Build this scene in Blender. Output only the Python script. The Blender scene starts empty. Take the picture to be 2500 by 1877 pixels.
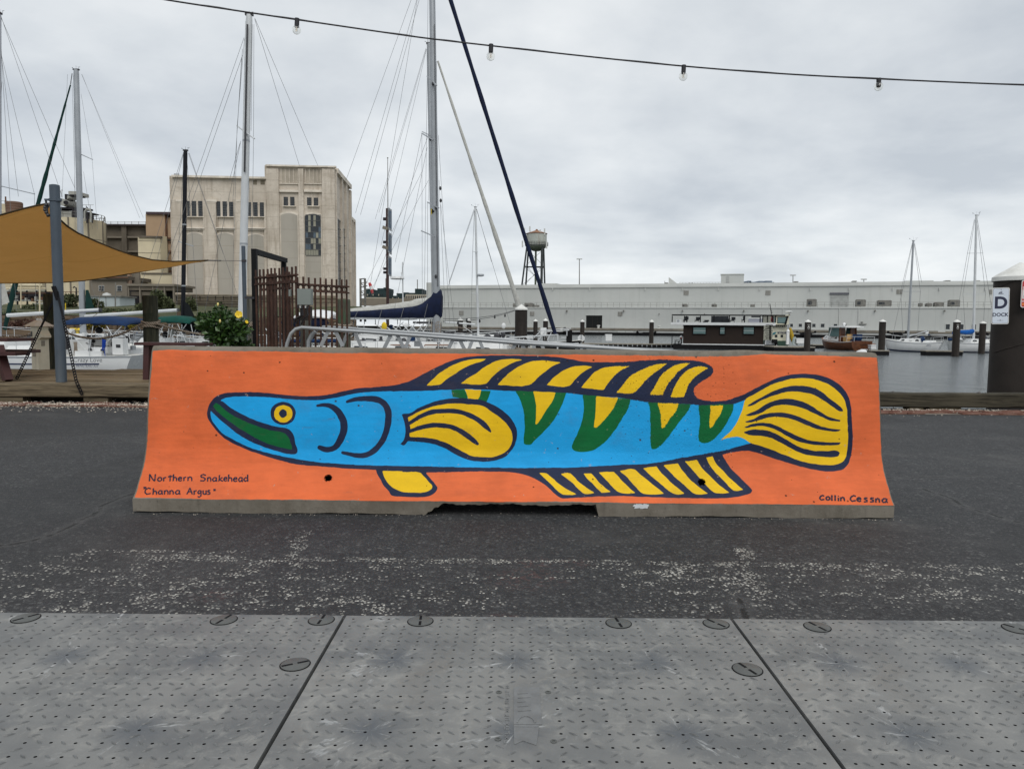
import bpy, bmesh, math, random
import numpy as np
from mathutils import Vector, Matrix
random.seed(7)
rng = np.random.default_rng(7)
S = bpy.context.scene
COL = S.collection
R = math.radians

# ------------------------------------------------------------------ camera, sky, sun, exposure
FPX, EYE = 1800.0, 0.91
PITCH, ROLL = 4.45, 0.5
cam = bpy.data.objects.new('camera', bpy.data.cameras.new('camera'))
COL.objects.link(cam)
cam.data.sensor_width = 36
cam.data.lens = FPX / 2500 * 36
cam.data.clip_start = 0.05
cam.data.clip_end = 6000
CM = Matrix.Rotation(R(90 - PITCH), 3, 'X') @ Matrix.Rotation(R(ROLL), 3, 'Z')
cam.matrix_world = Matrix.Translation((0, 0, EYE)) @ CM.to_4x4()
S.camera = cam

SUN_EL, SUN_ROT = 52, 168      # soft light from behind the camera
w = bpy.data.worlds.new('World'); S.world = w; w.use_nodes = True
nt = w.node_tree; nt.nodes.clear()
def wn(t, **k):
    n = nt.nodes.new(t)
    for a, b in k.items(): setattr(n, a, b)
    return n
wl = nt.links.new
out = wn('ShaderNodeOutputWorld'); bg = wn('ShaderNodeBackground'); bg.inputs['Strength'].default_value = 0.1
sky = wn('ShaderNodeTexSky', sky_type='NISHITA', sun_disc=False)
sky.sun_elevation = R(SUN_EL); sky.sun_rotation = R(SUN_ROT)
tc = wn('ShaderNodeTexCoord')
sep = wn('ShaderNodeSeparateXYZ'); wl(tc.outputs['Generated'], sep.inputs[0])
def wmath(op, a, b=None, clamp=False):
    n = wn('ShaderNodeMath', operation=op, use_clamp=clamp)
    for i, v in enumerate((a, b)):
        if v is None: continue
        if isinstance(v, (int, float)): n.inputs[i].default_value = v
        else: wl(v, n.inputs[i])
    return n.outputs[0]
up = wmath('MAXIMUM', sep.outputs[2], 0.0)
den = wmath('ADD', up, 0.21)
px_ = wmath('DIVIDE', sep.outputs[0], den); py_ = wmath('DIVIDE', sep.outputs[1], den)
comb = wn('ShaderNodeCombineXYZ'); wl(px_, comb.inputs[0]); wl(py_, comb.inputs[1])
n1 = wn('ShaderNodeTexNoise'); n1.inputs['Scale'].default_value = 0.8; n1.inputs['Detail'].default_value = 7; n1.inputs['Roughness'].default_value = 0.52
n1.inputs['Distortion'].default_value = 0.35
wl(comb.outputs[0], n1.inputs['Vector'])
n2 = wn('ShaderNodeTexNoise'); n2.inputs['Scale'].default_value = 2.4; n2.inputs['Detail'].default_value = 6; n2.inputs['Roughness'].default_value = 0.55
wl(comb.outputs[0], n2.inputs['Vector'])
mixn = wmath('ADD', wmath('MULTIPLY', n1.outputs['Fac'], 0.72), wmath('MULTIPLY', n2.outputs['Fac'], 0.28))
ramp = wn('ShaderNodeValToRGB'); wl(mixn, ramp.inputs[0])
e = ramp.color_ramp.elements
e[0].position = 0.38; e[0].color = (4.55, 4.9, 5.3, 1)
e[1].position = 0.61; e[1].color = (7.25, 7.45, 7.55, 1)
m = ramp.color_ramp.elements.new(0.5); m.color = (5.95, 6.25, 6.5, 1)
mx = wn('ShaderNodeMix', data_type='RGBA'); mx.inputs['Factor'].default_value = 0.93
wl(sky.outputs[0], mx.inputs['A']); wl(ramp.outputs[0], mx.inputs['B'])
hz = wmath('ADD', 1.0, wmath('MULTIPLY', wmath('POWER', wmath('SUBTRACT', 1.0, up), 9.0), 0.13))   # overcast thins to white low down, all round
hv = wn('ShaderNodeVectorMath', operation='SCALE'); wl(mx.outputs['Result'], hv.inputs[0]); wl(hz, hv.inputs['Scale']); wl(hv.outputs[0], bg.inputs['Color']); wl(bg.outputs[0], out.inputs[0])

sun = bpy.data.objects.new('sun', bpy.data.lights.new('sun', 'SUN'))
COL.objects.link(sun)
sun.data.energy = 1.3; sun.data.angle = R(45); sun.data.color = (1, 0.97, 0.92)
az = R(SUN_ROT)                 # Nishita: rotation measured from +Y towards +X
sd = Vector((math.sin(az) * math.cos(R(SUN_EL)), math.cos(az) * math.cos(R(SUN_EL)), math.sin(R(SUN_EL))))
sun.rotation_euler = sd.to_track_quat('Z', 'Y').to_euler()
sun.location = (0, -8, 12)
vs = S.view_settings
S.display_settings.display_device = 'sRGB'
vs.view_transform = 'Standard'; vs.look = 'None'; vs.gamma = 1; vs.use_curve_mapping = False
vs.exposure = 0.3
S.render.filter_size = 1.15

# ------------------------------------------------------------------ measuring the photograph
CM_ = np.array(CM)
def ray(px, py): return CM_ @ np.array([(px - 1250) / FPX, -(py - 938.5) / FPX, -1.0])
def at(px, py, Y):
    d = ray(px, py); return Vector((d[0] * Y / d[1], Y, EYE + d[2] * Y / d[1]))
def atz(px, py, z=0.0):
    d = ray(px, py); t = (z - EYE) / d[2]; return Vector((d[0] * t, d[1] * t, z))
def hit(px, py, p0, n):
    d = Vector(ray(px, py)); o = Vector((0, 0, EYE)); return o + d * ((Vector(p0) - o).dot(n) / d.dot(n))
def mpp(Y): return Y / FPX           # metres per photograph pixel at distance Y

# ------------------------------------------------------------------ mesh building
class MB:
    def __init__(s): s.v = []; s.f = []
    def add(s, vs_, fs):
        b = len(s.v); s.v += [tuple(p) for p in vs_]; s.f += [tuple(b + i for i in f) for f in fs]; return s
    def hexa(s, c): return s.add(c, [(0,3,2,1),(4,5,6,7),(0,1,5,4),(1,2,6,5),(2,3,7,6),(3,0,4,7)])
    def box(s, x0, x1, y0, y1, z0, z1):
        return s.hexa([(x0,y0,z0),(x1,y0,z0),(x1,y1,z0),(x0,y1,z0),(x0,y0,z1),(x1,y0,z1),(x1,y1,z1),(x0,y1,z1)])
    def pbox(s, x0, y0, x1, y1, Y, d, back=0.0):
        a, b = at(x0, y1, Y), at(x1, y0, Y); a2, b2 = at(x1, y1, Y), at(x0, y0, Y)
        return s.box((a.x + b2.x) / 2, (a2.x + b.x) / 2, Y - back, Y + d, (a.z + a2.z) / 2, (b.z + b2.z) / 2)
    def bar(s, p, q, wd, ht, up=(0, 0, 1)):
        p, q = Vector(p), Vector(q); d = (q - p).normalized(); u = Vector(up)
        if abs(d.dot(u)) > 0.98: u = Vector((0, 1, 0))
        r = d.cross(u).normalized() * wd / 2; t = r.cross(d).normalized() * ht / 2
        c = [p - r - t, p + r - t, p + r + t, p - r + t]; e2 = [x + (q - p) for x in c]
        return s.add(c + e2, [(0,3,2,1),(4,5,6,7),(0,1,5,4),(1,2,6,5),(2,3,7,6),(3,0,4,7)])
    def tube(s, pts, r, n=8, cap=True):
        pts = [Vector(p) for p in pts]; k = len(pts)
        rr = r if isinstance(r, (list, tuple)) else [r] * k
        b = len(s.v); prev = None
        for i, p in enumerate(pts):
            t = (pts[min(i + 1, k - 1)] - pts[max(i - 1, 0)]).normalized()
            if prev is None:
                u = Vector((0, 0, 1)) if abs(t.z) < 0.9 else Vector((1, 0, 0))
                a = t.cross(u).normalized()
            else: a = (prev - t * prev.dot(t)).normalized()
            prev = a; c = t.cross(a)
            for j in range(n):
                th = 2 * math.pi * j / n
                s.v.append(tuple(p + (a * math.cos(th) + c * math.sin(th)) * rr[i]))
        for i in range(k - 1):
            for j in range(n):
                j2 = (j + 1) % n
                s.f.append((b + i*n + j, b + i*n + j2, b + (i+1)*n + j2, b + (i+1)*n + j))
        if cap:
            s.f.append(tuple(b + j for j in reversed(range(n)))); s.f.append(tuple(b + (k-1)*n + j for j in range(n)))
        return s
    def lathe(s, c, prof, n=16, cap=True):
        b = len(s.v); k = len(prof); c = Vector(c)
        for r_, z in prof:
            for j in range(n):
                th = 2 * math.pi * j / n; s.v.append((c.x + r_*math.cos(th), c.y + r_*math.sin(th), c.z + z))
        for i in range(k - 1):
            for j in range(n):
                j2 = (j + 1) % n; s.f.append((b+i*n+j, b+i*n+j2, b+(i+1)*n+j2, b+(i+1)*n+j))
        if cap:
            s.f.append(tuple(b + j for j in reversed(range(n)))); s.f.append(tuple(b + (k-1)*n + j for j in range(n)))
        return s
    def ball(s, c, r, n=12, m=8, sc=(1, 1, 1)):
        c = Vector(c); prof = []
        b = len(s.v)
        for i in range(m + 1):
            ph = math.pi * (i + 0.001 if i == 0 else (i - 0.001 if i == m else i)) / m
            for j in range(n):
                th = 2 * math.pi * j / n
                s.v.append((c.x + r*sc[0]*math.sin(ph)*math.cos(th), c.y + r*sc[1]*math.sin(ph)*math.sin(th), c.z - r*sc[2]*math.cos(ph)))
        for i in range(m):
            for j in range(n):
                j2 = (j+1) % n; s.f.append((b+i*n+j, b+i*n+j2, b+(i+1)*n+j2, b+(i+1)*n+j))
        return s
    def prism(s, poly, d0, d1, axis='y'):
        k = len(poly); b = len(s.v)
        for d in (d0, d1):
            for u, v in poly:
                s.v.append((u, d, v) if axis == 'y' else ((u, v, d) if axis == 'z' else (d, u, v)))
        s.f.append(tuple(b + i for i in range(k))); s.f.append(tuple(b + k + i for i in reversed(range(k))))
        for i in range(k):
            j = (i + 1) % k; s.f.append((b + j, b + i, b + k + i, b + k + j))
        return s
    def grid(s, fn, nu, nv):
        b = len(s.v)
        for i in range(nu + 1):
            for j in range(nv + 1): s.v.append(tuple(fn(i / nu, j / nv)))
        for i in range(nu):
            for j in range(nv):
                a = b + i*(nv+1) + j; s.f.append((a, a + nv + 1, a + nv + 2, a + 1))
        return s
    def wire(s, a, b, Y0, Y1=None, r=0.006, n=5):
        return s.tube([at(a[0], a[1], Y0), at(b[0], b[1], Y1 if Y1 else Y0)], r, n, False)
    def mesh(s, name, mat_=None, inv=None, smooth=False):
        me = bpy.data.meshes.new(name)
        vv = [inv @ Vector(p) for p in s.v] if inv is not None else s.v
        me.from_pydata(vv, [], s.f)
        if mat_: me.materials.append(mat_)
        if smooth:
            me.polygons.foreach_set('use_smooth', [True] * len(me.polygons))
            try: me.set_sharp_from_angle(angle=R(38))
            except Exception: pass
        bm = bmesh.new(); bm.from_mesh(me); bmesh.ops.recalc_face_normals(bm, faces=bm.faces); bm.to_mesh(me); bm.free()
        return me
    def build(s, name, mat_, parent=None, smooth=False, label=None, stuff=False, local=False):
        inv = None
        if parent is not None and not local:
            m4 = parent.matrix_basis.copy(); q = parent.parent
            while q is not None: m4 = q.matrix_basis @ m4; q = q.parent
            inv = m4.inverted()
        o = bpy.data.objects.new(name, s.mesh(name, mat_, inv, smooth)); COL.objects.link(o)
        if parent is not None: o.parent = parent
        if label: o['label'] = label
        if stuff: o['kind'] = 'stuff'
        return o

def thing(name, label, cat, loc=(0, 0, 0), rz=0.0, group=None):
    o = bpy.data.objects.new(name, None); COL.objects.link(o)
    o.empty_display_size = 0.2
    o.location = loc; o.rotation_euler = (0, 0, rz)
    o['label'] = label; o['category'] = cat
    if group: o['group'] = group
    return o
def solo(name, mb, mt, label, cat, loc, group=None, smooth=False):
    """a thing that is one mesh"""
    o = bpy.data.objects.new(name, mb.mesh(name, mt, Matrix.Translation(loc).inverted(), smooth)); COL.objects.link(o)
    o.location = loc; o['label'] = label; o['category'] = cat
    if group: o['group'] = group
    return o
def struct(name, mb, mt, parent=None, smooth=False, kind='structure'):
    o = mb.build(name, mt, parent, smooth)
    if parent is None: o['kind'] = kind
    return o
def dup(src, loc, label=None, group=None):
    r = src.copy(); COL.objects.link(r); r.location = loc
    if label: r['label'] = label
    if group: r['group'] = group
    for ch in list(src.children):
        c = ch.copy(); COL.objects.link(c); c.parent = r
        for g in ch.children:
            d = g.copy(); COL.objects.link(d); d.parent = c
    return r
def textobj(name, txt, size, mt, parent, origin, ux, uz, off=0.0, bold=0.0, depth=0.0, align='CENTER'):
    """flat lettering from the built-in font, made a mesh; ux, uz: directions of writing and of up"""
    cu = bpy.data.curves.new(name, 'FONT'); cu.body = txt; cu.size = size; cu.align_x = align; cu.align_y = 'CENTER'
    cu.offset = bold; cu.extrude = depth; cu.resolution_u = 4
    tmp = bpy.data.objects.new(name + '_tmp', cu); COL.objects.link(tmp)
    dg = bpy.context.evaluated_depsgraph_get()
    me = bpy.data.meshes.new_from_object(tmp.evaluated_get(dg)); me.name = name
    bpy.data.objects.remove(tmp); bpy.data.curves.remove(cu)
    ux, uz = Vector(ux).normalized(), Vector(uz).normalized(); n = ux.cross(uz)
    m4 = Matrix((ux, uz, n)).transposed().to_4x4(); m4.translation = Vector(origin) + n * off
    if parent is not None:
        pm = parent.matrix_basis.copy(); q = parent.parent
        while q is not None: pm = q.matrix_basis @ pm; q = q.parent
        m4 = pm.inverted() @ m4
    me.transform(m4); me.materials.clear(); me.materials.append(mt)
    o = bpy.data.objects.new(name, me); COL.objects.link(o); o.parent = parent
    return o

# ------------------------------------------------------------------ materials
class NT:
    """small helper round a material's node tree"""
    def __init__(s, name):
        s.m = bpy.data.materials.new(name); s.m.use_nodes = True; s.t = s.m.node_tree
        s.b = s.t.nodes['Principled BSDF']; s.tc = s.t.nodes.new('ShaderNodeTexCoord')
        s.obj = s.tc.outputs['Object']
    def n(s, t, **k):
        x = s.t.nodes.new(t)
        for a, b in k.items(): setattr(x, a, b)
        return x
    def l(s, a, b): s.t.links.new(a, b)
    def put(s, inp, v):
        if isinstance(v, (int, float)): inp.default_value = v
        elif isinstance(v, (tuple, list)): inp.default_value = tuple(v) + ((1,) if len(v) == 3 and len(inp.default_value) == 4 else ())
        else: s.l(v, inp)
    def math(s, op, a, b=0.0, c=None, clamp=False):
        x = s.n('ShaderNodeMath', operation=op, use_clamp=clamp)
        s.put(x.inputs[0], a); s.put(x.inputs[1], b)
        if c is not None: s.put(x.inputs[2], c)
        return x.outputs[0]
    def map(s, scale=(1, 1, 1), vec=None):
        x = s.n('ShaderNodeMapping'); x.inputs['Scale'].default_value = scale; s.l(vec or s.obj, x.inputs['Vector']); return x.outputs[0]
    def noise(s, scale, detail=4, rough=0.55, vec=None, dist=0.0):
        x = s.n('ShaderNodeTexNoise'); x.inputs['Scale'].default_value = scale; x.inputs['Detail'].default_value = detail
        x.inputs['Roughness'].default_value = rough; x.inputs['Distortion'].default_value = dist
        s.l(vec or s.obj, x.inputs['Vector']); return x.outputs['Fac']
    def voro(s, scale, vec=None, feature='F1', rand=1.0):
        x = s.n('ShaderNodeTexVoronoi', feature=feature); x.inputs['Scale'].default_value = scale
        x.inputs['Randomness'].default_value = rand
        s.l(vec or s.obj, x.inputs['Vector']); return x
    def ss(s, v, lo, hi):
        x = s.n('ShaderNodeMapRange', interpolation_type='SMOOTHSTEP'); s.put(x.inputs['Value'], v)
        s.put(x.inputs['From Min'], lo); s.put(x.inputs['From Max'], hi); return x.outputs['Result']
    def lin(s, v, lo, hi, a=0.0, b=1.0):
        x = s.n('ShaderNodeMapRange'); s.put(x.inputs['Value'], v); s.put(x.inputs['From Min'], lo); s.put(x.inputs['From Max'], hi)
        s.put(x.inputs['To Min'], a); s.put(x.inputs['To Max'], b); return x.outputs['Result']
    def mix(s, f, a, b, mode='MIX'):
        x = s.n('ShaderNodeMix', data_type='RGBA', blend_type=mode); s.put(x.inputs['Factor'], f); s.put(x.inputs['A'], a); s.put(x.inputs['B'], b)
        return x.outputs['Result']
    def attr(s, name):
        x = s.n('ShaderNodeAttribute'); x.attribute_name = name; return x.outputs['Fac']
    def bump(s, h, strength=0.3, dist=0.01):
        x = s.n('ShaderNodeBump'); x.inputs['Strength'].default_value = strength; x.inputs['Distance'].default_value = dist
        s.put(x.inputs['Height'], h)
        if s.b.inputs['Normal'].is_linked: s.l(s.b.inputs['Normal'].links[0].from_socket, x.inputs['Normal'])
        s.l(x.outputs[0], s.b.inputs['Normal'])
    def done(s, col=None, rough=None, metal=None):
        if col is not None: s.put(s.b.inputs['Base Color'], col)
        if rough is not None: s.put(s.b.inputs['Roughness'], rough)
        if metal is not None: s.put(s.b.inputs['Metallic'], metal)
        return s.m
def mul(c, k): return tuple(min(1, x * k) for x in c[:3])
_mc = {}
def mat(name, col, rough=0.6, var=0.15, vs_=3.0, metal=0.0, bump=0.0, bs=40.0, dirt=None, da=0.35, ds=1.2, streak=False):
    """generic weathered surface: mottled colour, soft stains, fine relief"""
    if name in _mc: return _mc[name]
    t = NT(name)
    f = t.noise(vs_, 6, 0.6)
    c = t.mix(t.ss(f, 0.3, 0.7), mul(col, 1 - var), mul(col, 1 + var))
    if dirt:
        v = t.map((ds, ds, ds * 0.12)) if streak else t.map((ds, ds, ds))
        d = t.math('MULTIPLY', t.ss(t.noise(1.0, 7, 0.62, v), 0.48, 0.72), da)
        c = t.mix(d, c, dirt)
    if bump: t.bump(t.noise(bs, 4, 0.6), bump, 0.01)
    if rough >= 0.6: t.b.inputs['Specular IOR Level'].default_value = 0.2
    rr = t.lin(f, 0.2, 0.8, max(0.05, rough - 0.08), min(1, rough + 0.08))
    _mc[name] = t.done(c, rr, metal); return _mc[name]
def wood(name, col, dark, sc=1.0, axis=0, rough=0.85, green=None):
    if name in _mc: return _mc[name]
    t = NT(name)
    s3 = [14 * sc] * 3; s3[axis] = 0.8 * sc
    g = t.noise(2.2, 8, 0.68, t.map(s3), 0.6)
    s4 = [60 * sc] * 3; s4[axis] = 1.6 * sc
    g2 = t.noise(1.5, 5, 0.6, t.map(s4))
    big = t.noise(1.1 * sc, 4, 0.6)
    c = t.mix(t.ss(g, 0.32, 0.68), dark, col)
    c = t.mix(t.math('MULTIPLY', t.ss(g2, 0.5, 0.75), 0.55), c, mul(dark, 0.6))
    c = t.mix(t.math('MULTIPLY', t.ss(big, 0.45, 0.75), 0.4), c, mul(col, 1.35))
    if green: c = t.mix(t.math('MULTIPLY', t.ss(t.noise(2.5 * sc, 6, 0.65), 0.5, 0.62), 0.8), c, green)
    oi = t.n('ShaderNodeObjectInfo')
    c = t.mix(t.lin(oi.outputs['Random'], 0, 1, 0.0, 0.4), c, mul(dark, 0.9))
    t.bump(t.math('ADD', g, t.math('MULTIPLY', g2, 0.6)), 0.6, 0.006)
    t.b.inputs['Specular IOR Level'].default_value = 0.2
    _mc[name] = t.done(c, rough); return _mc[name]
# ------------------------------------------------------------------ setting: quay, water, far shore
WATER = -1.3
def asphalt_mat():
    t = NT('asphalt')
    v1 = t.voro(150.0); v2 = t.voro(88.0)
    f = t.noise(1.3, 5, 0.6); f2 = t.noise(9.0, 6, 0.65); f3 = t.noise(240.0, 3, 0.6)
    sv = t.n('ShaderNodeSeparateColor'); t.l(v1.outputs['Color'], sv.inputs[0])
    sv2 = t.n('ShaderNodeSeparateColor'); t.l(v2.outputs['Color'], sv2.inputs[0])
    c = t.mix(t.ss(f, 0.3, 0.7), (0.0155, 0.0165, 0.018), (0.029, 0.030, 0.032))
    c = t.mix(t.math('MULTIPLY', t.ss(f2, 0.42, 0.7), 0.40), c, (0.046, 0.047, 0.049))
    c = t.mix(t.math('MULTIPLY', t.ss(sv.outputs[0], 0.72, 1.0), 0.6), c, (0.115, 0.115, 0.113))     # pale chips of stone
    c = t.mix(t.math('MULTIPLY', t.ss(sv.outputs[1], 0.62, 1.0), 0.6), c, (0.013, 0.013, 0.015))     # binder pits
    v3 = t.voro(52.0); sv3 = t.n('ShaderNodeSeparateColor'); t.l(v3.outputs['Color'], sv3.inputs[0])
    c = t.mix(t.math('MULTIPLY', t.math('MULTIPLY', t.ss(sv3.outputs[0], 0.80, 1.0), t.math('SUBTRACT', 1.0, t.ss(v3.outputs['Distance'], .3, .55))), 0.75), c, (0.125, 0.125, 0.122))
    c = t.mix(t.math('MULTIPLY', t.ss(sv3.outputs[1], 0.78, 1.0), 0.7), c, (0.010, 0.010, 0.012))
    # dusty scuffs
    sc = t.math('MULTIPLY', t.ss(t.noise(2.3, 7, 0.7, t.map((1, 3.2, 1)), 0.8), 0.58, 0.78), 0.30)
    c = t.mix(sc, c, (0.125, 0.125, 0.123))
    patch = t.voro(0.55, t.map((1, .8, 1)), 'F1'); pc_ = t.n('ShaderNodeSeparateColor'); t.l(patch.outputs['Color'], pc_.inputs[0])
    c = t.mix(t.math('MULTIPLY', t.ss(t.math('ADD', pc_.outputs[0], t.math('MULTIPLY', t.noise(2.0, 5, .65), .35)), .55, .75), 0.35), c, (0.013, 0.0135, 0.0145))
    c = t.mix(t.math('MULTIPLY', t.ss(t.noise(.9, 6, .68), .52, .70), 0.42), c, (0.092, 0.090, 0.086))
    oil = t.math('MULTIPLY', t.ss(t.noise(1.7, 4, .6), .64, .74), 0.6)
    c = t.mix(oil, c, (0.008, 0.008, 0.009))
    # worn white paint caught on the tops of the stones
    p = t.attr('paint'); brk = t.math('ADD', t.math('MULTIPLY', t.ss(t.noise(5.5, 8, 0.75, t.map((1, 2.4, 1))), 0.44, 0.66), 1.5), 0.02)
    dens = t.math('MULTIPLY', p, brk)
    on = t.ss(t.math('SUBTRACT', dens, sv2.outputs[2]), -0.01, 0.05)
    shape = t.math('SUBTRACT', 1.0, t.ss(v2.outputs['Distance'], 0.30, 0.50))
    on = t.math('MULTIPLY', on, shape)
    on2 = t.math('MULTIPLY', t.ss(t.math('SUBTRACT', t.math('MULTIPLY', dens, 0.55), sv.outputs[2]), -0.01, 0.05), t.math('SUBTRACT', 1.0, t.ss(v1.outputs['Distance'], 0.4, 0.65)))
    on = t.math('MAXIMUM', on, on2)
    pc = t.mix(sv2.outputs[1], (0.22, 0.21, 0.185), (0.60, 0.585, 0.53))
    c = t.mix(t.math('MULTIPLY', on, 0.95), c, pc)
    c = t.mix(t.math('MULTIPLY', t.math('MULTIPLY', t.attr('red'), t.ss(sv2.outputs[0], 0.6, 0.9)), 0.35), c, (0.13, 0.055, 0.048))
    # cracks: dusty margin and dark slit
    cd = t.math('ADD', t.attr('crack'), t.math('MULTIPLY', t.math('SUBTRACT', t.noise(22.0, 5, 0.7), 0.5), 0.05))
    c = t.mix(t.math('MULTIPLY', t.math('SUBTRACT', 1.0, t.ss(cd, 0.008, 0.05)), 0.30), c, (0.10, 0.098, 0.095))
    slit = t.math('MULTIPLY', t.math('SUBTRACT', 1.0, t.ss(cd, 0.005, 0.013)), t.ss(t.noise(3.0, 3, .5), .22, .36))
    c = t.mix(slit, c, (0.006, 0.006, 0.006))
    h = t.math('ADD', t.math('MULTIPLY', t.math('SUBTRACT', 0.7, v1.outputs['Distance']), 1.0), t.math('MULTIPLY', f3, 0.7))
    h = t.math('ADD', h, t.math('MULTIPLY', slit, -3.0))
    t.bump(h, 0.75, 0.004)
    t.bump(f2, 0.25, 0.02); t.bump(t.noise(42, 4, .65), 0.6, 0.012)
    return t.done(c, t.lin(f, 0.3, 0.7, 0.72, 0.9))
def segdist(P, a, b):
    d = b - a; u = np.clip(((P - a) @ d) / max(1e-12, d @ d), 0, 1)
    return np.linalg.norm(P - a - u[:, None] * d, axis=1)
def sstep(x, a, b):
    u = np.clip((x - a) / (b - a), 0, 1); return u * u * (3 - 2 * u)
def ground():
    xs = np.concatenate([[-160, -90, -50, -28, -16, -10, -7, -5.2, -4.2], np.arange(-3.5, 3.5, .025), [3.6, 4.2, 5.2, 7, 10, 16, 28, 50, 90, 160]])
    ys = np.concatenate([[-80, -40, -18, -8, -3, 0, 1, 1.6], np.arange(1.9, 5.2, .025), [5.4, 5.8, 6.4, 7.0, 7.6, 8.0, 8.3, 8.62]])
    X, Y = np.meshgrid(xs, ys, indexing='ij'); nx, ny = X.shape
    P = np.stack([X.ravel(), Y.ravel()], 1); x, y = P[:, 0], P[:, 1]
    def band(v, a, b, s): return sstep(v, a - s, a + s) * (1 - sstep(v, b - s, b + s))
    d = np.zeros(len(P))
    d = np.maximum(d, .8 * band(y, 2.795, 2.84, .010) * band(x, -1.15, 9, .05))
    d = np.maximum(d, .55 * band(y, 2.88, 2.91, .012) * band(x, -1.72, -1.05, .03))
    d = np.maximum(d, .40 * band(y, 2.80, 2.87, .015) * band(x, -1.75, -1.1, .06))
    d = np.maximum(d, .14 * band(y, 2.16, 2.82, .05) * band(x, -9, 9, .05))
    d = np.maximum(d, .24 * band(y, 2.12, 2.72, .09) * band(x, -9, -.75, .35))
    d = np.maximum(d, .33 * band(y, 2.45, 2.78, .07) * band(x, .35, 1.0, .15))
    d = np.maximum(d, .26 * band(y, 2.62, 2.80, .05) * band(x, 1.0, 9, .15))
    d = np.maximum(d, .50 * band(y, 2.33, 2.44, .04) * band(x, -1.3, -.25, .08))
    d = np.maximum(d, .50 * band(y, 2.20, 2.29, .03) * band(x, -.22, .0, .05))
    d = np.maximum(d, .30 * band(y, 2.42, 2.55, .05) * band(x, .9, 9, .2))
    d = np.maximum(d, .55 * band(y, 2.185, 2.235, .012) * band(x, .55, 9, .2))
    d *= 1 - .75 * band(y, 2.25, 2.62, .05) * band(x, .0, .45, .12)
    d *= 1 - .6 * band(y, 2.27, 2.42, .04) * band(x, .75, 9, .2)
    for a, b, wd, k in (((735, 1300), (700, 1435), .028, .6), ((1815, 1340), (1858, 1475), .032, .55)):
        pa, pb = atz(*a), atz(*b); q = segdist(P, np.array(pa[:2]), np.array(pb[:2]))
        d = np.maximum(d, k * (1 - sstep(q, wd * .6, wd * 1.5)))
    red = np.zeros(len(P))
    for cx, cy, r_ in ((.07, 2.62, .2), (.1, 2.8, .12), (-.02, 2.24, .08), (-1.0, 2.42, .1), (.25, 2.8, .1)):
        red = np.maximum(red, 1 - sstep(np.hypot(x - cx, (y - cy) * 1.2), r_ * .3, r_))
    ck = np.full(len(P), 1.0)
    Z = lambda L, ox, oy: [np.array(atz(ox + a / 2.453, oy + b / 2.453)[:2]) for a, b in L]
    lines = [Z([(815, 4), (740, 32), (650, 68), (612, 82), (592, 118), (560, 140), (500, 165), (430, 205), (380, 228), (300, 262), (200, 292), (60, 318), (-80, 330)], 0, 1200),
             Z([(1600, -20), (1640, 0), (1700, 15), (1780, 45), (1830, 80), (1900, 108), (2000, 132), (2150, 180), (2300, 205)], 1600, 1200),
             Z([(505, 640), (520, 690), (530, 720), (548, 752)], 1600, 1200),
             [np.array(atz(1550 + a / 3.16, 820 + b / 3.16)[:2]) for a, b in ((1930, 1097), (2020, 1094), (2120, 1096), (2240, 1090), (2400, 1085), (2700, 1082))]]
    for L in lines:
        for a, b in zip(L[:-1], L[1:]): ck = np.minimum(ck, segdist(P, a, b))
    me = bpy.data.meshes.new('ground')
    V = np.stack([x, y, np.zeros(len(P))], 1)
    i, j = np.meshgrid(np.arange(nx - 1), np.arange(ny - 1), indexing='ij'); q = (i * ny + j).ravel()
    F = np.stack([q, q + ny, q + ny + 1, q + 1], 1)
    fastmesh(me, V, F)
    for nm, arr in (('paint', d), ('red', red), ('crack', ck)):
        me.attributes.new(nm, 'FLOAT', 'POINT').data.foreach_set('value', arr.astype(np.float32))
    me.materials.append(asphalt_mat())
    o = bpy.data.objects.new('ground', me); COL.objects.link(o); o['kind'] = 'structure'
def fastmesh(me, V, F):
    me.vertices.add(len(V)); me.vertices.foreach_set('co', V.astype(np.float32).ravel())
    me.loops.add(F.size); me.loops.foreach_set('vertex_index', F.astype(np.int32).ravel())
    me.polygons.add(len(F)); me.polygons.foreach_set('loop_start', np.arange(0, F.size, F.shape[1], dtype=np.int32))
    me.update(calc_edges=True); me.validate()
ground()
stone = mat('quay_stone', (0.16, 0.15, 0.135), 0.9, 0.25, 2, bump=0.4, bs=12, dirt=(0.04, 0.045, 0.03), da=0.7, ds=0.8, streak=True)
qw = MB(); qw.box(-160, 160, 8.6, 8.63, -3.5, -0.004); struct('quay_wall', qw, stone)

def water_mat():
    t = NT('harbour_water')
    f = t.noise(0.05, 3, 0.5)
    c = t.mix(f, (0.060, 0.074, 0.080), (0.085, 0.098, 0.102))
    a = t.noise(0.9, 7, 0.66, t.map((1, .55, 1)), 0.5); b = t.noise(4.0, 5, 0.65, t.map((1, .6, 1)))
    t.bump(t.math('ADD', t.math('MULTIPLY', a, 1.0), t.math('MULTIPLY', b, 0.35)), 1.0, 0.30)
    t.b.inputs['IOR'].default_value = 1.33
    return t.done(c, 0.16)
wm = MB(); wm.grid(lambda u, v: (-2500 + 5000 * u, 8.62 + 4000 * v * v, WATER), 40, 40); struct('water', wm, water_mat())

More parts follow.
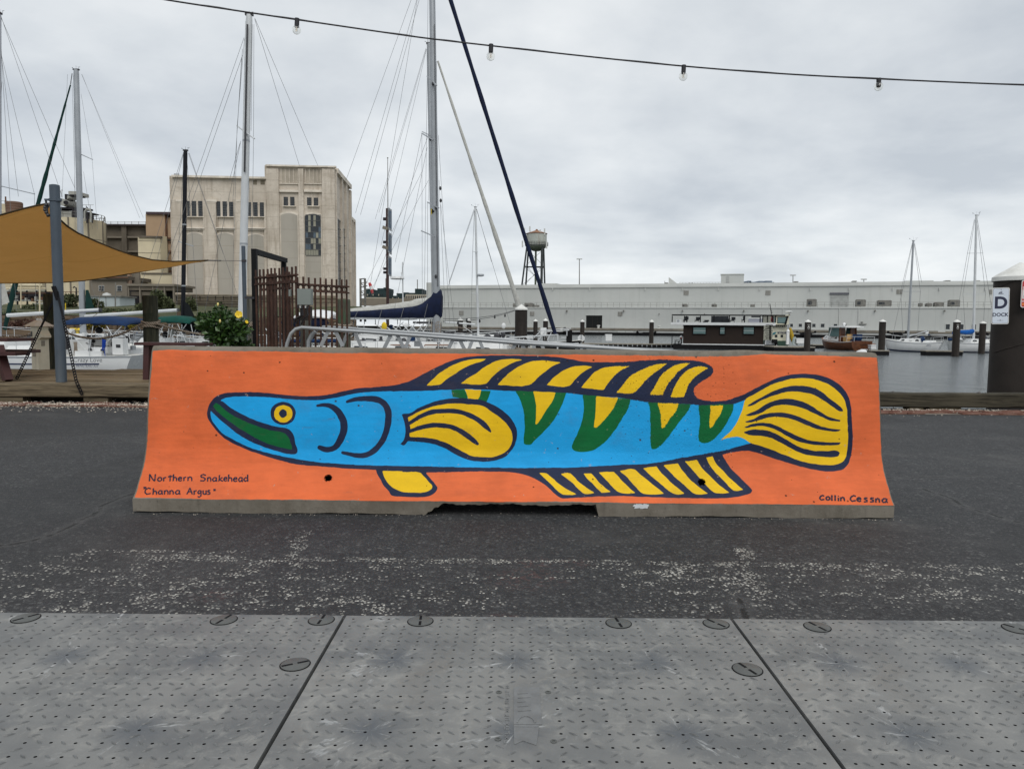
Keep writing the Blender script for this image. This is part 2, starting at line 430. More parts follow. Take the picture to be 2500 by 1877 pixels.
# brick edging and gravel along the bull rail
brickm = mat('edging_brick', (0.16, 0.075, 0.055), 0.9, 0.35, 6, bump=0.6, bs=60, dirt=(0.22, 0.19, 0.16), da=0.6, ds=4)
NTb = brickm.node_tree
bed = MB(); bed.grid(lambda u, v: (-9 + 18 * u, 7.96 + .34 * v, 0.004), 2, 1)
edging = struct('brick_strip', bed, mat('edging_bed', (0.17, 0.145, 0.12), 0.95, 0.3, 8, bump=0.8, bs=60))
bb = MB(); bb.box(-.098, .098, -.048, .048, 0, .018); brick_me = bb.mesh('brick', brickm)
for k in range(64):
    for row in range(3):
        if rng.random() < (.35 if row == 0 else .12): continue
        x = -6.4 + .2 * k + (.1 if row % 2 else 0)
        o = bpy.data.objects.new('brick', brick_me); COL.objects.link(o); o.parent = edging
        o.location = (x, 8.02 + .1 * row, .002 + rng.uniform(-.006, .006)); o.rotation_euler = (rng.normal(0, .02), rng.normal(0, .02), rng.normal(0, .03))
gv = MB()
for k in range(2600):
    if rng.random() < .75: x = rng.uniform(-6.6, -3.6); y = 7.95 + abs(rng.normal(0, .17))
    else: x = rng.uniform(3.9, 6.4); y = 8.2 + abs(rng.normal(0, .07))
    if rng.random() < .12: y -= rng.uniform(0, .5)
    if y > 8.6: continue
    s_ = rng.uniform(.004, .014); z = .02 if y > 7.97 else .002
    p = [(x + s_ * a * rng.uniform(.6, 1.2), y + s_ * b * rng.uniform(.6, 1.2), z + s_ * c * rng.uniform(.5, .9)) for a, b, c in ((1, 0, 0), (-.5, .8, 0), (-.5, -.8, 0), (.1, .1, 1))]
    gv.add(p, [(0, 1, 3), (1, 2, 3), (2, 0, 3)])
for k in range(160):
    x = rng.uniform(-1.86, 1.88); y = 3.502 - abs(rng.normal(0, .016)); s_ = rng.uniform(.001, .004)
    if -.40 < x < .41: y += rng.uniform(0, .12)
    p = [(x + s_ * a * rng.uniform(.6, 1.4), y + s_ * b * rng.uniform(.6, 1.3), .001 + s_ * c * rng.uniform(.5, .9)) for a, b, c in ((1, 0, 0), (-.5, .8, 0), (-.5, -.8, 0), (.1, .1, 1))]
    gv.add(p, [(0, 1, 3), (1, 2, 3), (2, 0, 3)])
struct('gravel', gv, mat('gravel_stone', (0.42, 0.37, 0.31), 0.95, 0.4, 30), kind='stuff')

# ------------------------------------------------------------------ ground mats in front
MATZ = 0.03
def mat_plastic():
    t = NT('grey_mat_plastic')
    f = t.noise(3.2, 6, 0.6); f2 = t.noise(14, 6, 0.7, None, 0.6); f3 = t.noise(2.0, 4, 0.5)
    c = t.mix(t.ss(f, 0.28, 0.72), (0.108, 0.113, 0.115), (0.200, 0.200, 0.192))
    c = t.mix(t.math('MULTIPLY', t.ss(f2, 0.48, 0.72), 0.62), c, (0.30, 0.295, 0.275))
    c = t.mix(t.math('MULTIPLY', t.ss(t.noise(5, 5, 0.6), 0.55, 0.8), 0.5), c, (0.15, 0.132, 0.11))
    # whitish flow scratches
    scr = t.ss(t.noise(3.0, 8, 0.75, t.map((2.0, 22.0, 1)), 1.4), 0.60, 0.74)
    scr2 = t.ss(t.noise(3.0, 8, 0.75, t.map((16.0, 3.0, 1)), 1.8), 0.62, 0.76)
    c = t.mix(t.math('MULTIPLY', t.math('MAXIMUM', scr, scr2), 0.42), c, (0.34, 0.345, 0.34))
    # moulding gates: dark heart with pale rays; three across a panel, repeated down its length
    sp = t.n('ShaderNodeSeparateXYZ'); t.l(t.obj, sp.inputs[0])
    yy = t.math('SUBTRACT', t.math('MODULO', t.math('ADD', sp.outputs[1], 10.0 * .345 + .345 / 2), .345), .345 / 2)
    dark = None
    for cx in (.195, .512, .880):
        xx = t.math('SUBTRACT', sp.outputs[0], cx)
        r_ = t.math('SQRT', t.math('ADD', t.math('MULTIPLY', xx, xx), t.math('MULTIPLY', yy, yy)))
        ang = t.math('ARCTAN2', yy, xx)
        cv = t.n('ShaderNodeCombineXYZ'); t.put(cv.inputs[0], ang); t.put(cv.inputs[1], t.math('MULTIPLY', r_, 3.0)); cv.inputs[2].default_value = cx * 7
        ov = t.n('ShaderNodeVectorMath', operation='ADD'); t.l(cv.outputs[0], ov.inputs[0])
        oi = t.n('ShaderNodeObjectInfo'); t.l(oi.outputs['Location'], ov.inputs[1])
        ray_ = t.noise(2.6, 6, 0.72, ov.outputs[0])
        d_ = t.math('MULTIPLY', t.math('SUBTRACT', 1.0, t.ss(t.math('ADD', r_, t.math('MULTIPLY', t.math('SUBTRACT', ray_, 0.5), 0.1)), 0.0, 0.10)), 0.8)
        l_ = t.math('MULTIPLY', t.math('MULTIPLY', t.ss(ray_, 0.57, 0.68), t.math('SUBTRACT', 1.0, t.ss(r_, 0.06, 0.21))), 0.85)
        c = t.mix(d_, c, (0.068, 0.078, 0.090)); c = t.mix(l_, c, (0.40, 0.41, 0.41))
    t.bump(t.noise(160, 3, 0.6), 0.12, 0.002); t.bump(f2, 0.15, 0.004)
    return t.done(c, t.lin(f2, 0.3, 0.7, 0.48, 0.66))
MP = mat_plastic()
PINM = mat('pin_plastic', (0.088, 0.092, 0.088), 0.55, 0.12, 20, bump=0.1, bs=80)
SLOT = mat('dark_slot', (0.006, 0.006, 0.007), 0.9, 0.1)
TREAD = mat('tread_plastic', (0.122, 0.126, 0.127), 0.45, 0.25, 7)
EMB = mat('emblem_plastic', (0.150, 0.154, 0.155), 0.5, 0.18, 25)
def ground_mat(x0, x1, label, pins, emblem=False, bolts=(), angs=(52, 74, 88, 28)):
    y1, y0, z = 2.185, -0.22, MATZ
    t = thing('ground_mat', label, 'ground mat', (x0, 1.89, 0), group='interlocking grey ground mats')
    W = x1 - x0; nx = round(W / .0527); sx = W / nx; ny = 19; sy = .0516
    m = MB(); yh = y1 - ny * sy
    dark_f = set()
    for i in range(nx):
        for j in range(ny):
            cx, cy = x0 + (i + .5) * sx, y1 - (j + .5) * sy
            near_pin = any(math.hypot(cx - px, cy - py) < .052 for px, py in pins)
            near_em = emblem and .0 < cx < .085 and 1.485 < cy < 1.76
            if near_pin or near_em:
                m.add([(cx-sx/2, cy-sy/2, z), (cx+sx/2, cy-sy/2, z), (cx+sx/2, cy+sy/2, z), (cx-sx/2, cy+sy/2, z)], [(0, 1, 2, 3)]); continue
            jx, jy = cx + rng.normal(0, .0008), cy + rng.normal(0, .0008)
            oc = [(cx + a * sx / 2, cy + b * sy / 2, z) for a, b in ((-1,-1),(0,-1),(1,-1),(1,0),(1,1),(0,1),(-1,1),(-1,0))]
            ang0 = math.radians(225)
            ic = [(jx + .0039 * math.cos(ang0 + k * math.pi / 4), jy + .0034 * math.sin(ang0 + k * math.pi / 4), z) for k in range(8)]
            lo = [(a, b, z - .022) for a, b, _ in ic]
            b0 = len(m.v); m.v += oc + ic + lo
            for k in range(8):
                k2 = (k + 1) % 8
                m.f.append((b0 + k, b0 + k2, b0 + 8 + k2, b0 + 8 + k)); dark_f.add(len(m.f)); m.f.append((b0 + 8 + k, b0 + 8 + k2, b0 + 16 + k2, b0 + 16 + k))
    m.add([(x0, y0, z), (x1, y0, z), (x1, yh, z), (x0, yh, z)], [(0, 1, 2, 3)])
    m.add([(x0, y0, .004), (x1, y0, .004), (x1, y1, .004), (x0, y1, .004), (x0, y0, z), (x1, y0, z), (x1, y1, z), (x0, y1, z)], [(0,1,5,4),(1,2,6,5),(2,3,7,6),(3,0,4,7)])
    o = m.build('panel', MP, t); o.data.materials.append(SLOT)
    for k in dark_f: o.data.polygons[k].material_index = 1  # hole walls coloured black to stand for the shade inside them
    dk = MB(); dk.box(x0 + .01, x1 - .01, y0 + .01, y1 - .01, .005, z - .018); dk.build('hole_shade', SLOT, t)  # black block below the holes, their shade put in as colour
    tr = MB()
    for i in range(nx * 2 + 1):
        for j in range(ny * 2 + 1):
            if (i + j) % 2 == 0: continue
            cx, cy = x0 + i * sx / 2 + rng.normal(0, .0012), y1 - j * sy / 2 + rng.normal(0, .0012)
            if any(math.hypot(cx - px, cy - py) < .046 for px, py in pins) or (emblem and -.01 < cx < .09 and 1.48 < cy < 1.76): continue
            if rng.random() < .12: continue
            a = math.radians(36 + rng.normal(0, 3)) * (1 if i % 2 else -1); ca, sa = math.cos(a), math.sin(a)
            if not (x0 + .012 < cx < x1 - .012 and cy < y1 - .008): continue
            L, B, H = .0115, .0023, .0026
            base = [(-L, 0), (-L * .4, -B), (L * .4, -B), (L, 0), (L * .4, B), (-L * .4, B)]
            g = lambda u, v, h: (cx + u * ca - v * sa, cy + u * sa + v * ca, z + h)
            tr.add([g(u, v, 0.0002) for u, v in base] + [g(u * .55, v * .5, H) for u, v in base], [(k, (k+1) % 6, 6 + (k+1) % 6, 6 + k) for k in range(6)] + [(6, 7, 8, 9, 10, 11)])
    tr.build('tread', TREAD, t, stuff=True)
    for (px, py), ang in zip(pins, angs):
        d = MB(); d.lathe((px, py, 0), [(.0365, z + .0005), (.0365, z + .0022), (.0350, z + .0032), (.001, z + .0032)], 36, False)
        pin = d.build('lock_pin', PINM, t, smooth=True)
        rg = MB(); rg.lathe((px, py, 0), [(.0368, z + .0006), (.0395, z + .0006), (.0395, z + .0012), (.0368, z + .0012)], 36, False); rg.build('joint', SLOT, pin)
        a = math.radians(ang); u = Vector((math.cos(a), math.sin(a), 0))
        c0 = Vector((px, py, z + .0036))
        for s_ in (-1, 1):
            q = MB(); q.bar(c0 + u * s_ * .006, c0 + u * s_ * .0345, .0075, .0006); q.build('slot', SLOT, pin)
    for bx, by in bolts:
        q = MB(); q.lathe((bx, by, 0), [(.0072, z + .0002), (.0072, z + .0016), (.0036, z + .0020), (.0034, z + .0003), (.0002, z + .0003)], 14, False); q.build('bolt', PINM, t)
    if emblem:
        q = MB(); q.box(.0105, .0735, 1.575, 1.745, z, z + .0016); q.box(.0105, .066, 1.565, 1.574, z, z + .001)
        q.prism([(.0115, 1.4955), (.03, 1.51), (.058, 1.493), (.066, 1.563), (.0105, 1.563)], z, z + .0014, 'z')
        for a in range(9):
            th0, th1 = math.pi * a / 9, math.pi * (a + 1) / 9
            q.bar((.038 + .02 * math.cos(th0), 1.58 + .028 * math.sin(th0), z + .0022), (.038 + .02 * math.cos(th1), 1.58 + .028 * math.sin(th1), z + .0022), .004, .0016)
        for a in range(5): q.bar((.02, 1.63 + a * .02, z + .0022), (.05 - .006 * (a % 3), 1.634 + a * .02, z + .0022), .003, .0014)
        q.build('emblem', EMB, t)
        q = MB()
        for a in range(14):                                    # moulded letters, too worn to read
            y = 1.50 + a * .0185; q.bar((-.009, y, z + .0006), (-.0005, y, z + .0006), .0028, .0014)
            q.bar((-.009 + .0045 * (a % 3), y - .002, z + .0006), (-.009 + .0045 * (a % 3), y + .010, z + .0006), .0026, .0014)
            if a % 2: q.bar((-.009, y + .009, z + .0006), (-.001, y + .009, z + .0006), .0026, .0014)
        q.build('moulded_lettering', EMB, t)
    return t
ground_mat(-1.69, -.508, 'grey studded mat panel at the left end of the row before the barrier', [(-1.447, 2.142), (-.855, 2.142), (-.565, 2.147), (-.558, 1.856)], bolts=[(-1.49, 1.727), (-1.37, 1.727)])
ground_mat(-.498, .670, 'middle grey studded mat panel with a moulded emblem at its centre', [(-.268, 2.145), (.325, 2.143), (.617, 2.145), (.617, 1.85)], True, [(-.0254, 1.7196), (.0936, 1.7217), (-.0234, 1.516), (.0955, 1.509)], (94, 97, 124, 112))
ground_mat(.680, 1.860, 'grey studded mat panel at the right end of the row before the barrier', [(.913, 2.128), (1.505, 2.128), (1.79, 2.13), (1.79, 1.85)], bolts=[(1.255, 1.728)], angs=(112, 128, 90, 90))
# ------------------------------------------------------------------ painted concrete barrier
BX0, BX1, BY = -1.829, 1.853, 3.507
_kn = [(0.0, .068), (.012, .078), (.030, .096), (.065, .142), (.095, .184), (.120, .226), (.138, .272), (.148, .31), (.163, .42), (.181, .535), (.208, .67), (.229, .752),
       (.236, .775), (.246, .789), (.262, .7955), (.300, .797)]
def _prof():
    P = np.array(_kn); out_ = []
    for i in range(len(P) - 1):
        p0, p1, p2, p3 = P[max(i-1, 0)], P[i], P[i+1], P[min(i+2, len(P)-1)]
        for u in np.linspace(0, 1, 12, endpoint=False):
            out_.append(.5 * (2*p1 + (p2-p0)*u + (2*p0-5*p1+4*p2-p3)*u*u + (3*p1-p0-3*p2+p3)*u**3))
    out_.append(P[-1]); Q = np.array(out_)
    s = np.concatenate([[0], np.cumsum(np.linalg.norm(np.diff(Q, axis=0), axis=1))]); return Q, s
PQ, PS = _prof(); SMAX = PS[-1]
def prof(s): return np.interp(s, PS, PQ[:, 0]), np.interp(s, PS, PQ[:, 1])
def on_barrier(px, py):
    d = ray(px, py); zr = EYE + d[2] * (BY + PQ[:, 0]) / d[1]; g = zr - PQ[:, 1]
    k = np.where((g[:-1] > 0) & (g[1:] <= 0))[0]
    if len(k) == 0: k0 = len(g) - 2 if g[-1] > 0 else 0; u = 0.5
    else: k0 = k[0]; u = g[k0] / (g[k0] - g[k0 + 1])
    s = PS[k0] + u * (PS[k0+1] - PS[k0]); y = BY + np.interp(s, PS, PQ[:, 0])
    return d[0] * y / d[1], s
OFF = {'A': (320, 820), 'B': (950, 820), 'C': (1550, 820)}
def bp(reg, x, y): o = OFF[reg]; return on_barrier(o[0] + x / 3.16, o[1] + y / 3.16)
def path(*segs): return np.array([bp(r_, *p) for r_, pts in segs for p in pts])
def smooth(P, closed=True, k=4):
    n = len(P); out_ = []
    T = []
    for i in range(n):
        a, b, c = P[i-1], P[i], P[(i+1) % n]
        u, v = b - a, c - b; lu, lv = np.linalg.norm(u) + 1e-9, np.linalg.norm(v) + 1e-9
        if (u @ v) / (lu * lv) < .62: T.append(None)
        else: T.append((u / lu + v / lv) / 2)
    for i in range(n if closed else n - 1):
        a, b = P[i], P[(i+1) % n]; L = np.linalg.norm(b - a)
        ta = (T[i] if T[i] is not None else (b - a) / (L + 1e-9)) * L; tb = (T[(i+1) % n] if T[(i+1) % n] is not None else (b - a) / (L + 1e-9)) * L
        for u in np.linspace(0, 1, k, endpoint=False):
            out_.append((2*u**3-3*u**2+1)*a + (u**3-2*u**2+u)*ta + (-2*u**3+3*u**2)*b + (u**3-u**2)*tb)
    return np.array(out_)
DXG = 0.0042
gx = np.linspace(BX0, BX1, int((BX1 - BX0) / DXG)); gs = np.linspace(0, SMAX, int(SMAX / DXG))
GX, GS = np.meshgrid(gx, gs, indexing='ij')
MARG = .03
def fresh(): return np.full(GX.shape, -MARG, np.float32)
def box_of(P, mrg):
    x0, s0 = P.min(0) - mrg; x1, s1 = P.max(0) + mrg
    return slice(*np.searchsorted(gx, [x0, x1])), slice(*np.searchsorted(gs, [s0, s1]))
def fill(F, P, sm=True):
    if sm: P = smooth(P)
    a, b = box_of(P, MARG); X, Y_ = GX[a, b], GS[a, b]
    if X.size == 0: return
    D = np.full(X.shape, MARG); ins = np.zeros(X.shape, bool); n = len(P)
    for i in range(n):
        p, q = P[i], P[(i+1) % n]; d = q - p; L2 = d @ d + 1e-15
        u = np.clip(((X - p[0]) * d[0] + (Y_ - p[1]) * d[1]) / L2, 0, 1)
        D = np.minimum(D, np.hypot(X - p[0] - u * d[0], Y_ - p[1] - u * d[1]))
        if p[1] != q[1]:
            c = ((p[1] > Y_) != (q[1] > Y_)) & (X < (q[0]-p[0]) * (Y_-p[1]) / (q[1]-p[1]) + p[0]); ins ^= c
    F[a, b] = np.maximum(F[a, b], np.where(ins, D, -D))
def brush(F, reg, pts):
    P = np.array([list(bp(reg, x, y)) + [r_ * 1.03 / 3.16 / 500] for x, y, r_ in pts]); P = smooth(P, False, 4) if len(P) > 2 else P
    P = np.vstack([P, [list(bp(reg, pts[-1][0], pts[-1][1])) + [pts[-1][2] / 3.16 / 500]]])
    a, b = box_of(P[:, :2], MARG + .02); X, Y_ = GX[a, b], GS[a, b]
    for p, q in zip(P[:-1], P[1:]):
        d = (q - p)[:2]; L2 = d @ d + 1e-15
        u = np.clip(((X - p[0]) * d[0] + (Y_ - p[1]) * d[1]) / L2, 0, 1)
        D = np.hypot(X - p[0] - u * d[0], Y_ - p[1] - u * d[1]) - (p[2] + u * (q[2] - p[2]))
        F[a, b] = np.maximum(F[a, b], np.maximum(-D, -MARG))
nav1, blue, grn1, yel1, nav2, yel2, grn2, nav3 = [fresh() for _ in range(8)]
fill(nav1, path(('A', [(583,600),(590,560),(610,515),(640,480),(680,455),(740,440),(820,433),(930,433),(1050,440),(1180,455),(1330,465),(1430,462),(1530,450),(1620,430),(1700,412),(1780,400),(1880,395),(1960,388)]),
    ('B', [(40,380),(100,367),(180,338),(280,285),(380,235),(470,195),(560,170),(680,155),(800,150),(940,150),(1100,155),(1230,160),(1330,168),(1420,183),(1500,198),(1640,203),(1800,200),(1880,196)]),
    ('C', [(80,190),(200,183),(330,185),(440,190),(520,203),(570,222),(600,248),(603,270),(590,300),(560,325),(520,350),(480,380),(458,405),(455,430),(465,460),(490,482),(540,495),(600,503),(660,503),(720,492),(790,470),(850,445),(910,415),(980,378),(1040,350),(1120,318),(1200,298),(1300,292),(1400,298),(1480,320),(1560,360),(1620,420),(1655,480),(1668,540),(1672,620),(1678,720),(1680,800),(1675,880),(1660,950),(1635,1000),(1600,1030),(1540,1043),(1480,1045),(1400,1035),(1300,1013),(1200,985),(1100,955),(1000,920),(930,897),(880,885),(830,885),(760,895),(690,912),(675,920),(700,960),(740,1020),(800,1080),(850,1130),(890,1170),(905,1190),(895,1210),(860,1225),(800,1240),(700,1250),(550,1252),(400,1250),(200,1245),(20,1240)]),
    ('B', [(1850,1236),(1700,1236),(1600,1238),(1480,1245),(1400,1250),(1335,1250),(1300,1235),(1240,1180),(1190,1140),(1120,1100),(1030,1068),(950,1053),(850,1047),(650,1045),(450,1050),(285,1053),(290,1065),(330,1110),(360,1150),(372,1170),(365,1195),(340,1220),(290,1238),(220,1245),(120,1240),(20,1228)]),
    ('A', [(1990,1200),(1950,1150),(1915,1090),(1895,1050),(1890,1030),(1800,1028),(1650,1020),(1500,1010),(1350,998),(1250,985),(1150,960),(1080,940),(1000,915),(900,880),(800,835),(730,795),(680,755),(640,710),(610,665),(590,630)])))
fill(blue, path(('A', [(690,495),(740,475),(830,467),(950,467),(1080,475),(1200,487),(1330,495),(1450,495),(1540,482),(1640,462),(1760,440),(1880,430),(2000,428)]),
    ('B', [(120,426),(221,425),(400,418),(480,415),(640,410),(800,418),(960,425),(1150,432),(1370,440),(1490,455),(1600,465),(1760,475),(1860,490)]),
    ('C', [(100,512),(180,520),(300,522),(430,528),(520,537),(600,540),(680,538),(760,525),(800,512),(850,490),(900,600),(900,760),(895,828),(820,845),(700,880),(500,915),(300,950),(150,978),(50,988)]),
    ('B', [(1800,993),(1720,998),(1500,1010),(1250,1017),(1000,1018),(800,1015),(500,1010),(250,1005),(80,1002)]),
    ('A', [(1990,1000),(1800,995),(1600,985),(1450,975),(1300,955),(1200,935),(1100,913),(1000,888),(920,862),(840,825),(760,785),(700,745),(650,690),(620,640),(612,600),(618,575),(650,540)])))
for L in ([(478,416),(582,412),(606,470),(606,490),(490,472)], [(707,420),(783,424),(770,470),(750,515),(700,505),(672,490)],
          [(972,423),(1000,470),(1025,530),(1040,600),(1045,700),(1040,790),(1040,830),(1060,838),(1090,838),(1120,810),(1200,730),(1270,650),(1320,560),(1350,490),(1368,438)],
          [(1492,452),(1502,520),(1500,590),(1480,680),(1450,760),(1415,830),(1408,855),(1420,880),(1460,893),(1520,893),(1580,880),(1640,840),(1700,780),(1760,700),(1810,620),(1850,550),(1865,488)]):
    fill(grn1, path(('B', L)))
for L in ([(102,512),(115,560),(118,650),(120,750),(122,850),(130,870),(160,870),(190,850),(250,790),(310,710),(370,630),(410,580),(432,527)],
          [(490,535),(500,620),(500,700),(490,780),(495,815),(520,828),(560,825),(610,795),(670,730),(720,650),(755,580),(760,524)]):
    fill(grn1, path(('C', L)))
for L in ([(582,411),(713,415),(690,480),(675,495),(605,492),(606,465)],
          [(1112,427),(1285,436),(1260,500),(1220,560),(1170,640),(1140,680),(1128,682),(1133,620),(1135,550),(1125,480)],
          [(1598,465),(1765,476),(1740,540),(1700,600),(1640,670),(1600,710),(1580,705),(1590,620),(1595,540)],
          [(288,383),(330,340),(400,280),(480,230),(570,195),(660,180),(750,177),(720,195),(650,215),(580,245),(510,290),(450,330),(395,374),(350,380)],
          [(553,367),(610,325),(670,290),(720,250),(770,220),(840,190),(910,177),(1035,183),(960,205),(890,240),(830,285),(790,320),(745,367)],
          [(835,377),(890,320),(940,275),(1000,235),(1060,208),(1130,192),(1200,190),(1325,205),(1260,235),(1210,270),(1150,320),(1080,377)],
          [(1213,380),(1260,330),(1310,290),(1360,260),(1430,235),(1500,228),(1575,238),(1520,265),(1470,300),(1430,340),(1390,385)],
          [(1480,400),(1530,340),(1580,285),(1640,250),(1700,237),(1860,232),(1800,260),(1750,295),(1710,340),(1655,415),(1560,408)],
          [(1753,437),(1810,370),(1860,310),(1920,275),(2010,235),(2080,218),(2145,213),(2090,255),(2040,290),(1970,350),(1930,400),(1885,440)],
          [(1155,1055),(1210,1060),(1245,1085),(1300,1130),(1360,1175),(1420,1205),(1452,1222),(1380,1227),(1335,1220),(1280,1175),(1220,1115)],
          [(1320,1062),(1395,1060),(1430,1090),(1470,1130),(1530,1175),(1588,1210),(1510,1218),(1460,1180),(1400,1120)],
          [(1497,1060),(1560,1060),(1590,1095),(1630,1140),(1680,1180),(1715,1203),(1640,1208),(1590,1160),(1530,1100)],
          [(1617,1052),(1735,1047),(1770,1085),(1820,1140),(1870,1185),(1903,1212),(1780,1208),(1720,1160),(1660,1095)],
          [(1777,1040),(1890,1027),(1930,1060),(1990,1110),(2060,1165),(2122,1215),(2050,1222),(1960,1215),(1890,1150),(1820,1075)]):
    fill(yel1, path(('B', L)))
for L in ([(175,518),(340,523),(310,590),(270,640),(230,700),(208,715),(203,660),(195,580)], [(580,538),(680,537),(660,600),(620,660),(590,705),(578,710),(575,650),(582,590)],
          [(118,453),(160,380),(200,310),(260,255),(320,225),(380,210),(420,212),(380,240),(330,280),(290,330),(250,380),(215,455),(160,455)],
          [(278,470),(310,390),(350,320),(400,270),(460,242),(520,235),(568,248),(520,275),(470,310),(430,350),(405,400),(380,472),(320,475)],
          [(59,1018),(165,1005),(200,1050),(260,1110),(320,1165),(385,1215),(320,1220),(280,1205),(200,1140),(120,1075)],
          [(218,995),(330,980),(370,1040),(430,1110),(500,1170),(565,1215),(500,1222),(450,1210),(380,1150),(300,1080)],
          [(388,968),(478,957),(520,1020),(580,1080),(640,1140),(730,1208),(660,1215),(610,1205),(540,1140),(470,1060),(420,1005)],
          [(550,938),(600,930),(620,975),(680,1040),(750,1110),(835,1185),(790,1195),(760,1190),(700,1130),(630,1060),(580,1000)],
          [(850,490),(910,455),(980,415),(1060,375),(1150,345),(1220,330),(1300,325),(1370,332),(1450,355),(1520,390),(1580,440),(1615,490),(1635,560),(1640,640),(1643,720),(1645,800),(1635,890),(1625,940),(1600,970),(1560,988),(1500,995),(1420,992),(1340,978),(1260,958),(1180,925),(1100,895),(1040,870),(960,845),(895,828),(850,798),(800,778),(760,778),(700,790),(660,805),(750,720),(800,640),(830,560)]):
    fill(yel1, path(('C', L)))
fill(yel1, path(('A', [(1940,1040),(2100,1042)]), ('B', [(100,1048),(235,1053),(260,1075),(300,1120),(330,1155),(325,1180),(290,1200),(220,1208),(130,1205)]), ('A', [(2110,1205),(2060,1190),(2010,1160),(1975,1120),(1950,1075)])))
# second layer of navy: mouth, eye ring, gills, breast fin
fill(nav2, path(('A', [(690,495),(760,547),(850,600),(950,645),(1050,680),(1130,700),(1190,710),(1230,730),(1255,770),(1268,830),(1282,895),(1270,910),(1230,912),(1130,890),(1050,865),(960,830),(880,790),(800,740),(740,690),(680,640),(618,580),(600,560),(640,500)])))
def ell(reg, cx, cy, rx, ry, n=28, wob=0.0): return path((reg, [(cx + rx*(1+wob*math.sin(3*k+cx))*math.cos(2*math.pi*k/n), cy + ry*(1+wob*math.sin(2*k+cy))*math.sin(2*math.pi*k/n)) for k in range(n)]))
fill(nav2, ell('A', 1173, 597, 97, 89)); fill(yel2, ell('A', 1175, 600, 71, 67, 28, .015)); fill(nav3, ell('A', 1174, 597, 30, 33, 14, .04))
brush(nav2, 'A', [(1440,537,10),(1500,532,16),(1560,550,21),(1610,600,26),(1638,660,28),(1640,730,28),(1615,800,26),(1570,860,22),(1510,878,22),(1452,860,18)])
brush(nav2, 'A', [(1668,507,11),(1740,487,16),(1850,485,22),(1920,500,24),(1965,540,24),(1985,600,26),(1980,680,24),(1965,750,22),(1930,820,22),(1880,880,22),(1820,915,20),(1750,922,18),(1680,910,14),(1632,900,12)])
fill(nav2, path(('B', [(95,605),(115,600),(150,600),(220,560),(310,520),(420,490),(520,480),(620,482),(700,492),(760,510),(830,545),(900,595),(950,650),(980,710),(988,770),(975,830),(940,890),(890,935),(820,960),(740,970),(660,965),(580,945),(500,905),(430,865),(350,835),(260,820),(190,815),(145,812),(120,840),(108,845),(88,833),(110,805),(122,770),(125,720),(118,670),(105,630)])))
fill(yel2, path(('B', [(145,632),(200,600),(290,560),(400,530),(520,520),(620,527),(700,535),(740,548),(800,590),(880,650),(930,710),(952,770),(945,830),(915,880),(860,915),(790,935),(710,935),(640,925),(580,900),(500,855),(420,815),(330,790),(230,780),(160,778),(158,755),(165,715),(160,690),(150,655)])))
brush(nav3, 'B', [(155,674,13),(240,622,16),(330,587,18),(430,578,18),(530,582,18),(620,612,18),(700,657,20),(750,702,18),(782,738,7)])
brush(nav3, 'B', [(155,737,13),(230,710,16),(330,690,18),(430,692,18),(510,712,18),(580,752,20),(640,797,20),(682,832,11)])
fill(grn2, path(('A', [(630,540),(655,515),(690,540),(750,590),(830,635),(920,675),(1000,705),(1080,728),(1150,740),(1190,755),(1215,785),(1230,820),(1242,875),(1200,870),(1120,850),(1030,820),(940,775),(850,720),(760,660),(690,605),(650,565)])))
for L in ([(860,543),(920,505),(1000,460),(1080,420),(1160,395),(1240,383),(1320,387),(1390,405),(1440,430),(1500,480),(1560,525),(1600,565),(1605,580),(1580,580),(1520,545),(1460,500),(1400,465),(1330,440),(1250,430),(1180,430),(1100,450),(1030,475),(960,505),(900,537)],
          [(840,612),(900,590),(960,560),(1020,520),(1080,498),(1150,485),(1220,488),(1290,505),(1360,540),(1430,585),(1500,625),(1588,650),(1580,660),(1520,655),(1440,625),(1370,590),(1300,560),(1230,540),(1150,530),(1090,535),(1030,560),(980,590),(920,612),(870,618)],
          [(845,660),(910,640),(970,610),(1040,595),(1120,590),(1190,600),(1260,622),(1340,655),(1420,690),(1500,712),(1588,722),(1570,735),(1480,730),(1400,715),(1330,690),(1260,660),(1190,635),(1110,625),(1040,628),(970,645),(910,663),(860,668)],
          [(840,703),(900,680),(970,668),(1040,675),(1110,700),(1180,735),(1250,770),(1330,800),(1420,815),(1500,820),(1585,822),(1575,838),(1500,843),(1410,842),(1320,830),(1240,805),(1170,770),(1100,730),(1040,705),(970,695),(900,700),(860,710)],
          [(835,742),(890,725),(950,722),(1020,730),(1090,755),(1160,795),(1240,840),(1310,870),(1390,885),(1480,887),(1560,885),(1580,900),(1570,925),(1540,933),(1440,930),(1340,920),(1260,895),(1180,855),(1100,810),(1030,780),(960,770),(890,765),(850,750)]):
    fill(nav3, path(('C', L)))
# where the orange coat stops: wavering line along the top and the foot, bare arris at the ends
_top = np.array([on_barrier(x, y) for x, y in ((372, 857), (420, 854), (560, 857), (700, 859), (860, 863), (1010, 862), (1150, 864), (1300, 867), (1420, 866), (1520, 867), (1640, 869), (1720, 870), (1800, 871), (1880, 865), (1980, 868), (2060, 870), (2140, 872))])
_bot = np.array([on_barrier(x, y) for x, y in ((327, 1214), (420, 1215), (500, 1221), (600, 1219), (720, 1219), (900, 1222), (1050, 1224), (1200, 1225), (1400, 1224), (1560, 1228), (1700, 1230), (1850, 1230), (2000, 1233), (2181, 1234))])
org = np.minimum(np.interp(GX, _top[:, 0], _top[:, 1]) - GS, GS - np.interp(GX, _bot[:, 0], _bot[:, 1]))
org = np.clip(np.minimum(org, np.minimum(GX - BX0 - .006, BX1 - .004 - GX)), -MARG, MARG)
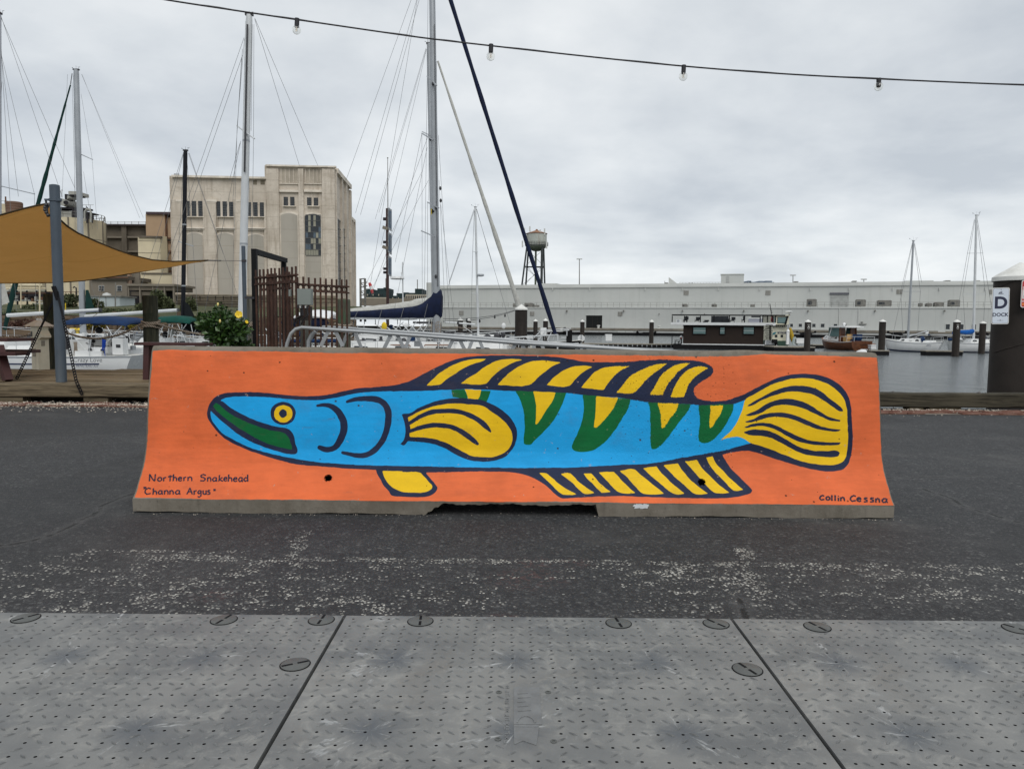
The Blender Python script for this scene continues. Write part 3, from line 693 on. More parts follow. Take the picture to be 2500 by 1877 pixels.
# roughly rolled, stippled area right of the middle
stip = sstep(GX, .42, .62) * (1 - sstep(GX, 1.05, 1.2)) * sstep(GS, .17, .3)

def concrete_nodes(t):
    f = t.noise(5, 7, 0.65); st = t.noise(1.0, 6, 0.65, t.map((26, 26, 2.5)))
    c = t.mix(t.ss(f, 0.3, 0.7), (0.125, 0.108, 0.084), (0.205, 0.183, 0.150))
    c = t.mix(t.math('MULTIPLY', t.ss(st, 0.5, 0.75), 0.5), c, (0.085, 0.073, 0.058))
    sp = t.n('ShaderNodeSeparateXYZ'); t.l(t.obj, sp.inputs[0])
    c = t.mix(t.math('MULTIPLY', t.ss(t.noise(60, 3, 0.6), 0.62, 0.75), 0.5), c, (0.06, 0.053, 0.045))
    return c
def barrier_concrete():
    t = NT('barrier_concrete'); c = concrete_nodes(t)
    t.bump(t.noise(70, 5, 0.65), 0.5, 0.004); t.bump(t.noise(9, 4, 0.6), 0.4, 0.012)
    return t.done(c, 0.92)
def mural_mat():
    t = NT('mural_paint')
    wob = t.math('MULTIPLY', t.math('SUBTRACT', t.noise(26, 3, 0.5), 0.5), 0.0075)
    rough_ = t.math('MULTIPLY', t.math('MULTIPLY', t.math('SUBTRACT', t.noise(220, 3, 0.6), 0.5), 0.013), t.attr('stipple'))
    wob = t.math('ADD', wob, rough_)
    wob2 = t.math('ADD', wob, t.math('MULTIPLY', t.math('SUBTRACT', t.noise(9, 5, 0.7), 0.5), 0.012))
    def on(nm, w_): return t.ss(t.math('ADD', t.attr(nm), w_), -0.0011, 0.0011)
    tone = t.noise(4.2, 5, 0.6); tone2 = t.noise(1.0, 7, 0.7, t.map((7, 7, 46)))
    def coat(col, k=.10):
        return t.mix(t.ss(t.math('ADD', t.math('MULTIPLY', tone, .6), t.math('MULTIPLY', tone2, .4)), 0.35, 0.65), mul(col, 1 - k), mul(col, 1 + k))
    orange, bl, nv, ye, gr = coat((0.65, 0.133, 0.042), .13), coat((0.010, 0.325, 0.70), .10), coat((0.0115, 0.019, 0.050), .22), coat((0.75, 0.47, 0.008), .09), coat((0.001, 0.112, 0.029), .14)
    c = orange
    for nm, col in (('navy_under', nv), ('blue', bl), ('green_bands', gr), ('yellow_under', ye), ('navy_over', nv), ('yellow_over', ye), ('green_mouth', gr), ('navy_top', nv)):
        c = t.mix(on(nm, wob), c, col)
    # smudges, pinholes through the paint
    c = t.mix(t.math('MULTIPLY', t.ss(t.noise(3.1, 7, 0.7, t.map((1, 1, 1.6))), 0.52, 0.8), 0.30), c, (0.10, 0.06, 0.05))
    pit = t.voro(17.0); ps = t.n('ShaderNodeSeparateColor'); t.l(pit.outputs['Color'], ps.inputs[0])
    hole = t.math('MULTIPLY', t.math('SUBTRACT', 1.0, t.ss(pit.outputs['Distance'], 0.06, 0.11)), t.math('GREATER_THAN', ps.outputs[0], 0.72))
    pit2 = t.voro(70.0); ps2 = t.n('ShaderNodeSeparateColor'); t.l(pit2.outputs['Color'], ps2.inputs[0])
    hole2 = t.math('MULTIPLY', t.math('SUBTRACT', 1.0, t.ss(pit2.outputs['Distance'], 0.10, 0.2)), t.math('GREATER_THAN', ps2.outputs[0], t.math('SUBTRACT', 0.985, t.math('MULTIPLY', t.attr('stipple'), 0.22))))
    hole = t.math('MAXIMUM', hole, hole2)
    scuff = t.math('MULTIPLY', t.ss(t.noise(1.0, 8, 0.75, t.map((2.2, 2.2, 34)), 1.2), 0.60, 0.70), t.ss(t.noise(2.4, 4, 0.6), 0.45, 0.65))
    c = t.mix(t.math('MULTIPLY', scuff, 0.5), c, (0.11, 0.075, 0.06))
    chip = t.math('MULTIPLY', t.ss(t.noise(34, 5, 0.7), 0.67, 0.70), 0.65)
    c = t.mix(chip, c, (0.42, 0.30, 0.24))
    c = t.mix(t.math('MULTIPLY', hole, 0.85), c, (0.045, 0.02, 0.012))
    cc = concrete_nodes(t)
    bare = t.math('SUBTRACT', 1.0, on('orange', wob2))
    c = t.mix(bare, c, cc)
    h = t.math('ADD', t.math('MULTIPLY', t.noise(120, 4, 0.65), t.math('ADD', 0.22, t.math('MULTIPLY', t.attr('stipple'), 1.0))), t.math('MULTIPLY', hole, -1.6))
    t.bump(h, 0.55, 0.004); t.bump(t.noise(7, 5, 0.6), 0.35, 0.012)
    t.b.inputs['Specular IOR Level'].default_value = 0.16
    return t.done(c, t.mix(bare, (0.55,) * 3, (0.92,) * 3))
bar_t = thing('concrete_barrier', 'orange concrete road barrier painted with a long blue and yellow fish', 'barrier', (0, 3.82, 0))
BC = barrier_concrete()
yv, zv = prof(gs)
V = np.stack([GX, BY + np.broadcast_to(yv, GX.shape), np.broadcast_to(zv, GX.shape)], -1).reshape(-1, 3)
# worn, slightly uneven casting: the top edge dips and the face undulates by a few millimetres
und = .0022 * np.sin(GX * 5.1 + 1) * np.sin(GS * 9) + .0016 * np.sin(GX * 13.0 + GS * 7)
und += (.003 * np.sin(GX * 6.3 + .5) + .002 * np.sin(GX * 17)) * sstep(GS, .74, .80)
und *= 1 - sstep(GS, SMAX - .035, SMAX)
V[:, 2] += (und * sstep(GS, .72, .80)).ravel(); V[:, 1] += (und * (1 - sstep(GS, .72, .80))).ravel()
i, j = np.meshgrid(np.arange(len(gx) - 1), np.arange(len(gs) - 1), indexing='ij'); q = (i * len(gs) + j).ravel()
F = np.stack([q, q + len(gs), q + len(gs) + 1, q + 1], 1)
HOLES = [on_barrier(801, 1168), on_barrier(1713, 1178)]
cxf = V[F].mean(1)
keep = np.ones(len(F), bool); fs_c = GS.ravel()[F].mean(1); fx_c = GX.ravel()[F].mean(1)
for hx, hs in HOLES:
    keep &= np.hypot(fx_c - hx, fs_c - hs) > .0165 * (1 + .12 * np.sin(5 * np.arctan2(fs_c - hs, fx_c - hx)))
V0 = V - np.array([0, 3.82, 0])
me = bpy.data.meshes.new('painted_face'); fastmesh(me, V0, F[keep])
for nm, arr in (('navy_under', nav1), ('blue', blue), ('green_bands', grn1), ('yellow_under', yel1), ('navy_over', nav2), ('yellow_over', yel2), ('green_mouth', grn2), ('navy_top', nav3), ('orange', org), ('stipple', stip)):
    me.attributes.new(nm, 'FLOAT', 'POINT').data.foreach_set('value', np.ascontiguousarray(arr, np.float32).ravel())
me.polygons.foreach_set('use_smooth', np.ones(len(me.polygons), bool)); me.materials.append(mural_mat())
face = bpy.data.objects.new('painted_face', me); COL.objects.link(face); face.parent = bar_t
face['label'] = 'orange painted front with a blue, green and yellow snakehead fish'
for hx, hs in HOLES:
    y_, z_ = prof(hs); y_ += BY
    m = MB(); n = Vector((0, -.9, .44))
    m.tube([(hx, y_ - .004, z_ + .002), (hx, y_ + .16, z_ - .02)], .0185, 14); m.f = m.f[:-2] + m.f[-1:]
    m.build('pin_hole', SLOT, bar_t)
# the concrete behind the painted skin, with the fork slot under its middle
def slot_z(x):
    if x < -.43 or x > .425: return max(0.0, .0035 + .003 * math.sin(x * 7 + 1) + .0012 * math.sin(x * 41))
    z = .055 + .0035 * math.sin(x * 17 + 2) + .0022 * math.sin(x * 61 + 1) + .0016 * math.sin(x * 173) + .004 * max(0, -x)
    l = (x + .43) / .09; r_ = (.425 - x) / .015
    if l < 1: z = .045 * l * l * (3 - 2 * l) + .004 * math.sin(x * 200)
    if r_ < 1: z *= max(0, r_)
    return max(0.0, z)
xs = sorted(set([BX0] + list(np.linspace(BX0, -.44, 90)) + list(np.linspace(-.43, .425, 90)) + [.41] + list(np.linspace(.44, BX1, 90)) + [BX1]))
m = MB(); rows = []
for x in xs:
    zb = slot_z(x); zb2 = zb if zb > .02 else 0.0
    pts = [(BY, .068), (BY + .001, (.068 + zb) / 2), (BY + .002, zb), (BY + .25, zb2), (BY + .62, zb2), (BY + .628, .068)]
    pts += [(2 * (BY + .315) - (BY + a), b) for a, b in _kn[2:-1]] + [(BY + .300, .797)]
    rows.append([(x, a, b) for a, b in pts])
k = len(rows[0])
for r_ in rows: m.v += r_
for a in range(len(rows) - 1):
    for b in range(k - 1): m.f.append((a*k + b, (a+1)*k + b, (a+1)*k + b + 1, a*k + b + 1))
for a, x in ((0, BX0), ((len(rows) - 1), BX1)):
    cap = rows[a] + [(x, BY + p, z) for p, z in reversed(_kn[1:-1])]
    b0 = len(m.v); m.v += cap; m.f.append(tuple(range(b0, b0 + len(cap))))
m.build('body', BC, bar_t)
# dab of white paint on the foot
dab = MB(); rr = np.random.default_rng(3)
for q_ in range(14):
    a = on_barrier(1548 + rr.uniform(0, 30), 1236 + rr.uniform(-4, 3)); dab.add([(a[0] - .012, BY - .0008, .055 + rr.uniform(-.016, 0)), (a[0] + .014, BY - .0008, .052 + rr.uniform(-.012, .004)), (a[0] + .02, BY - .0008, .060 + rr.uniform(-.006, .006)), (a[0] - .004, BY - .0008, .064 + rr.uniform(-.004, .002))], [(0, 1, 2, 3)])
for q_ in range(14):
    pass
dab.v = [(x, y - .00006 * (i_ // 4), z) for i_, (x, y, z) in enumerate(dab.v)]
dab.build('paint_dab', mat('dab_white', (0.62, 0.64, 0.66), 0.7, 0.15), bar_t)
# hand lettering, brushed on with a thin pen
GL = {'N': [[(0,0),(.05,1)], [(.05,1),(.85,.05)], [(.85,.05),(.95,1)]], 'o': [[(.5,0),(.1,.15),(0,.5),(.2,.9),(.6,1),(.95,.7),(.95,.3),(.5,0)]],
      'r': [[(.1,1),(.1,0)], [(.1,.6),(.4,.95),(.9,1)]], 't': [[(.5,1.75),(.45,0)], [(0,1.3),(1,1.4)]], 'h': [[(.1,1.8),(0,0)], [(.02,.6),(.4,1),(.8,.85),(.9,0)]],
      'e': [[(.05,.5),(.9,.62),(.75,.95),(.4,1),(.05,.65),(.1,.2),(.5,0),(.95,.15)]], 'n': [[(.05,1),(.05,0)], [(.05,.6),(.45,1),(.8,.85),(.92,0)]],
      'S': [[(.9,.85),(.5,1),(.1,.85),(.15,.6),(.6,.5),(.85,.3),(.6,.03),(0,.05)]], 'a': [[(.8,.95),(.35,1),(0,.5),(.2,.05),(.6,.1),(.85,.6)], [(.85,1),(.85,.2),(1,0)]],
      'k': [[(.1,1.7),(0,0)], [(.8,1.05),(.08,.5),(.9,0)]], 'd': [[(.85,1.75),(.9,0)], [(.85,.8),(.4,1),(0,.5),(.3,.02),(.85,.3)]],
      'C': [[(.95,.85),(.6,1),(.15,.75),(0,.35),(.3,.02),(.95,.15)]], 'A': [[(0,0),(.55,1),(.95,0)], [(.15,.4),(.85,.42)]],
      'g': [[(.8,.95),(.35,1),(.05,.55),(.3,.15),(.8,.5)], [(.85,1),(.8,-.4),(.4,-.7),(.05,-.5)]], 'u': [[(.05,1),(.1,.2),(.5,0),(.85,.3)], [(.88,1),(.95,0)]],
      's': [[(.9,.95),(.3,1),(.15,.7),(.8,.45),(.75,.08),(.05,.02)]], 'l': [[(.5,1.75),(.5,0)]], 'i': [[(.5,.95),(.5,0)], [(.5,1.3),(.5,1.42)]], '"': [[(.2,1),(.3,0)], [(.7,1),(.8,0)]]}
let = MB()
def pen(P, wd):
    P = smooth(np.array(P), False, 5) if len(P) > 2 else np.array(P)
    P = np.vstack([P, [P[-1]]]) if len(P) < 3 else P
    pts = []
    for x, s in P: y, z = prof(s); w0_ = .0022 * math.sin(x * 5.1 + 1) * math.sin(s * 9) + .0016 * math.sin(x * 13.0 + s * 7); pts.append(Vector((x, BY + y + w0_ - .0013, z + .0008)))
    L = []
    for k_ in range(len(pts)):
        tx = pts[min(k_ + 1, len(pts) - 1)] - pts[max(k_ - 1, 0)]
        if tx.length < 1e-7: tx = Vector((1, 0, 0))
        nn = Vector((0, -.8, .6)); sd_ = tx.cross(nn).normalized() * wd * (.5 + .08 * math.sin(k_ * 1.7)); L += [pts[k_] - sd_, pts[k_] + sd_]
    b0 = len(let.v); let.v += [tuple(p) for p in L]
    for k_ in range(len(pts) - 1): let.f.append((b0 + 2*k_, b0 + 2*k_ + 1, b0 + 2*k_ + 3, b0 + 2*k_ + 2))
def write(reg, spec, wd=.0062):
    for ch, x0, x1, yt, yb in spec:
        big = ch in 'NSCA"'
        for st in GL[ch]:
            Q = [(x0 + u * (x1 - x0), yb - v * (yb - yt)) for u, v in st]
            Qs = []
            for (a, b), (c_, d_) in zip(Q[:-1], Q[1:]): Qs += [(a, b)]
            Qs.append(Q[-1]); P = [bp(reg, *p_) for p_ in Qs]; P.append((P[-1][0] + 1e-4, P[-1][1]))
            pen(P, wd)
write('A', [('N',143,192,1067,1120),('o',208,240,1090,1119),('r',252,276,1090,1118),('t',288,322,1092,1118),('h',328,356,1088,1117),('e',366,396,1088,1116),('r',408,430,1088,1116),('n',440,474,1086,1116),
            ('S',535,582,1068,1118),('n',590,618,1090,1120),('a',628,664,1092,1121),('k',678,712,1092,1120),('e',714,742,1090,1118),('h',750,780,1092,1122),('e',788,820,1092,1122),('a',828,862,1092,1124),('d',868,904,1092,1122)])
write('A', [('"',96,120,1163,1180),('C',108,155,1172,1222),('h',170,200,1195,1222),('a',210,246,1192,1220),('n',258,290,1190,1220),('n',300,330,1190,1220),('a',343,382,1190,1220),
            ('A',432,476,1170,1220),('r',486,510,1192,1222),('g',514,546,1192,1222),('u',556,582,1190,1222),('s',588,614,1190,1222),('"',636,652,1180,1194)])
write('C', [('C',1427,1464,1230,1266),('o',1476,1506,1240,1266),('l',1512,1530,1246,1270),('l',1536,1556,1246,1270),('i',1564,1578,1246,1272),('n',1588,1620,1244,1272),
            ('C',1662,1706,1230,1276),('e',1712,1746,1246,1276),('s',1764,1796,1248,1280),('s',1812,1844,1248,1280),('n',1856,1888,1252,1282),('a',1904,1948,1254,1284)], .0075)
let.build('lettering', mat('lettering_paint', (0.022, 0.016, 0.035), 0.6, 0.2), bar_t)
# ------------------------------------------------------------------ bull rails, deck
WOODG = wood('weathered_timber', (0.215, 0.172, 0.110), (0.050, 0.038, 0.025), 1.0, 0)
DECKW = wood('deck_timber', (0.27, 0.205, 0.125), (0.10, 0.075, 0.048), 1.0, 0)
DARKT = wood('dark_timber', (0.085, 0.075, 0.052), (0.017, 0.015, 0.011), 1.3, 0)
STEEL = mat('galvanised_bolt', (0.12, 0.115, 0.11), 0.6, 0.2, 20)
def bull_rail(label, x0, x1, z0, z1, mt, blocks, bolts):
    t = thing('bull_rail', label, 'timber rail', ((x0 + x1) / 2, 8.45, 0), group='timber rails along the quay edge')
    m = MB(); n = 60
    prof_ = [(8.365, z0), (8.352, z0 + .012), (8.35, z1 - .014), (8.365, z1), (8.53, z1), (8.545, z1 - .012), (8.545, z0)]
    for k in range(n + 1):
        x = x0 + (x1 - x0) * k / n; dz = .004 * math.sin(x * 2.3) + .002 * math.sin(x * 9); dy = .004 * math.sin(x * 3.1 + 1)
        m.v += [(x, a + dy, b + dz + (.004 * math.sin(x * 23) if b == z1 else 0)) for a, b in prof_]
    c = len(prof_)
    for k in range(n):
        for b in range(c): m.f.append((k*c + b, (k+1)*c + b, (k+1)*c + (b+1) % c, k*c + (b+1) % c))
    m.f += [tuple(range(c)), tuple(n*c + b for b in range(c))]
    m.build('beam', mt, t)
    for bx, w_ in blocks:
        q = MB(); q.box(bx - w_/2, bx + w_/2, 8.375, 8.52, 0.0, z0 - .002); q.build('support_block', WOODG, t)
    for bx in bolts:
        q = MB(); q.lathe((bx, 8.43, z1), [(.016, -.002), (.016, .012), (.008, .018), (.001, .018)], 10, False); q.build('bolt', STEEL, t)
bull_rail('weathered timber rail on blocks along the deck edge beside the fish barrier\'s head', -8.2, -.06, .067, .219, WOODG, [(-5.72, .27), (-4.75, .28), (-3.4, .3), (-2.2, .3), (-1, .3), (-7, .3)], [-7.4, -2.5])
bull_rail('dark weathered timber rail on blocks at the water\'s edge beside the fish barrier\'s tail', -.04, 8.2, .040, .200, DARKT, [(.8, .3), (2.2, .3), (4.62, .16), (4.95, .36), (6.4, .3)], [4.37, 5.36, 6.9])
deck = MB(); 
for yy in (8.8, 9.9, 11.3, 12.9): deck.box(-9.6 if yy < 11.5 else -4.9, -2.5, yy, yy + .15, -.12, .136)
deck_o = struct('deck', deck, DARKT)
for k in range(10):
    y0 = 8.60 + k * .292
    for (x0, x1) in ((-9.6, -6.1 - .5 * (k % 3)), (-6.1 - .5 * (k % 3) + .012, -2.5)):
        m = MB(); zt_ = .196 + rng.normal(0, .010); m.box(x0, x1, y0, y0 + .245, .14, zt_); m.build('plank', DECKW, deck_o)
for k in range(6):
    m = MB(); m.box(-4.9, -2.5, 11.53 + k * .292, 11.53 + k * .292 + .272, .14, .2); m.build('plank', DECKW, deck_o)

# ------------------------------------------------------------------ shade sail and its posts
POSTM = mat('blue_grey_steel', (0.056, 0.076, 0.100), 0.55, 0.12, 4, bump=0.05, bs=30, dirt=(0.16, 0.17, 0.17), da=0.4, ds=3, streak=True)
BLK = mat('black_steel', (0.006, 0.006, 0.008), 0.7, 0.2, 8)
DKM = mat('dark_hardware', (0.03, 0.03, 0.035), 0.5, 0.2, 10)
b0, t0 = at(150, 930, 8.9), at(133, 455, 8.9); b0.z = .2
post = thing('shade_post', 'tall blue grey steel post holding the tan shade sail on the deck', 'post', b0, group='shade sail posts')
m = MB(); m.tube([b0, b0.lerp(t0, .3), b0.lerp(t0, .301), t0], [.060, .059, .0565, .0565], 20); m.build('pole', POSTM, post, smooth=True)
m = MB(); m.lathe(t0, [(.055, 0), (.055, .012), (.03, .02), (.001, .02)], 20, False); m.build('cap', POSTM, post, smooth=True)
cl = b0.lerp(t0, .93)
m = MB(); m.lathe(cl, [(.058, -.016), (.066, -.014), (.066, .014), (.058, .016)], 20, False); m.bar(cl + Vector((.05, -.03, 0)), cl + Vector((.095, -.04, 0)), .03, .03); m.bar(cl + Vector((-.05, -.03, 0)), cl + Vector((-.10, -.03, .0)), .03, .02); m.build('clamp', POSTM, post)
m = MB()
for a in range(5): m.ball(cl + Vector((-.085 - .02 * math.sin(a), -.03, -.06 - .03 * a)), .022, 8, 6)
m.tube([cl + Vector((-.09, -.03, 0)), cl + Vector((-.08, -.02, -.2))], .012); m.build('shackle', DKM, post)
def perf(name, p, q, parent, wd=.036, step=.036):
    p, q = Vector(p), Vector(q); d = (q - p).normalized(); s_ = d.cross(Vector((0, 1, 0))).normalized() * (wd / 2 - .004); m = MB()
    for sg in (-1, 1): m.bar(p + s_ * sg, q + s_ * sg, .008, .006, up=(0, 1, 0))
    k = int((q - p).length / step)
    for a in range(k + 1): c = p + d * (a + .5) * step; m.bar(c - s_, c + s_, .014, .006, up=(0, 1, 0))
    return m.build(name, BLK, parent)
top1 = at(141, 712, 8.83)
e1 = atz(40, 926, .2); e2 = at(186, 930, 8.34); e3 = at(200, 962, 8.335)
mid1 = top1.lerp(e1, .40); br = MB(); br.bar(top1, mid1, .022, .008, up=(0, 1, 0)); br.build('strap', BLK, post); perf('brace', mid1, e1, post)
mid2 = top1.lerp(e2, .30); br = MB(); br.bar(top1 + Vector((0, -.01, 0)), mid2, .026, .008, up=(0, 1, 0)); br.build('strap', BLK, post); perf('brace', mid2, e2, post); perf('brace', e2, e3, post)
br = MB(); br.bar(top1 + Vector((-.03, -.03, .06)), top1 + Vector((.02, -.03, -.10)), .05, .03); br.build('buckle', BLK, post)
b2, t2 = at(600.5, 860, 12.9), at(594, 602, 12.9); b2.z = .2
post2 = thing('shade_post', 'slim blue grey steel post behind the hibiscus at the sail\'s far tip', 'post', b2, group='shade sail posts')
m = MB(); m.tube([b2, t2], .034, 16); m.build('pole', POSTM, post2, smooth=True)
m = MB(); m.lathe(t2, [(.033, 0), (.033, .01), (.001, .014)], 16, False); m.build('cap', POSTM, post2)
cc = at(595.5, 637, 12.9); m = MB(); m.lathe(cc, [(.035, -.02), (.042, -.018), (.042, .018), (.035, .02)], 16, False); m.build('clamp', DKM, post2)

def interp(pts, x): return float(np.interp(x, [p[0] for p in pts], [p[1] for p in pts]))
SX0, SX1 = -300, 508
topE = [(-300, 606), (-200, 582), (-100, 553), (0, 525.5), (30, 517), (60, 509), (90, 502), (112, 498), (121, 497), (124, 501), (130, 512), (145, 535), (165, 553), (190, 569), (236, 590), (280, 608), (320, 622), (371, 634.5), (420, 638.5), (460, 637.5), (508, 635.5)]
botE = [(-300, 684), (-150, 689), (0, 691.3), (135, 690.2), (202, 685.5), (276, 675), (337, 664.5), (420, 650.5), (470, 640.8), (508, 636)]
topY = [(-300, 9.6), (-100, 9.1), (121, 8.95), (145, 9.1), (236, 10.0), (320, 10.9), (420, 11.9), (508, 12.7)]
botY = [(-300, 13.6), (135, 13.6), (337, 13.2), (508, 12.7)]
ux_ = sorted(set(list(np.linspace(SX0, SX1, 70)) + [121, 124, 130, 118]))
m = MB(); nv_ = 18
for x in ux_:
    a, b = at(x, interp(topE, x), interp(topY, x)), at(x, interp(botE, x), interp(botY, x))
    for k in range(nv_ + 1):
        v = k / nv_; p = a.lerp(b, v); p.z -= .10 * math.sin(math.pi * v) * min(1, (SX1 - x) / 250) - .004 * math.sin(v * 24 + x * .01); m.v.append(tuple(p))
for a in range(len(ux_) - 1):
    for k in range(nv_): m.f.append((a*(nv_+1) + k, (a+1)*(nv_+1) + k, (a+1)*(nv_+1) + k + 1, a*(nv_+1) + k + 1))
def sail_mat():
    t = NT('tan_shade_cloth')
    g = t.noise(1.0, 6, 0.6, t.map((1.2, 1.0, 9))); wv = t.noise(240, 2, 0.5)
    c = t.mix(t.ss(g, 0.3, 0.7), (0.62, 0.46, 0.235), (0.72, 0.55, 0.30))
    c = t.mix(t.math('MULTIPLY', wv, 0.25), c, (0.50, 0.33, 0.13))
    sp_ = t.n('ShaderNodeSeparateXYZ'); t.l(t.obj, sp_.inputs[0]); seam = t.math('LESS_THAN', t.math('FRACT', t.math('ADD', t.math('MULTIPLY', sp_.outputs[1], .55), t.math('MULTIPLY', sp_.outputs[0], .16))), .018)
    c = t.mix(t.math('MULTIPLY', seam, .45), c, (0.30, 0.19, 0.07)); fold = t.noise(1.0, 5, .6, t.map((.9, 3.2, 4.0)), .8)
    c = t.mix(t.math('MULTIPLY', t.ss(fold, .5, .7), .18), c, (0.40, 0.27, 0.11)); t.bump(fold, 0.6, 0.10)
    t.bump(g, 0.35, 0.05); t.bump(wv, 0.2, 0.002)
    t.b.inputs['Specular IOR Level'].default_value = 0.1
    tr = t.n('ShaderNodeBsdfTranslucent'); t.put(tr.inputs['Color'], (0.78, 0.57, 0.30, 1))
    ms = t.n('ShaderNodeMixShader'); ms.inputs[0].default_value = 0.52
    t.l(t.b.outputs[0], ms.inputs[1]); t.l(tr.outputs[0], ms.inputs[2])
    o = [x for x in t.t.nodes if x.type == 'OUTPUT_MATERIAL'][0]; t.l(ms.outputs[0], o.inputs[0])
    return t.done(c, 0.9)
st = thing('shade_sail', 'tan fabric shade sail stretched above the deck from the blue grey post', 'shade sail', at(121, 497, 8.95))
so = m.build('cloth', sail_mat(), st, smooth=True)
mo = so.modifiers.new('thickness', 'SOLIDIFY'); mo.thickness = .003
m = MB(); m.tube([at(x, y, interp(topY, x)) for x, y in topE], .011, 6); m.build('hem', mat('sail_hem', (0.055, 0.038, 0.02), 0.9, 0.2), st)
m = MB(); m.tube([at(x, y + .6, interp(botY, x)) for x, y in botE], .008, 6); m.build('hem', _mc['sail_hem'], st)
m = MB(); m.tube([at(508, 636, 12.7), at(540, 636.5, 12.78)], .012, 6); m.tube([at(540, 636.5, 12.78), at(592, 637, 12.88)], .005, 5); m.build('tension_cable', STEEL, st)
m = MB(); m.tube([at(121, 498, 8.95), cl + Vector((-.09, -.03, -.12))], .012, 6); m.build('tension_cable', STEEL, st)

# ------------------------------------------------------------------ deck furniture
BEIGE = mat('pedestal_beige', (0.66, 0.62, 0.49), 0.55, 0.08, 3, dirt=(0.25, 0.22, 0.15), da=0.35, ds=3, streak=True)
WHITE = mat('white_gelcoat', (0.74, 0.75, 0.74), 0.35, 0.05, 2, dirt=(0.42, 0.41, 0.36), da=0.35, ds=1.2, streak=True)
pb = at(100, 897, 11.3); pb.z = .2
ped = thing('power_pedestal', 'beige dockside power pedestal with white cap beside the dark pile', 'power pedestal', pb, R(-32))
H_ = .72
m = MB(); m.box(-.10, .10, -.08, .08, 0, H_ - .06); m.build('body', BEIGE, ped, local=True)
m = MB(); m.add([(-.17, -.15, H_ - .06), (.17, -.15, H_ - .06), (.17, .15, H_ - .06), (-.17, .15, H_ - .06), (-.04, -.04, H_ + .03), (.04, -.04, H_ + .03), (.04, .04, H_ + .03), (-.04, .04, H_ + .03)], [(0,3,2,1),(4,5,6,7),(0,1,5,4),(1,2,6,5),(2,3,7,6),(3,0,4,7)]); m.build('cap', WHITE, ped, local=True)
m = MB(); m.lathe((0, 0, H_ + .03), [(.035, 0), (.035, .025), (.02, .035), (.001, .036)], 12, False); m.build('knob', WHITE, ped, local=True)
m = MB(); m.add([(.10, -.07, .62), (.10, .07, .62), (.20, .07, .52), (.20, -.07, .52), (.10, -.07, .46), (.10, .07, .46), (.20, .07, .49), (.20, -.07, .49)], [(0,1,2,3),(4,7,6,5),(0,3,7,4),(1,5,6,2),(3,2,6,7),(0,4,5,1)]); m.build('outlet_hood', BEIGE, ped, local=True)
for (x0, x1, z0, z1) in ((-.05, .03, .20, .32), (-.08, -.05, .50, .58)):
    m = MB(); m.box(x0, x1, -.088, -.08, z0, z1); m.build('outlet_cover', DKM if z0 > .4 else mat('outlet_grey', (0.25, 0.22, 0.17), 0.5), ped, local=True)
m = MB(); m.box(.10, .108, -.03, .02, .36, .44); m.build('outlet_cover', _mc['outlet_grey'], ped, local=True)
m = MB(); m.box(-.102, .102, -.083, -.079, .395, .402); m.build('seam', _mc['outlet_grey'], ped, local=True)

MAROON = mat('maroon_paint', (0.046, 0.013, 0.012), 0.55, 0.2, 4, bump=0.1, bs=30)
pt = thing('picnic_table', 'maroon painted picnic table at the frame edge beside the shade post', 'picnic table', (-6.75, 9.25, .2))
r_ = at(48, 864, 9.0)
m = MB(); m.box(r_.x - 1.8, r_.x, 8.92, 9.2, r_.z - .02, r_.z + .02); m.build('seat', MAROON, pt)
m = MB(); m.box(r_.x - 1.8, r_.x - .38, 9.75, 10.0, r_.z - .02, r_.z + .02); m.build('seat', MAROON, pt)
q_ = at(24, 830, 9.25); m = MB(); m.box(q_.x - 1.7, q_.x, 9.2, 9.75, q_.z - .02, q_.z + .02); m.build('top', MAROON, pt)
for dx in (0, -1.35):
    m = MB(); m.bar(at(-4, 845, 9.1) + Vector((dx, 0, 0)), Vector((at(18, 897, 9.0).x + dx, 9.0, .2)), .09, .09); m.build('leg', MAROON, pt)
    if dx == 0: continue
    m = MB(); m.bar(at(-30, 845, 9.1) + Vector((dx, .4, 0)), Vector((at(-30, 897, 9.0).x + dx - .1, 9.95, .2)), .09, .09); m.build('leg', MAROON, pt)
    m = MB(); m.bar(Vector((r_.x - .28 + dx, 8.95, r_.z - .05)), Vector((r_.x - .42 + dx, 9.98, r_.z - .05)), .05, .07); m.build('crosspiece', MAROON, pt)
pt2 = thing('picnic_bench', 'maroon painted bench standing behind the orange barrier\'s left end', 'bench', (-4.1, 9.4, .2))
a_, b_ = at(337, 839, 9.4), at(506, 839, 9.4)
m = MB(); m.box(a_.x, b_.x, 9.3, 9.58, a_.z - .017, a_.z + .017); m.build('seat', MAROON, pt2)
for px in (366, 490):
    p = at(px, 845, 9.44); m = MB(); m.bar((p.x, 9.44, a_.z - .017), (p.x - .02, 9.44, .2), .07, .2); m.build('leg', MAROON, pt2)

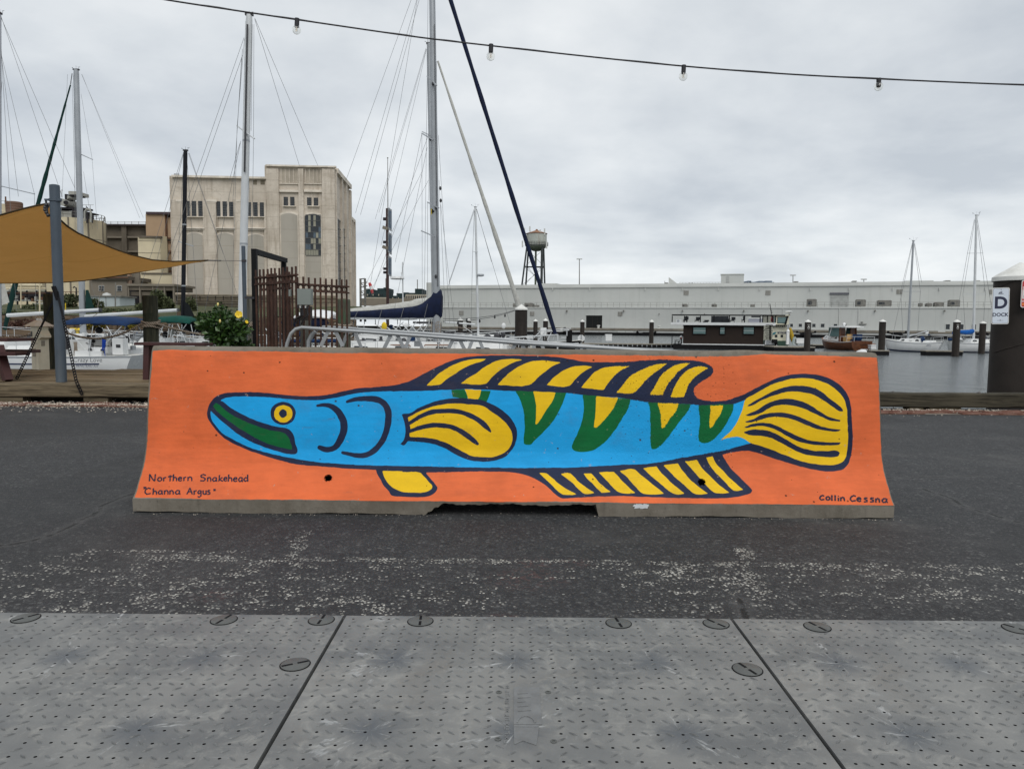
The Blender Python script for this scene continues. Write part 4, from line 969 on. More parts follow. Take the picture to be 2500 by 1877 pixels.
# timber piles at the deck's outer edge, with mooring ropes
PILEW = wood('pile_timber', (0.085, 0.085, 0.058), (0.022, 0.024, 0.018), .9, 2, green=(0.02, 0.03, 0.019))
PILEG = wood('grey_pile_timber', (0.19, 0.185, 0.165), (0.06, 0.062, 0.052), .9, 2)
PILEM = wood('mossy_pile_timber', (0.15, 0.15, 0.115), (0.04, 0.045, 0.032), .9, 2, green=(0.05, 0.115, 0.06))
def timber_pile(px, ytop, wpx, Y, mt, label, zb=-3):
    tp = at(px, ytop, Y); rad = wpx * mpp(Y) / 2; m = MB(); n = 18
    prof_ = [(zb, 1.06), (.0, 1.04), (.5, 1.02), (tp.z - .05, 1.0), (tp.z - .012, .98), (tp.z, .93)]
    for z, k in prof_:
        for j in range(n):
            th = 2 * math.pi * j / n; rr_ = rad * k * (1 + .035 * math.sin(3 * th + px) + .02 * math.sin(7 * th + z)); m.v.append((tp.x + rr_ * math.cos(th), Y + rr_ * math.sin(th), z))
    for i_ in range(len(prof_) - 1):
        for j in range(n): j2 = (j+1) % n; m.f.append((i_*n + j, i_*n + j2, (i_+1)*n + j2, (i_+1)*n + j))
    m.f.append(tuple(5*n + j for j in range(n)))
    o = solo('timber_pile', m, mt, label, 'pile', (tp.x, Y, 0), 'timber piles along the deck', True)
    return Vector((tp.x, Y, 0)), rad
P1 = timber_pile(125, 718, 36, 12.1, PILEW, 'dark timber pile behind the beige power pedestal')
P2 = timber_pile(366, 722, 34, 12.1, PILEW, 'dark green timber pile wrapped in rope behind the maroon bench')
P3 = timber_pile(612, 725, 24, 13.6, PILEG, 'grey weathered timber pile between the hibiscus and the iron gate')
P4 = timber_pile(838, 731, 33, 13.2, PILEM, 'mossy green timber pile wrapped in white rope behind the iron fence')
P5 = timber_pile(746, 748, 26, 11.3, PILEG, 'grey timber post under the grey electrical box')
def rope_mat():
    t = NT('mooring_rope'); w_ = t.n('ShaderNodeTexWave', wave_type='BANDS', bands_direction='DIAGONAL'); w_.inputs['Scale'].default_value = 14
    t.l(t.obj, w_.inputs['Vector']); c = t.mix(w_.outputs['Fac'], (0.17, 0.13, 0.10), (0.42, 0.36, 0.29)); c = t.mix(t.math('MULTIPLY', t.noise(6, 4), 0.3), c, (0.12, 0.1, 0.08))
    t.bump(w_.outputs['Fac'], 0.6, 0.01); return t.done(c, 0.95)
ROPE = rope_mat()
def sag(p, q, s_, n=18): return [p.lerp(q, k / n) - Vector((0, 0, s_ * 4 * (k / n) * (1 - k / n))) for k in range(n + 1)]
def rope(label, pts, r_=.017, group='mooring ropes'):
    m = MB(); m.tube(pts, r_, 8); return solo('mooring_rope', m, ROPE, label, 'rope', pts[0], group, True)
def coil(P, z, turns, label, r_=.017):
    c, rad = P; n = turns * 20
    rope(label, [Vector((c.x + (rad * 1.03 + r_) * math.cos(2*math.pi*k/20), c.y + (rad * 1.03 + r_) * math.sin(2*math.pi*k/20), z - r_ * 2.1 * k / 20 + .012 * math.sin(k * .7))) for k in range(n + 1)], r_)
rope('long slack rope hanging between the two dark piles', sag(at(136, 800, 12.0), at(352, 786, 12.0), .22), .016)
rope('slack rope running from the pedestal\'s pile out of the frame', sag(at(-40, 815, 12.6), at(112, 802, 12.0), .10), .016)
rope('rope sloping from the wrapped dark pile towards the hibiscus', sag(at(382, 790, 12.0), at(560, 822, 13.2), .05), .016)
coil(P2, at(366, 783, 12.0).z, 3, 'rope wound round the dark green pile behind the maroon bench')
coil(P3, at(612, 783, 13.5).z, 4, 'rope wound round the grey pile between hibiscus and gate')
coil(P4, at(838, 789, 13.1).z, 4, 'white rope wound round the mossy green pile', .02)
coil(P1, at(125, 790, 12.0).z, 2, 'rope wound round the pile behind the pedestal')

# ------------------------------------------------------------------ hibiscus
def leafy(mb, c, rx, ry, rz, n, L, seed, flat=0.0):
    rg = np.random.default_rng(seed)
    lumps = [(Vector((rg.normal(0, .42) * rx, rg.normal(0, .42) * ry, rg.normal(0, .42) * rz)), rg.uniform(.35, .6)) for _ in range(11)]
    for k in range(n):
        lc, lr = lumps[rg.integers(len(lumps))]
        d = Vector(rg.normal(0, 1, 3)).normalized(); rr_ = lr * rg.uniform(.55, 1.08)
        p = Vector(c) + lc + Vector((d.x * rx * rr_, d.y * ry * rr_, d.z * rz * rr_))
        ax = (d + Vector(rg.normal(0, .55, 3)) + Vector((0, 0, .15))).normalized(); l_ = L * rg.uniform(.6, 1.25)
        sd_ = ax.cross(Vector(rg.normal(0, 1, 3))).normalized() * l_ * .34; nn = ax.cross(sd_).normalized() * l_ * .10
        a = p; b = p + ax * l_; m1 = p + ax * l_ * .45
        mb.add([a, m1 + sd_ + nn, b - nn * .8, m1 - sd_ + nn, m1], [(0, 4, 1), (4, 2, 1), (0, 3, 4), (4, 3, 2)])
    return mb
def leaf_mat(name, c1, c2, rough=0.45):
    t = NT(name); g = t.n('ShaderNodeNewGeometry'); c = t.mix(g.outputs['Random Per Island'], c1, c2)
    c = t.mix(t.math('MULTIPLY', t.noise(8, 3), 0.3), c, mul(c1, .6)); return t.done(c, rough)
HIB = leaf_mat('hibiscus_leaf', (0.012, 0.036, 0.009), (0.060, 0.125, 0.026), 0.38)
hc = at(545, 800, 10.4)
hb = thing('hibiscus', 'bushy green hibiscus with yellow flowers in a pot behind the barrier', 'shrub', (hc.x, hc.y, .2))
m = MB(); leafy(m, (hc.x, hc.y, hc.z - .02), .25, .24, .19, 1500, .085, 5); leafy(m, (hc.x, hc.y, hc.z - .04), .36, .34, .26, 1700, .08, 6); m.build('foliage', HIB, hb, stuff=True)
m = MB()
for a in range(9): th = a * 2.4; m.tube([(hc.x, hc.y, .5), (hc.x + .12 * math.cos(th), hc.y + .12 * math.sin(th), .7), (hc.x + .28 * math.cos(th), hc.y + .28 * math.sin(th), hc.z + .1 * math.sin(a * 1.7))], [.012, .009, .004], 6)
m.tube([(hc.x + .03, hc.y, .6), at(533, 745, 10.38)], [.01, .004], 6); m.build('stem', mat('shrub_stem', (0.07, 0.055, 0.03), 0.8), hb)
m = MB(); leafy(m, at(535, 752, 10.38), .10, .10, .07, 60, .06, 9); m.build('foliage', HIB, hb, stuff=True)
m = MB(); m.lathe((hc.x, hc.y, .2), [(.16, 0), (.21, .30), (.225, .30), (.225, .33), (.20, .33), (.19, .29), (.001, .29)], 20, False); m.build('pot', mat('pot_clay', (0.13, 0.10, 0.075), 0.8, 0.15), hb, smooth=True)
YEL = mat('hibiscus_petal', (0.80, 0.56, 0.02), 0.5, 0.1, 20)
def flower(px, py, size, Y, n=5, tilt=(.3, -1, .2)):
    c = at(px, py, Y); ax = Vector(tilt).normalized(); u = ax.cross(Vector((0, 0, 1))).normalized(); v = u.cross(ax); m = MB()
    for k in range(n):
        th = 2 * math.pi * k / n; d = u * math.cos(th) + v * math.sin(th); e_ = u * -math.sin(th) + v * math.cos(th)
        m.add([c, c + d*size*.6 + e_*size*.5 + ax*size*.2, c + d*size*.92 + e_*size*.34 + ax*size*(.10 + .1*math.sin(k*2)), c + d*size*.95 - e_*size*.36 + ax*size*.24, c + d*size*.6 - e_*size*.5 + ax*size*.1], [(0, 1, 2, 3, 4)])
    m.tube([c, c + ax * size * .6], size * .06, 5); m.build('flower', YEL, hb)
flower(583, 768, .052, 10.04); flower(602, 786, .026, 10.1, 5, (.8, -.6, .4))
BUD = mat('hibiscus_bud', (0.72, 0.60, 0.22), 0.6, 0.15, 20)
for px, py in ((532, 743), (537, 784)): m = MB(); m.ball(at(px, py, 10.05), .018, 8, 6, (.8, .8, 1.4)); m.build('bud', BUD, hb)

# ------------------------------------------------------------------ iron fence, gate portal, electrical box
RUST = mat('brown_iron', (0.060, 0.032, 0.024), 0.7, 0.3, 6, bump=0.2, bs=50, dirt=(0.11, 0.05, 0.03), da=0.6, ds=6)
def iron_panel(label, A, B, ztop, zr1, zr2, nb, rings=True, side='', zb=.22):
    A, B = Vector((A[0], A[1], 0)), Vector((B[0], B[1], 0)); d = (B - A).normalized(); L = (B - A).length
    t = thing('iron_fence_panel', label, 'fence', (A.x, A.y, .2), group='brown iron fence panels')
    for z in (zr1, zr2):
        m = MB(); m.bar(A + Vector((0, 0, z)) - d * .03, B + Vector((0, 0, z)) + d * .03, .045, .022); m.build('rail', RUST, t)
    m = MB(); m.bar(A + Vector((0, 0, zb + .12)), B + Vector((0, 0, zb + .12)), .04, .016); m.build('rail', RUST, t)
    for k in range(nb):
        p = A + d * (L * k / (nb - 1)); m = MB(); wv = rng.normal(0, .004)
        m.bar(p + Vector((0, 0, zb)), p + Vector((wv, 0, ztop + rng.normal(0, .004))), .024, .024); m.build('bar', RUST, t)
        if k < nb - 1:
            c = p + d * (L / (nb - 1) / 2) + Vector((0, 0, (zr1 + zr2) / 2)); rr_ = (zr1 - zr2) / 2 - .012; m = MB()
            pts = [c + d * rr_ * math.cos(a * math.pi / 8) + Vector((0, 0, rr_ * math.sin(a * math.pi / 8))) for a in range(17)]
            m.tube(pts, .0085, 5, False); m.build('ring', RUST, t)
    return t
iron_panel('brown iron fence panel, taller one left of the electrical box', (-3.035, 10.40), (-3.84, 11.12), 1.73, 1.612, 1.51, 11)
iron_panel('brown iron fence panel running behind the grey electrical box', (-3.02, 10.42), (-2.47, 11.06), 1.586, 1.487, 1.395, 10)
iron_panel('brown iron gate leaf folded back behind the taller fence panel', (-3.32, 11.05), (-4.02, 11.85), 1.70, 1.56, 1.46, 10)
port = thing('gate_portal', 'black steel gate frame rising behind the brown iron fence', 'gate frame', (-3.93, 12, .2))
Fa, Fb = (-3.925, 11.3), (-3.945, 12.8)
BLKB = mat('black_frame', (0.0045, 0.005, 0.006), 0.65, 0.15, 6)
z_ = at(626, 608, 11.3).z
for p in (Fa, Fb): m = MB(); m.box(p[0] - .037, p[0] + .037, p[1] - .037, p[1] + .037, .2, z_ - .075); m.build('post', BLKB, port)
m = MB(); m.box(Fa[0] - .038, Fa[0] + .038, Fa[1] - .037, Fb[1] + .037, z_ - .075, z_); m.build('beam', BLKB, port)
m = MB(); m.box(-3.975, -3.915, 11.22, 11.262, 1.30, 1.33); m.box(-4.06, -3.975, 11.22, 11.24, 1.30, 1.33); m.build('latch', DKM, port)
eb = thing('electrical_box', 'grey electrical cabinet mounted in front of the brown iron fence', 'electrical box', at(742, 745, 10.2))
GREY = mat('cabinet_grey', (0.20, 0.225, 0.21), 0.5, 0.06, 3, dirt=(0.12, 0.12, 0.1), da=0.3, ds=4, streak=True)
m = MB(); m.pbox(725.5, 705, 760, 744.5, 10.2, .09); m.build('cabinet', GREY, eb)
m = MB(); m.pbox(726.5, 706.2, 759, 743.5, 10.195, .005); m.build('door', GREY, eb)
for k, px in enumerate((728, 733, 738, 746, 752)):
    c = at(px, 744.5, 10.23); m = MB(); m.tube([c, c - Vector((0, 0, .04))], .011, 8); m.build('conduit_gland', WHITE if k % 2 else DKM, eb)
for px, ex in ((734, 722), (738, 728), (750, 742)):
    c = at(px, 748, 10.24); m = MB(); m.tube([c, c + Vector((0, .03, -.12)), at(ex, 778, 10.35), at(ex - 6, 792, 10.4)], .011, 8); m.build('conduit', DKM, eb)
m = MB(); m.pbox(733, 748, 757, 782, 10.75, .12); m.build('backing_post', mat('box_post', (0.05, 0.045, 0.04), 0.9, 0.3), eb)
m = MB(); m.pbox(704.5, 707, 709.5, 723, 10.4, .05); m.build('switch_box', GREY, eb)

# ------------------------------------------------------------------ gangway
ALU = mat('gangway_aluminium', (0.33, 0.345, 0.355), 0.42, 0.06, 3, metal=0.35, bump=0.05, bs=20)
gw = thing('gangway', 'grey aluminium gangway with tubular handrails sloping down behind the barrier', 'gangway', (-2.9, 10.7, .2))
Yf, Yb = 10.3, 11.4
frail = [at(697, 860, Yf), at(701, 838, Yf), at(710, 815, Yf), at(722, 803.5, Yf), at(737, 799.5, Yf), at(803, 804.2, Yf), at(1040, 821, Yf), at(1250, 836.5, Yf), at(1500, 851, Yf), at(1800, 872, Yf), at(1990, 886, Yf)]
brail = [at(752, 850, Yb), at(757, 830, Yb), at(766, 814, Yb), at(776, 803, Yb), at(790, 798.5, Yb), at(840, 801, Yb), at(1040, 813.8, Yb), at(1250, 830.5, Yb), at(1480, 848, Yb), at(1800, 868, Yb), at(1990, 881, Yb)]
m = MB(); m.tube(frail, .0245, 12); m.build('handrail', ALU, gw, smooth=True)
m = MB(); m.tube(brail, .0245, 12); m.build('handrail', ALU, gw, smooth=True)
m = MB(); m.tube([at(770, 809, Yf + .1), at(760, 818, Yf + .1), at(753, 832, Yf + .1), at(752, 858, Yf + .1)], .026, 10); m.build('end_loop', ALU, gw, smooth=True)
for k in range(6):
    x0 = 810 + 152 * k; yy = 804.8 + (x0 - 803) * .0707
    for s_ in (-1, 1):
        m = MB(); m.bar(at(x0 + s_ * 8, yy + 2, Yf + .02), at(x0 + s_ * 27, yy + 40, Yf + .02), .05, .012, up=(0, 1, 0)); m.build('strut', ALU, gw)
    x0 += 48; yy = 803 + (x0 - 803) * .068
    for s_ in (-1, 1):
        m = MB(); m.bar(at(x0 + s_ * 8, yy + 2, Yb), at(x0 + s_ * 24, yy + 42, Yb), .05, .012, up=(0, 1, 0)); m.build('strut', ALU, gw)
m = MB(); m.pbox(1011, 833, 1025, 846, Yf + .1, .03); m.build('bracket', ALU, gw)
a_, b_ = at(752, 868, Yf), at(1990, 950, Yf)
m = MB(); m.bar((a_.x, (Yf + Yb) / 2, a_.z - .1), (b_.x, (Yf + Yb) / 2, b_.z - .1), 1.1, .1); m.build('walkway', ALU, gw)

# ------------------------------------------------------------------ big capped pile with the two signs
PILEP = mat('brown_composite', (0.027, 0.022, 0.019), 0.6, 0.2, 3, bump=0.15, bs=6, dirt=(0.085, 0.075, 0.065), da=0.35, ds=1.6, streak=True)
CAPW = mat('pile_cap_white', (0.66, 0.66, 0.63), 0.6, 0.08, 8, bump=0.2, bs=60, dirt=(0.32, 0.30, 0.26), da=0.5, ds=2.5)
def capped_pile(px, ytip, yrim, wpx, Y, label, mt=PILEP, n=18, group='brown piles with white cone caps'):
    r_ = wpx * mpp(Y) / 2; rim = at(px, yrim, Y - r_); rim.x = at(px, yrim, Y).x; tip = at(px, ytip, Y)
    t = thing('capped_pile', label, 'pile', (rim.x, Y, WATER), group=group)
    zr = at(px, yrim, Y).z
    m = MB(); m.lathe((rim.x, Y, 0), [(r_ * .97, -4), (r_ * .97, zr + .02)], n, False); m.build('shaft', mt, t, smooth=True)
    h = tip.z - zr
    m = MB(); m.lathe((rim.x, Y, zr), [(r_ * 1.03, -.0 * h), (r_ * 1.05, .0 * h + .001), (r_ * 1.04, h * .22), (r_ * .9, h * .34), (r_ * .05, h), (.001, h)], n, False); m.build('cap', CAPW, t, smooth=True)
    return t, Vector((rim.x, Y, 0)), r_
bigp, bpc, bpr = capped_pile(2489, 641, 687, 110, 9.3, 'massive dark brown pile with white cone cap and D dock sign', n=40)
for s_ in (0, 1):
    m = MB(); z0 = at(2440, 690 if s_ == 0 else 850, 9.2).z
    pts = [(bpc.x + (bpr * .97 + .002) * math.cos(a), bpc.y + (bpr * .97 + .002) * math.sin(a), z0 + .10 * (a - 3.3) - .05) for a in np.linspace(3.25, 5.1, 16)]
    m.tube(pts, .006, 5); m.build('band', PILEP, bigp)
SIGNW = mat('sign_white', (0.62, 0.68, 0.76), 0.4, 0.03, 2)
SIGNF = mat('sign_frame', (0.70, 0.70, 0.68), 0.5, 0.05)
SIGNR = mat('sign_red', (0.50, 0.035, 0.035), 0.45, 0.05)
SNAVY = mat('sign_navy', (0.016, 0.02, 0.055), 0.5, 0.05)
def rrect(w_, h_, r_, n=4):
    return [(sx * (w_/2 - r_) + r_ * math.cos(a), sz * (h_/2 - r_) + r_ * math.sin(a)) for sx, sz, a0 in ((1, 1, 0), (-1, 1, 90), (-1, -1, 180), (1, -1, 270)) for a in [R(a0 + 90 * k / n) for k in range(n + 1)]]
def plate(parent, name, mt, c, ux, uz, w_, h_, r_, th, off):
    ux, uz = Vector(ux).normalized(), Vector(uz).normalized(); n = ux.cross(uz); P = rrect(w_, h_, r_); m = MB(); k = len(P)
    m.add([c + ux*a + uz*b + n*(off + th) for a, b in P] + [c + ux*a + uz*b + n*off for a, b in P], [tuple(range(k)), tuple(range(2*k - 1, k - 1, -1))] + [(i_, k + i_, k + (i_+1) % k, (i_+1) % k) for i_ in range(k)])
    return m.build(name, mt, parent)
sc_ = at(2442.5, 747, 9.0); ux, uz = Vector((1, -.22, .02)), Vector((.045, 0, 1)); uz = (uz - ux * uz.dot(ux) / ux.dot(ux))
ds = thing('dock_sign', 'white D DOCK sign fixed to the massive brown pile', 'sign', sc_, group=None)
q = mpp(9.0)
plate(ds, 'backing', SIGNF, sc_, ux, uz, 37.5 * q, 88 * q, .02, .003, 0)
plate(ds, 'border', SNAVY, sc_, ux, uz, 34.5 * q, 84.5 * q, .017, .0008, .0031)
plate(ds, 'panel', SIGNW, sc_, ux, uz, 33.6 * q, 83.4 * q, .0165, .0008, .0042)
textobj('letter', 'D', 39 * q, SNAVY, ds, sc_ + uz.normalized() * 6.5 * q + ux.normalized() * .2 * q, ux, uz, .0055, .007, 0)
textobj('lettering', 'DOCK', 11.8 * q, SNAVY, ds, sc_ - uz.normalized() * 21.5 * q, ux, uz, .0055, .0018, 0)
nrm = ux.normalized().cross(uz.normalized())
def sg(u, v): return sc_ + ux.normalized() * u * q + uz.normalized() * v * q + nrm * .0056
m = MB(); m.add([sg(-6, 30), sg(-1, 35), sg(-1, 30.5)], [(0, 1, 2)]); m.add([sg(-.4, 30.5), sg(1.6, 37), sg(2.6, 30.5)], [(0, 1, 2)]); m.add([sg(-6, 29.6), sg(6, 29.6), sg(6, 28.9), sg(-6, 28.9)], [(0, 1, 2, 3)]); m.add([sg(-5, 28.2), sg(4, 28.2), sg(4, 27.7), sg(-5, 27.7)], [(0, 1, 2, 3)])
m.add([sg(-7, -35), sg(7, -35), sg(7, -35.5), sg(-7, -35.5)], [(0, 1, 2, 3)]); m.add([sg(-.8, -32.5), sg(.8, -32.5), sg(0, -33.8)], [(0, 1, 2)]); m.add([sg(-.8, -37), sg(.8, -37), sg(0, -36)], [(0, 1, 2)]); m.build('emblem', SNAVY, ds)
for v in (39.3, -34.2): m = MB(); c = sg(0, v); m.ball(c, .0045, 8, 6); m.build('rivet', STEEL, ds)
rc = at(2523, 717.5, 8.985); ux2, uz2 = Vector((1, .0, .01)), Vector((.05, 0, 1)); uz2 = uz2 - ux2 * uz2.dot(ux2) / ux2.dot(ux2)
rs = thing('warning_sign', 'red and white warning sign at the right edge on the brown pile', 'sign', rc)
plate(rs, 'backing', SIGNF, rc, ux2, uz2, 60 * q, 66 * q, .025, .003, 0)
plate(rs, 'panel', SIGNR, rc, ux2, uz2, 56.5 * q, 62.5 * q, .02, .001, .0032)
plate(rs, 'white_field', SIGNF, rc + uz2.normalized() * -1 * q, ux2, uz2, 55 * q, 22 * q, .003, .0008, .0044)
for ch, u, v, sz, mt_ in (('F', -24.5, 12.5, 12, SIGNF), ('T', -22.5, -8.5, 8, SNAVY), ('W', -24.5, -18, 6.5, SIGNF), ('BE', -23.0, -25, 6.5, mat('sign_orange', (0.8, 0.33, 0.05), 0.5))):
    textobj('letter', ch, sz * q, mt_, rs, rc + ux2.normalized() * u * q + uz2.normalized() * v * q, ux2, uz2, .0056, .001, 0)

# ------------------------------------------------------------------ string of bulbs overhead
YS = 3.6
sl = thing('string_light', 'black festoon cable with four clear globe bulbs overhead', 'string lights', at(1198, 111, YS))
CABLE = mat('black_cable', (0.012, 0.012, 0.016), 0.55, 0.1)
cab = [(-500, -190), (-60, -88), (200, -36), (404, 0), (560, 24), (724, 48.5), (968, 84), (1066, 97), (1196, 112), (1430, 138), (1668, 162), (1900, 180), (2144, 193), (2500, 208), (2900, 220)]
def crom(P, k=6):
    P = [Vector(p) for p in P]; o_ = []
    for i_ in range(len(P) - 1):
        a, b, c, d = P[max(i_-1, 0)], P[i_], P[i_+1], P[min(i_+2, len(P)-1)]
        for j in range(k):
            u = j / k; o_.append(.5 * (2*b + (c-a)*u + (2*a-5*b+4*c-d)*u*u + (3*b-a-3*c+d)*u**3))
    return o_ + [P[-1]]
cw = crom([at(x, y, YS - .45 * max(0, (900 - x) / 900)) for x, y in cab])
m = MB(); m.tube(cw, .0038, 8); m.build('cable', CABLE, sl, smooth=True)
m = MB(); m.tube([p + Vector((0, .004, .003 + .002 * math.sin(k_ * .9))) for k_, p in enumerate(cw)], .0018, 6); m.build('catenary_wire', CABLE, sl, smooth=True)
gl = NT('clear_bulb_glass'); gl.b.inputs['Transmission Weight'].default_value = 1.0; gl.b.inputs['IOR'].default_value = 1.45
GLASS = gl.done((0.97, 0.97, 0.95), 0.03)
FIL = mat('bulb_filament', (0.75, 0.6, 0.4), 0.5)
for (x, y0, cx, cy) in ((725.5, 49, 724, 73.5), (1199, 112, 1198, 138), (1669.5, 163, 1668, 187), (2145.5, 195, 2145, 211.5)):
    yy = YS - .45 * max(0, (900 - x) / 900) if x < 900 else YS
    tp, c = at(x, y0, yy), at(cx, cy, yy); r_ = 10.2 * mpp(yy); ax = (c - tp).normalized()
    m = MB(); m.tube([tp + Vector((0, 0, .006)), tp + ax * .0296], .0108, 12); m.tube([tp + ax * .0297, tp + ax * .034], .0094, 12); so_ = m.build('socket', CABLE, sl, smooth=True)
    m = MB(); m.ball(c, r_, 18, 12); bo = m.build('bulb', GLASS, sl, smooth=True)
    m = MB(); m.ball(c, r_ * .955, 18, 12)
    me_ = m.mesh('bulb_inner', GLASS, Matrix.Translation(sl.location).inverted(), True); me_.flip_normals(); io = bpy.data.objects.new('glass_inside', me_); COL.objects.link(io); io.parent = bo
    m = MB(); m.tube([c + Vector((0, 0, .018)), c + Vector((0, 0, -.006))], .0016, 6); m.tube([c + Vector((-.004, 0, .010)), c + Vector((-.005, 0, -.008)), c + Vector((.005, 0, -.008)), c + Vector((.004, 0, .010))], .0006, 5); m.build('filament', FIL, bo)
# ------------------------------------------------------------------ boats
HULLW = mat('hull_white', (0.70, 0.71, 0.71), 0.25, 0.04, 1.0, dirt=(0.5, 0.49, 0.44), da=0.3, ds=.8, streak=True)
DECKC = mat('deck_cream', (0.66, 0.65, 0.60), 0.5, 0.06, 2)
MASTW = mat('mast_white', (0.56, 0.58, 0.59), 0.35, 0.06, 1.5, metal=0.1)
MASTG = mat('mast_grey', (0.33, 0.35, 0.37), 0.35, 0.08, 1.5, metal=0.3)
MASTD = mat('mast_black', (0.006, 0.007, 0.011), 0.6, 0.1)
WIRE = mat('steel_wire', (0.16, 0.165, 0.17), 0.4, 0.1, metal=0.3)
GLD = mat('dark_window', (0.02, 0.025, 0.03), 0.12, 0.1)
NAVYC = mat('navy_canvas', (0.007, 0.012, 0.036), 0.8, 0.25, 6, bump=0.25, bs=9)
BLUEC = mat('blue_canvas', (0.007, 0.026, 0.080), 0.75, 0.2, 5, bump=0.2, bs=8)
GREENC = mat('green_canvas', (0.003, 0.055, 0.042), 0.75, 0.2, 5, bump=0.2, bs=8)
BLACKC = mat('black_canvas', (0.010, 0.012, 0.014), 0.85, 0.2, 5)
DGREENC = mat('dark_green_canvas', (0.008, 0.035, 0.030), 0.85, 0.2, 5)
GREYC = mat('grey_sailcloth', (0.44, 0.44, 0.41), 0.8, 0.12, 6, bump=0.3, bs=7)
TEAK = mat('teak', (0.16, 0.065, 0.028), 0.5, 0.25, 6)
NAVYS = mat('navy_stripe', (0.02, 0.028, 0.08), 0.4, 0.05)
RUBBER = mat('black_rubber', (0.007, 0.007, 0.008), 0.8, 0.2)
def hull_pt(L, B, fb, ws, rb, rs, u, t, spring=.25):
    if u < .5: b = B / 2 * (ws + (1 - ws) * math.sin(math.pi * u))
    else: b = B / 2 * max(0.0, 1 - ((u - .5) / .5) ** 2.2) ** .75
    sh = fb * (1 + spring * (u - .35) ** 2 * 2.2); z = -.4 + (sh + .4) * t ** 1.15
    x = -L/2 + L*u + (t - 1) * rb * u ** 6 - (t - 1) * rs * (1 - u) ** 6
    return x, b * (1 - (1 - t) ** 2.6) + .012, z
def hull(root, L, B, fb, mt, ws=.7, rb=.9, rs=-.5, stripes=(), deckm=None, spring=.25):
    nu, nt_ = 22, 7; m = MB()
    for side in (1, -1):
        m.grid(lambda u, t: (lambda p: (p[0], p[1] * side, p[2]))(hull_pt(L, B, fb, ws, rb, rs, u, t, spring)), nu, nt_)
    tr = [hull_pt(L, B, fb, ws, rb, rs, 0, k / nt_, spring) for k in range(nt_ + 1)]
    m.add(tr + [(x, -y, z) for x, y, z in reversed(tr)], [tuple(range(2 * nt_ + 2))])
    h = m.build('hull', mt, root, True, local=True)
    m = MB(); m.grid(lambda u, v: (lambda p: (p[0], p[1] * (2 * v - 1), p[2] - .03 + .05 * (1 - (2*v-1)**2)))(hull_pt(L, B, fb, ws, rb, rs, u, 1, spring)), nu, 4); m.build('deck', deckm or DECKC, root, True, local=True)
    for t0_, t1_, u0, u1, sm in stripes:
        m = MB()
        for side in (1, -1): m.grid(lambda a, b: (lambda p: (p[0], (p[1] + .008) * side, p[2]))(hull_pt(L, B, fb, ws, rb, rs, u0 + (u1 - u0) * a, t0_ + (t1_ - t0_) * b, spring)), 16, 1)
        m.build('stripe', sm, root, local=True)
    return h
def trunk(root, x0, x1, w0, w1, z0, z1, mt, name='cabin', slope=.35, wins=0, wmat=None):
    m = MB(); a = slope
    P = [(x0, -w0/2, z0), (x1, -w1/2, z0), (x1, w1/2, z0), (x0, w0/2, z0), (x0 + a*.4, -w0/2*.88, z1), (x1 - a, -w1/2*.82, z1 - .03), (x1 - a, w1/2*.82, z1 - .03), (x0 + a*.4, w0/2*.88, z1)]
    m.hexa(P); c = m.build(name, mt, root, local=True)
    for k in range(wins):
        for side in (1, -1):
            u0, u1 = (k + .2) / wins, (k + .75) / wins
            def g(u, v):
                q = Vector(P[0 if side < 0 else 3]).lerp(Vector(P[1 if side < 0 else 2]), u); r2 = Vector(P[4 if side < 0 else 7]).lerp(Vector(P[5 if side < 0 else 6]), u); p = q.lerp(r2, v); p.y += side * .012; return p
            w_ = MB(); w_.add([g(u0, .35), g(u1, .38), g(u1 - .04, .72), g(u0 + .02, .75)], [(0, 1, 2, 3)]); w_.build('window', wmat or GLD, c, local=True)
    return c
def rails(root, L, B, fb, ws=.7, n=9, h=.6, spring=.25, rb=.9, rs=-.5):
    tops = {1: [], -1: []}
    for k in range(n):
        u = .02 + .96 * k / (n - 1)
        for s_ in (1, -1):
            x, y, z = hull_pt(L, B, fb, ws, rb, rs, u, 1, spring); y = max(.05, y - .06) * s_
            m = MB(); m.tube([(x, y, z - .02), (x, y, z + h)], .013, 5); m.build('stanchion', MASTW, root, local=True); tops[s_].append((x, y, z + h))
    for s_ in (1, -1):
        m = MB(); m.tube(tops[s_], .008, 5); m.build('lifeline', WIRE, root, local=True)
        m = MB(); m.tube(tops[s_][-3:], .014, 6); m.build('pulpit', MASTW, root, local=True)
        m = MB(); m.tube(tops[s_][:2], .014, 6); m.build('pushpit', MASTW, root, local=True)
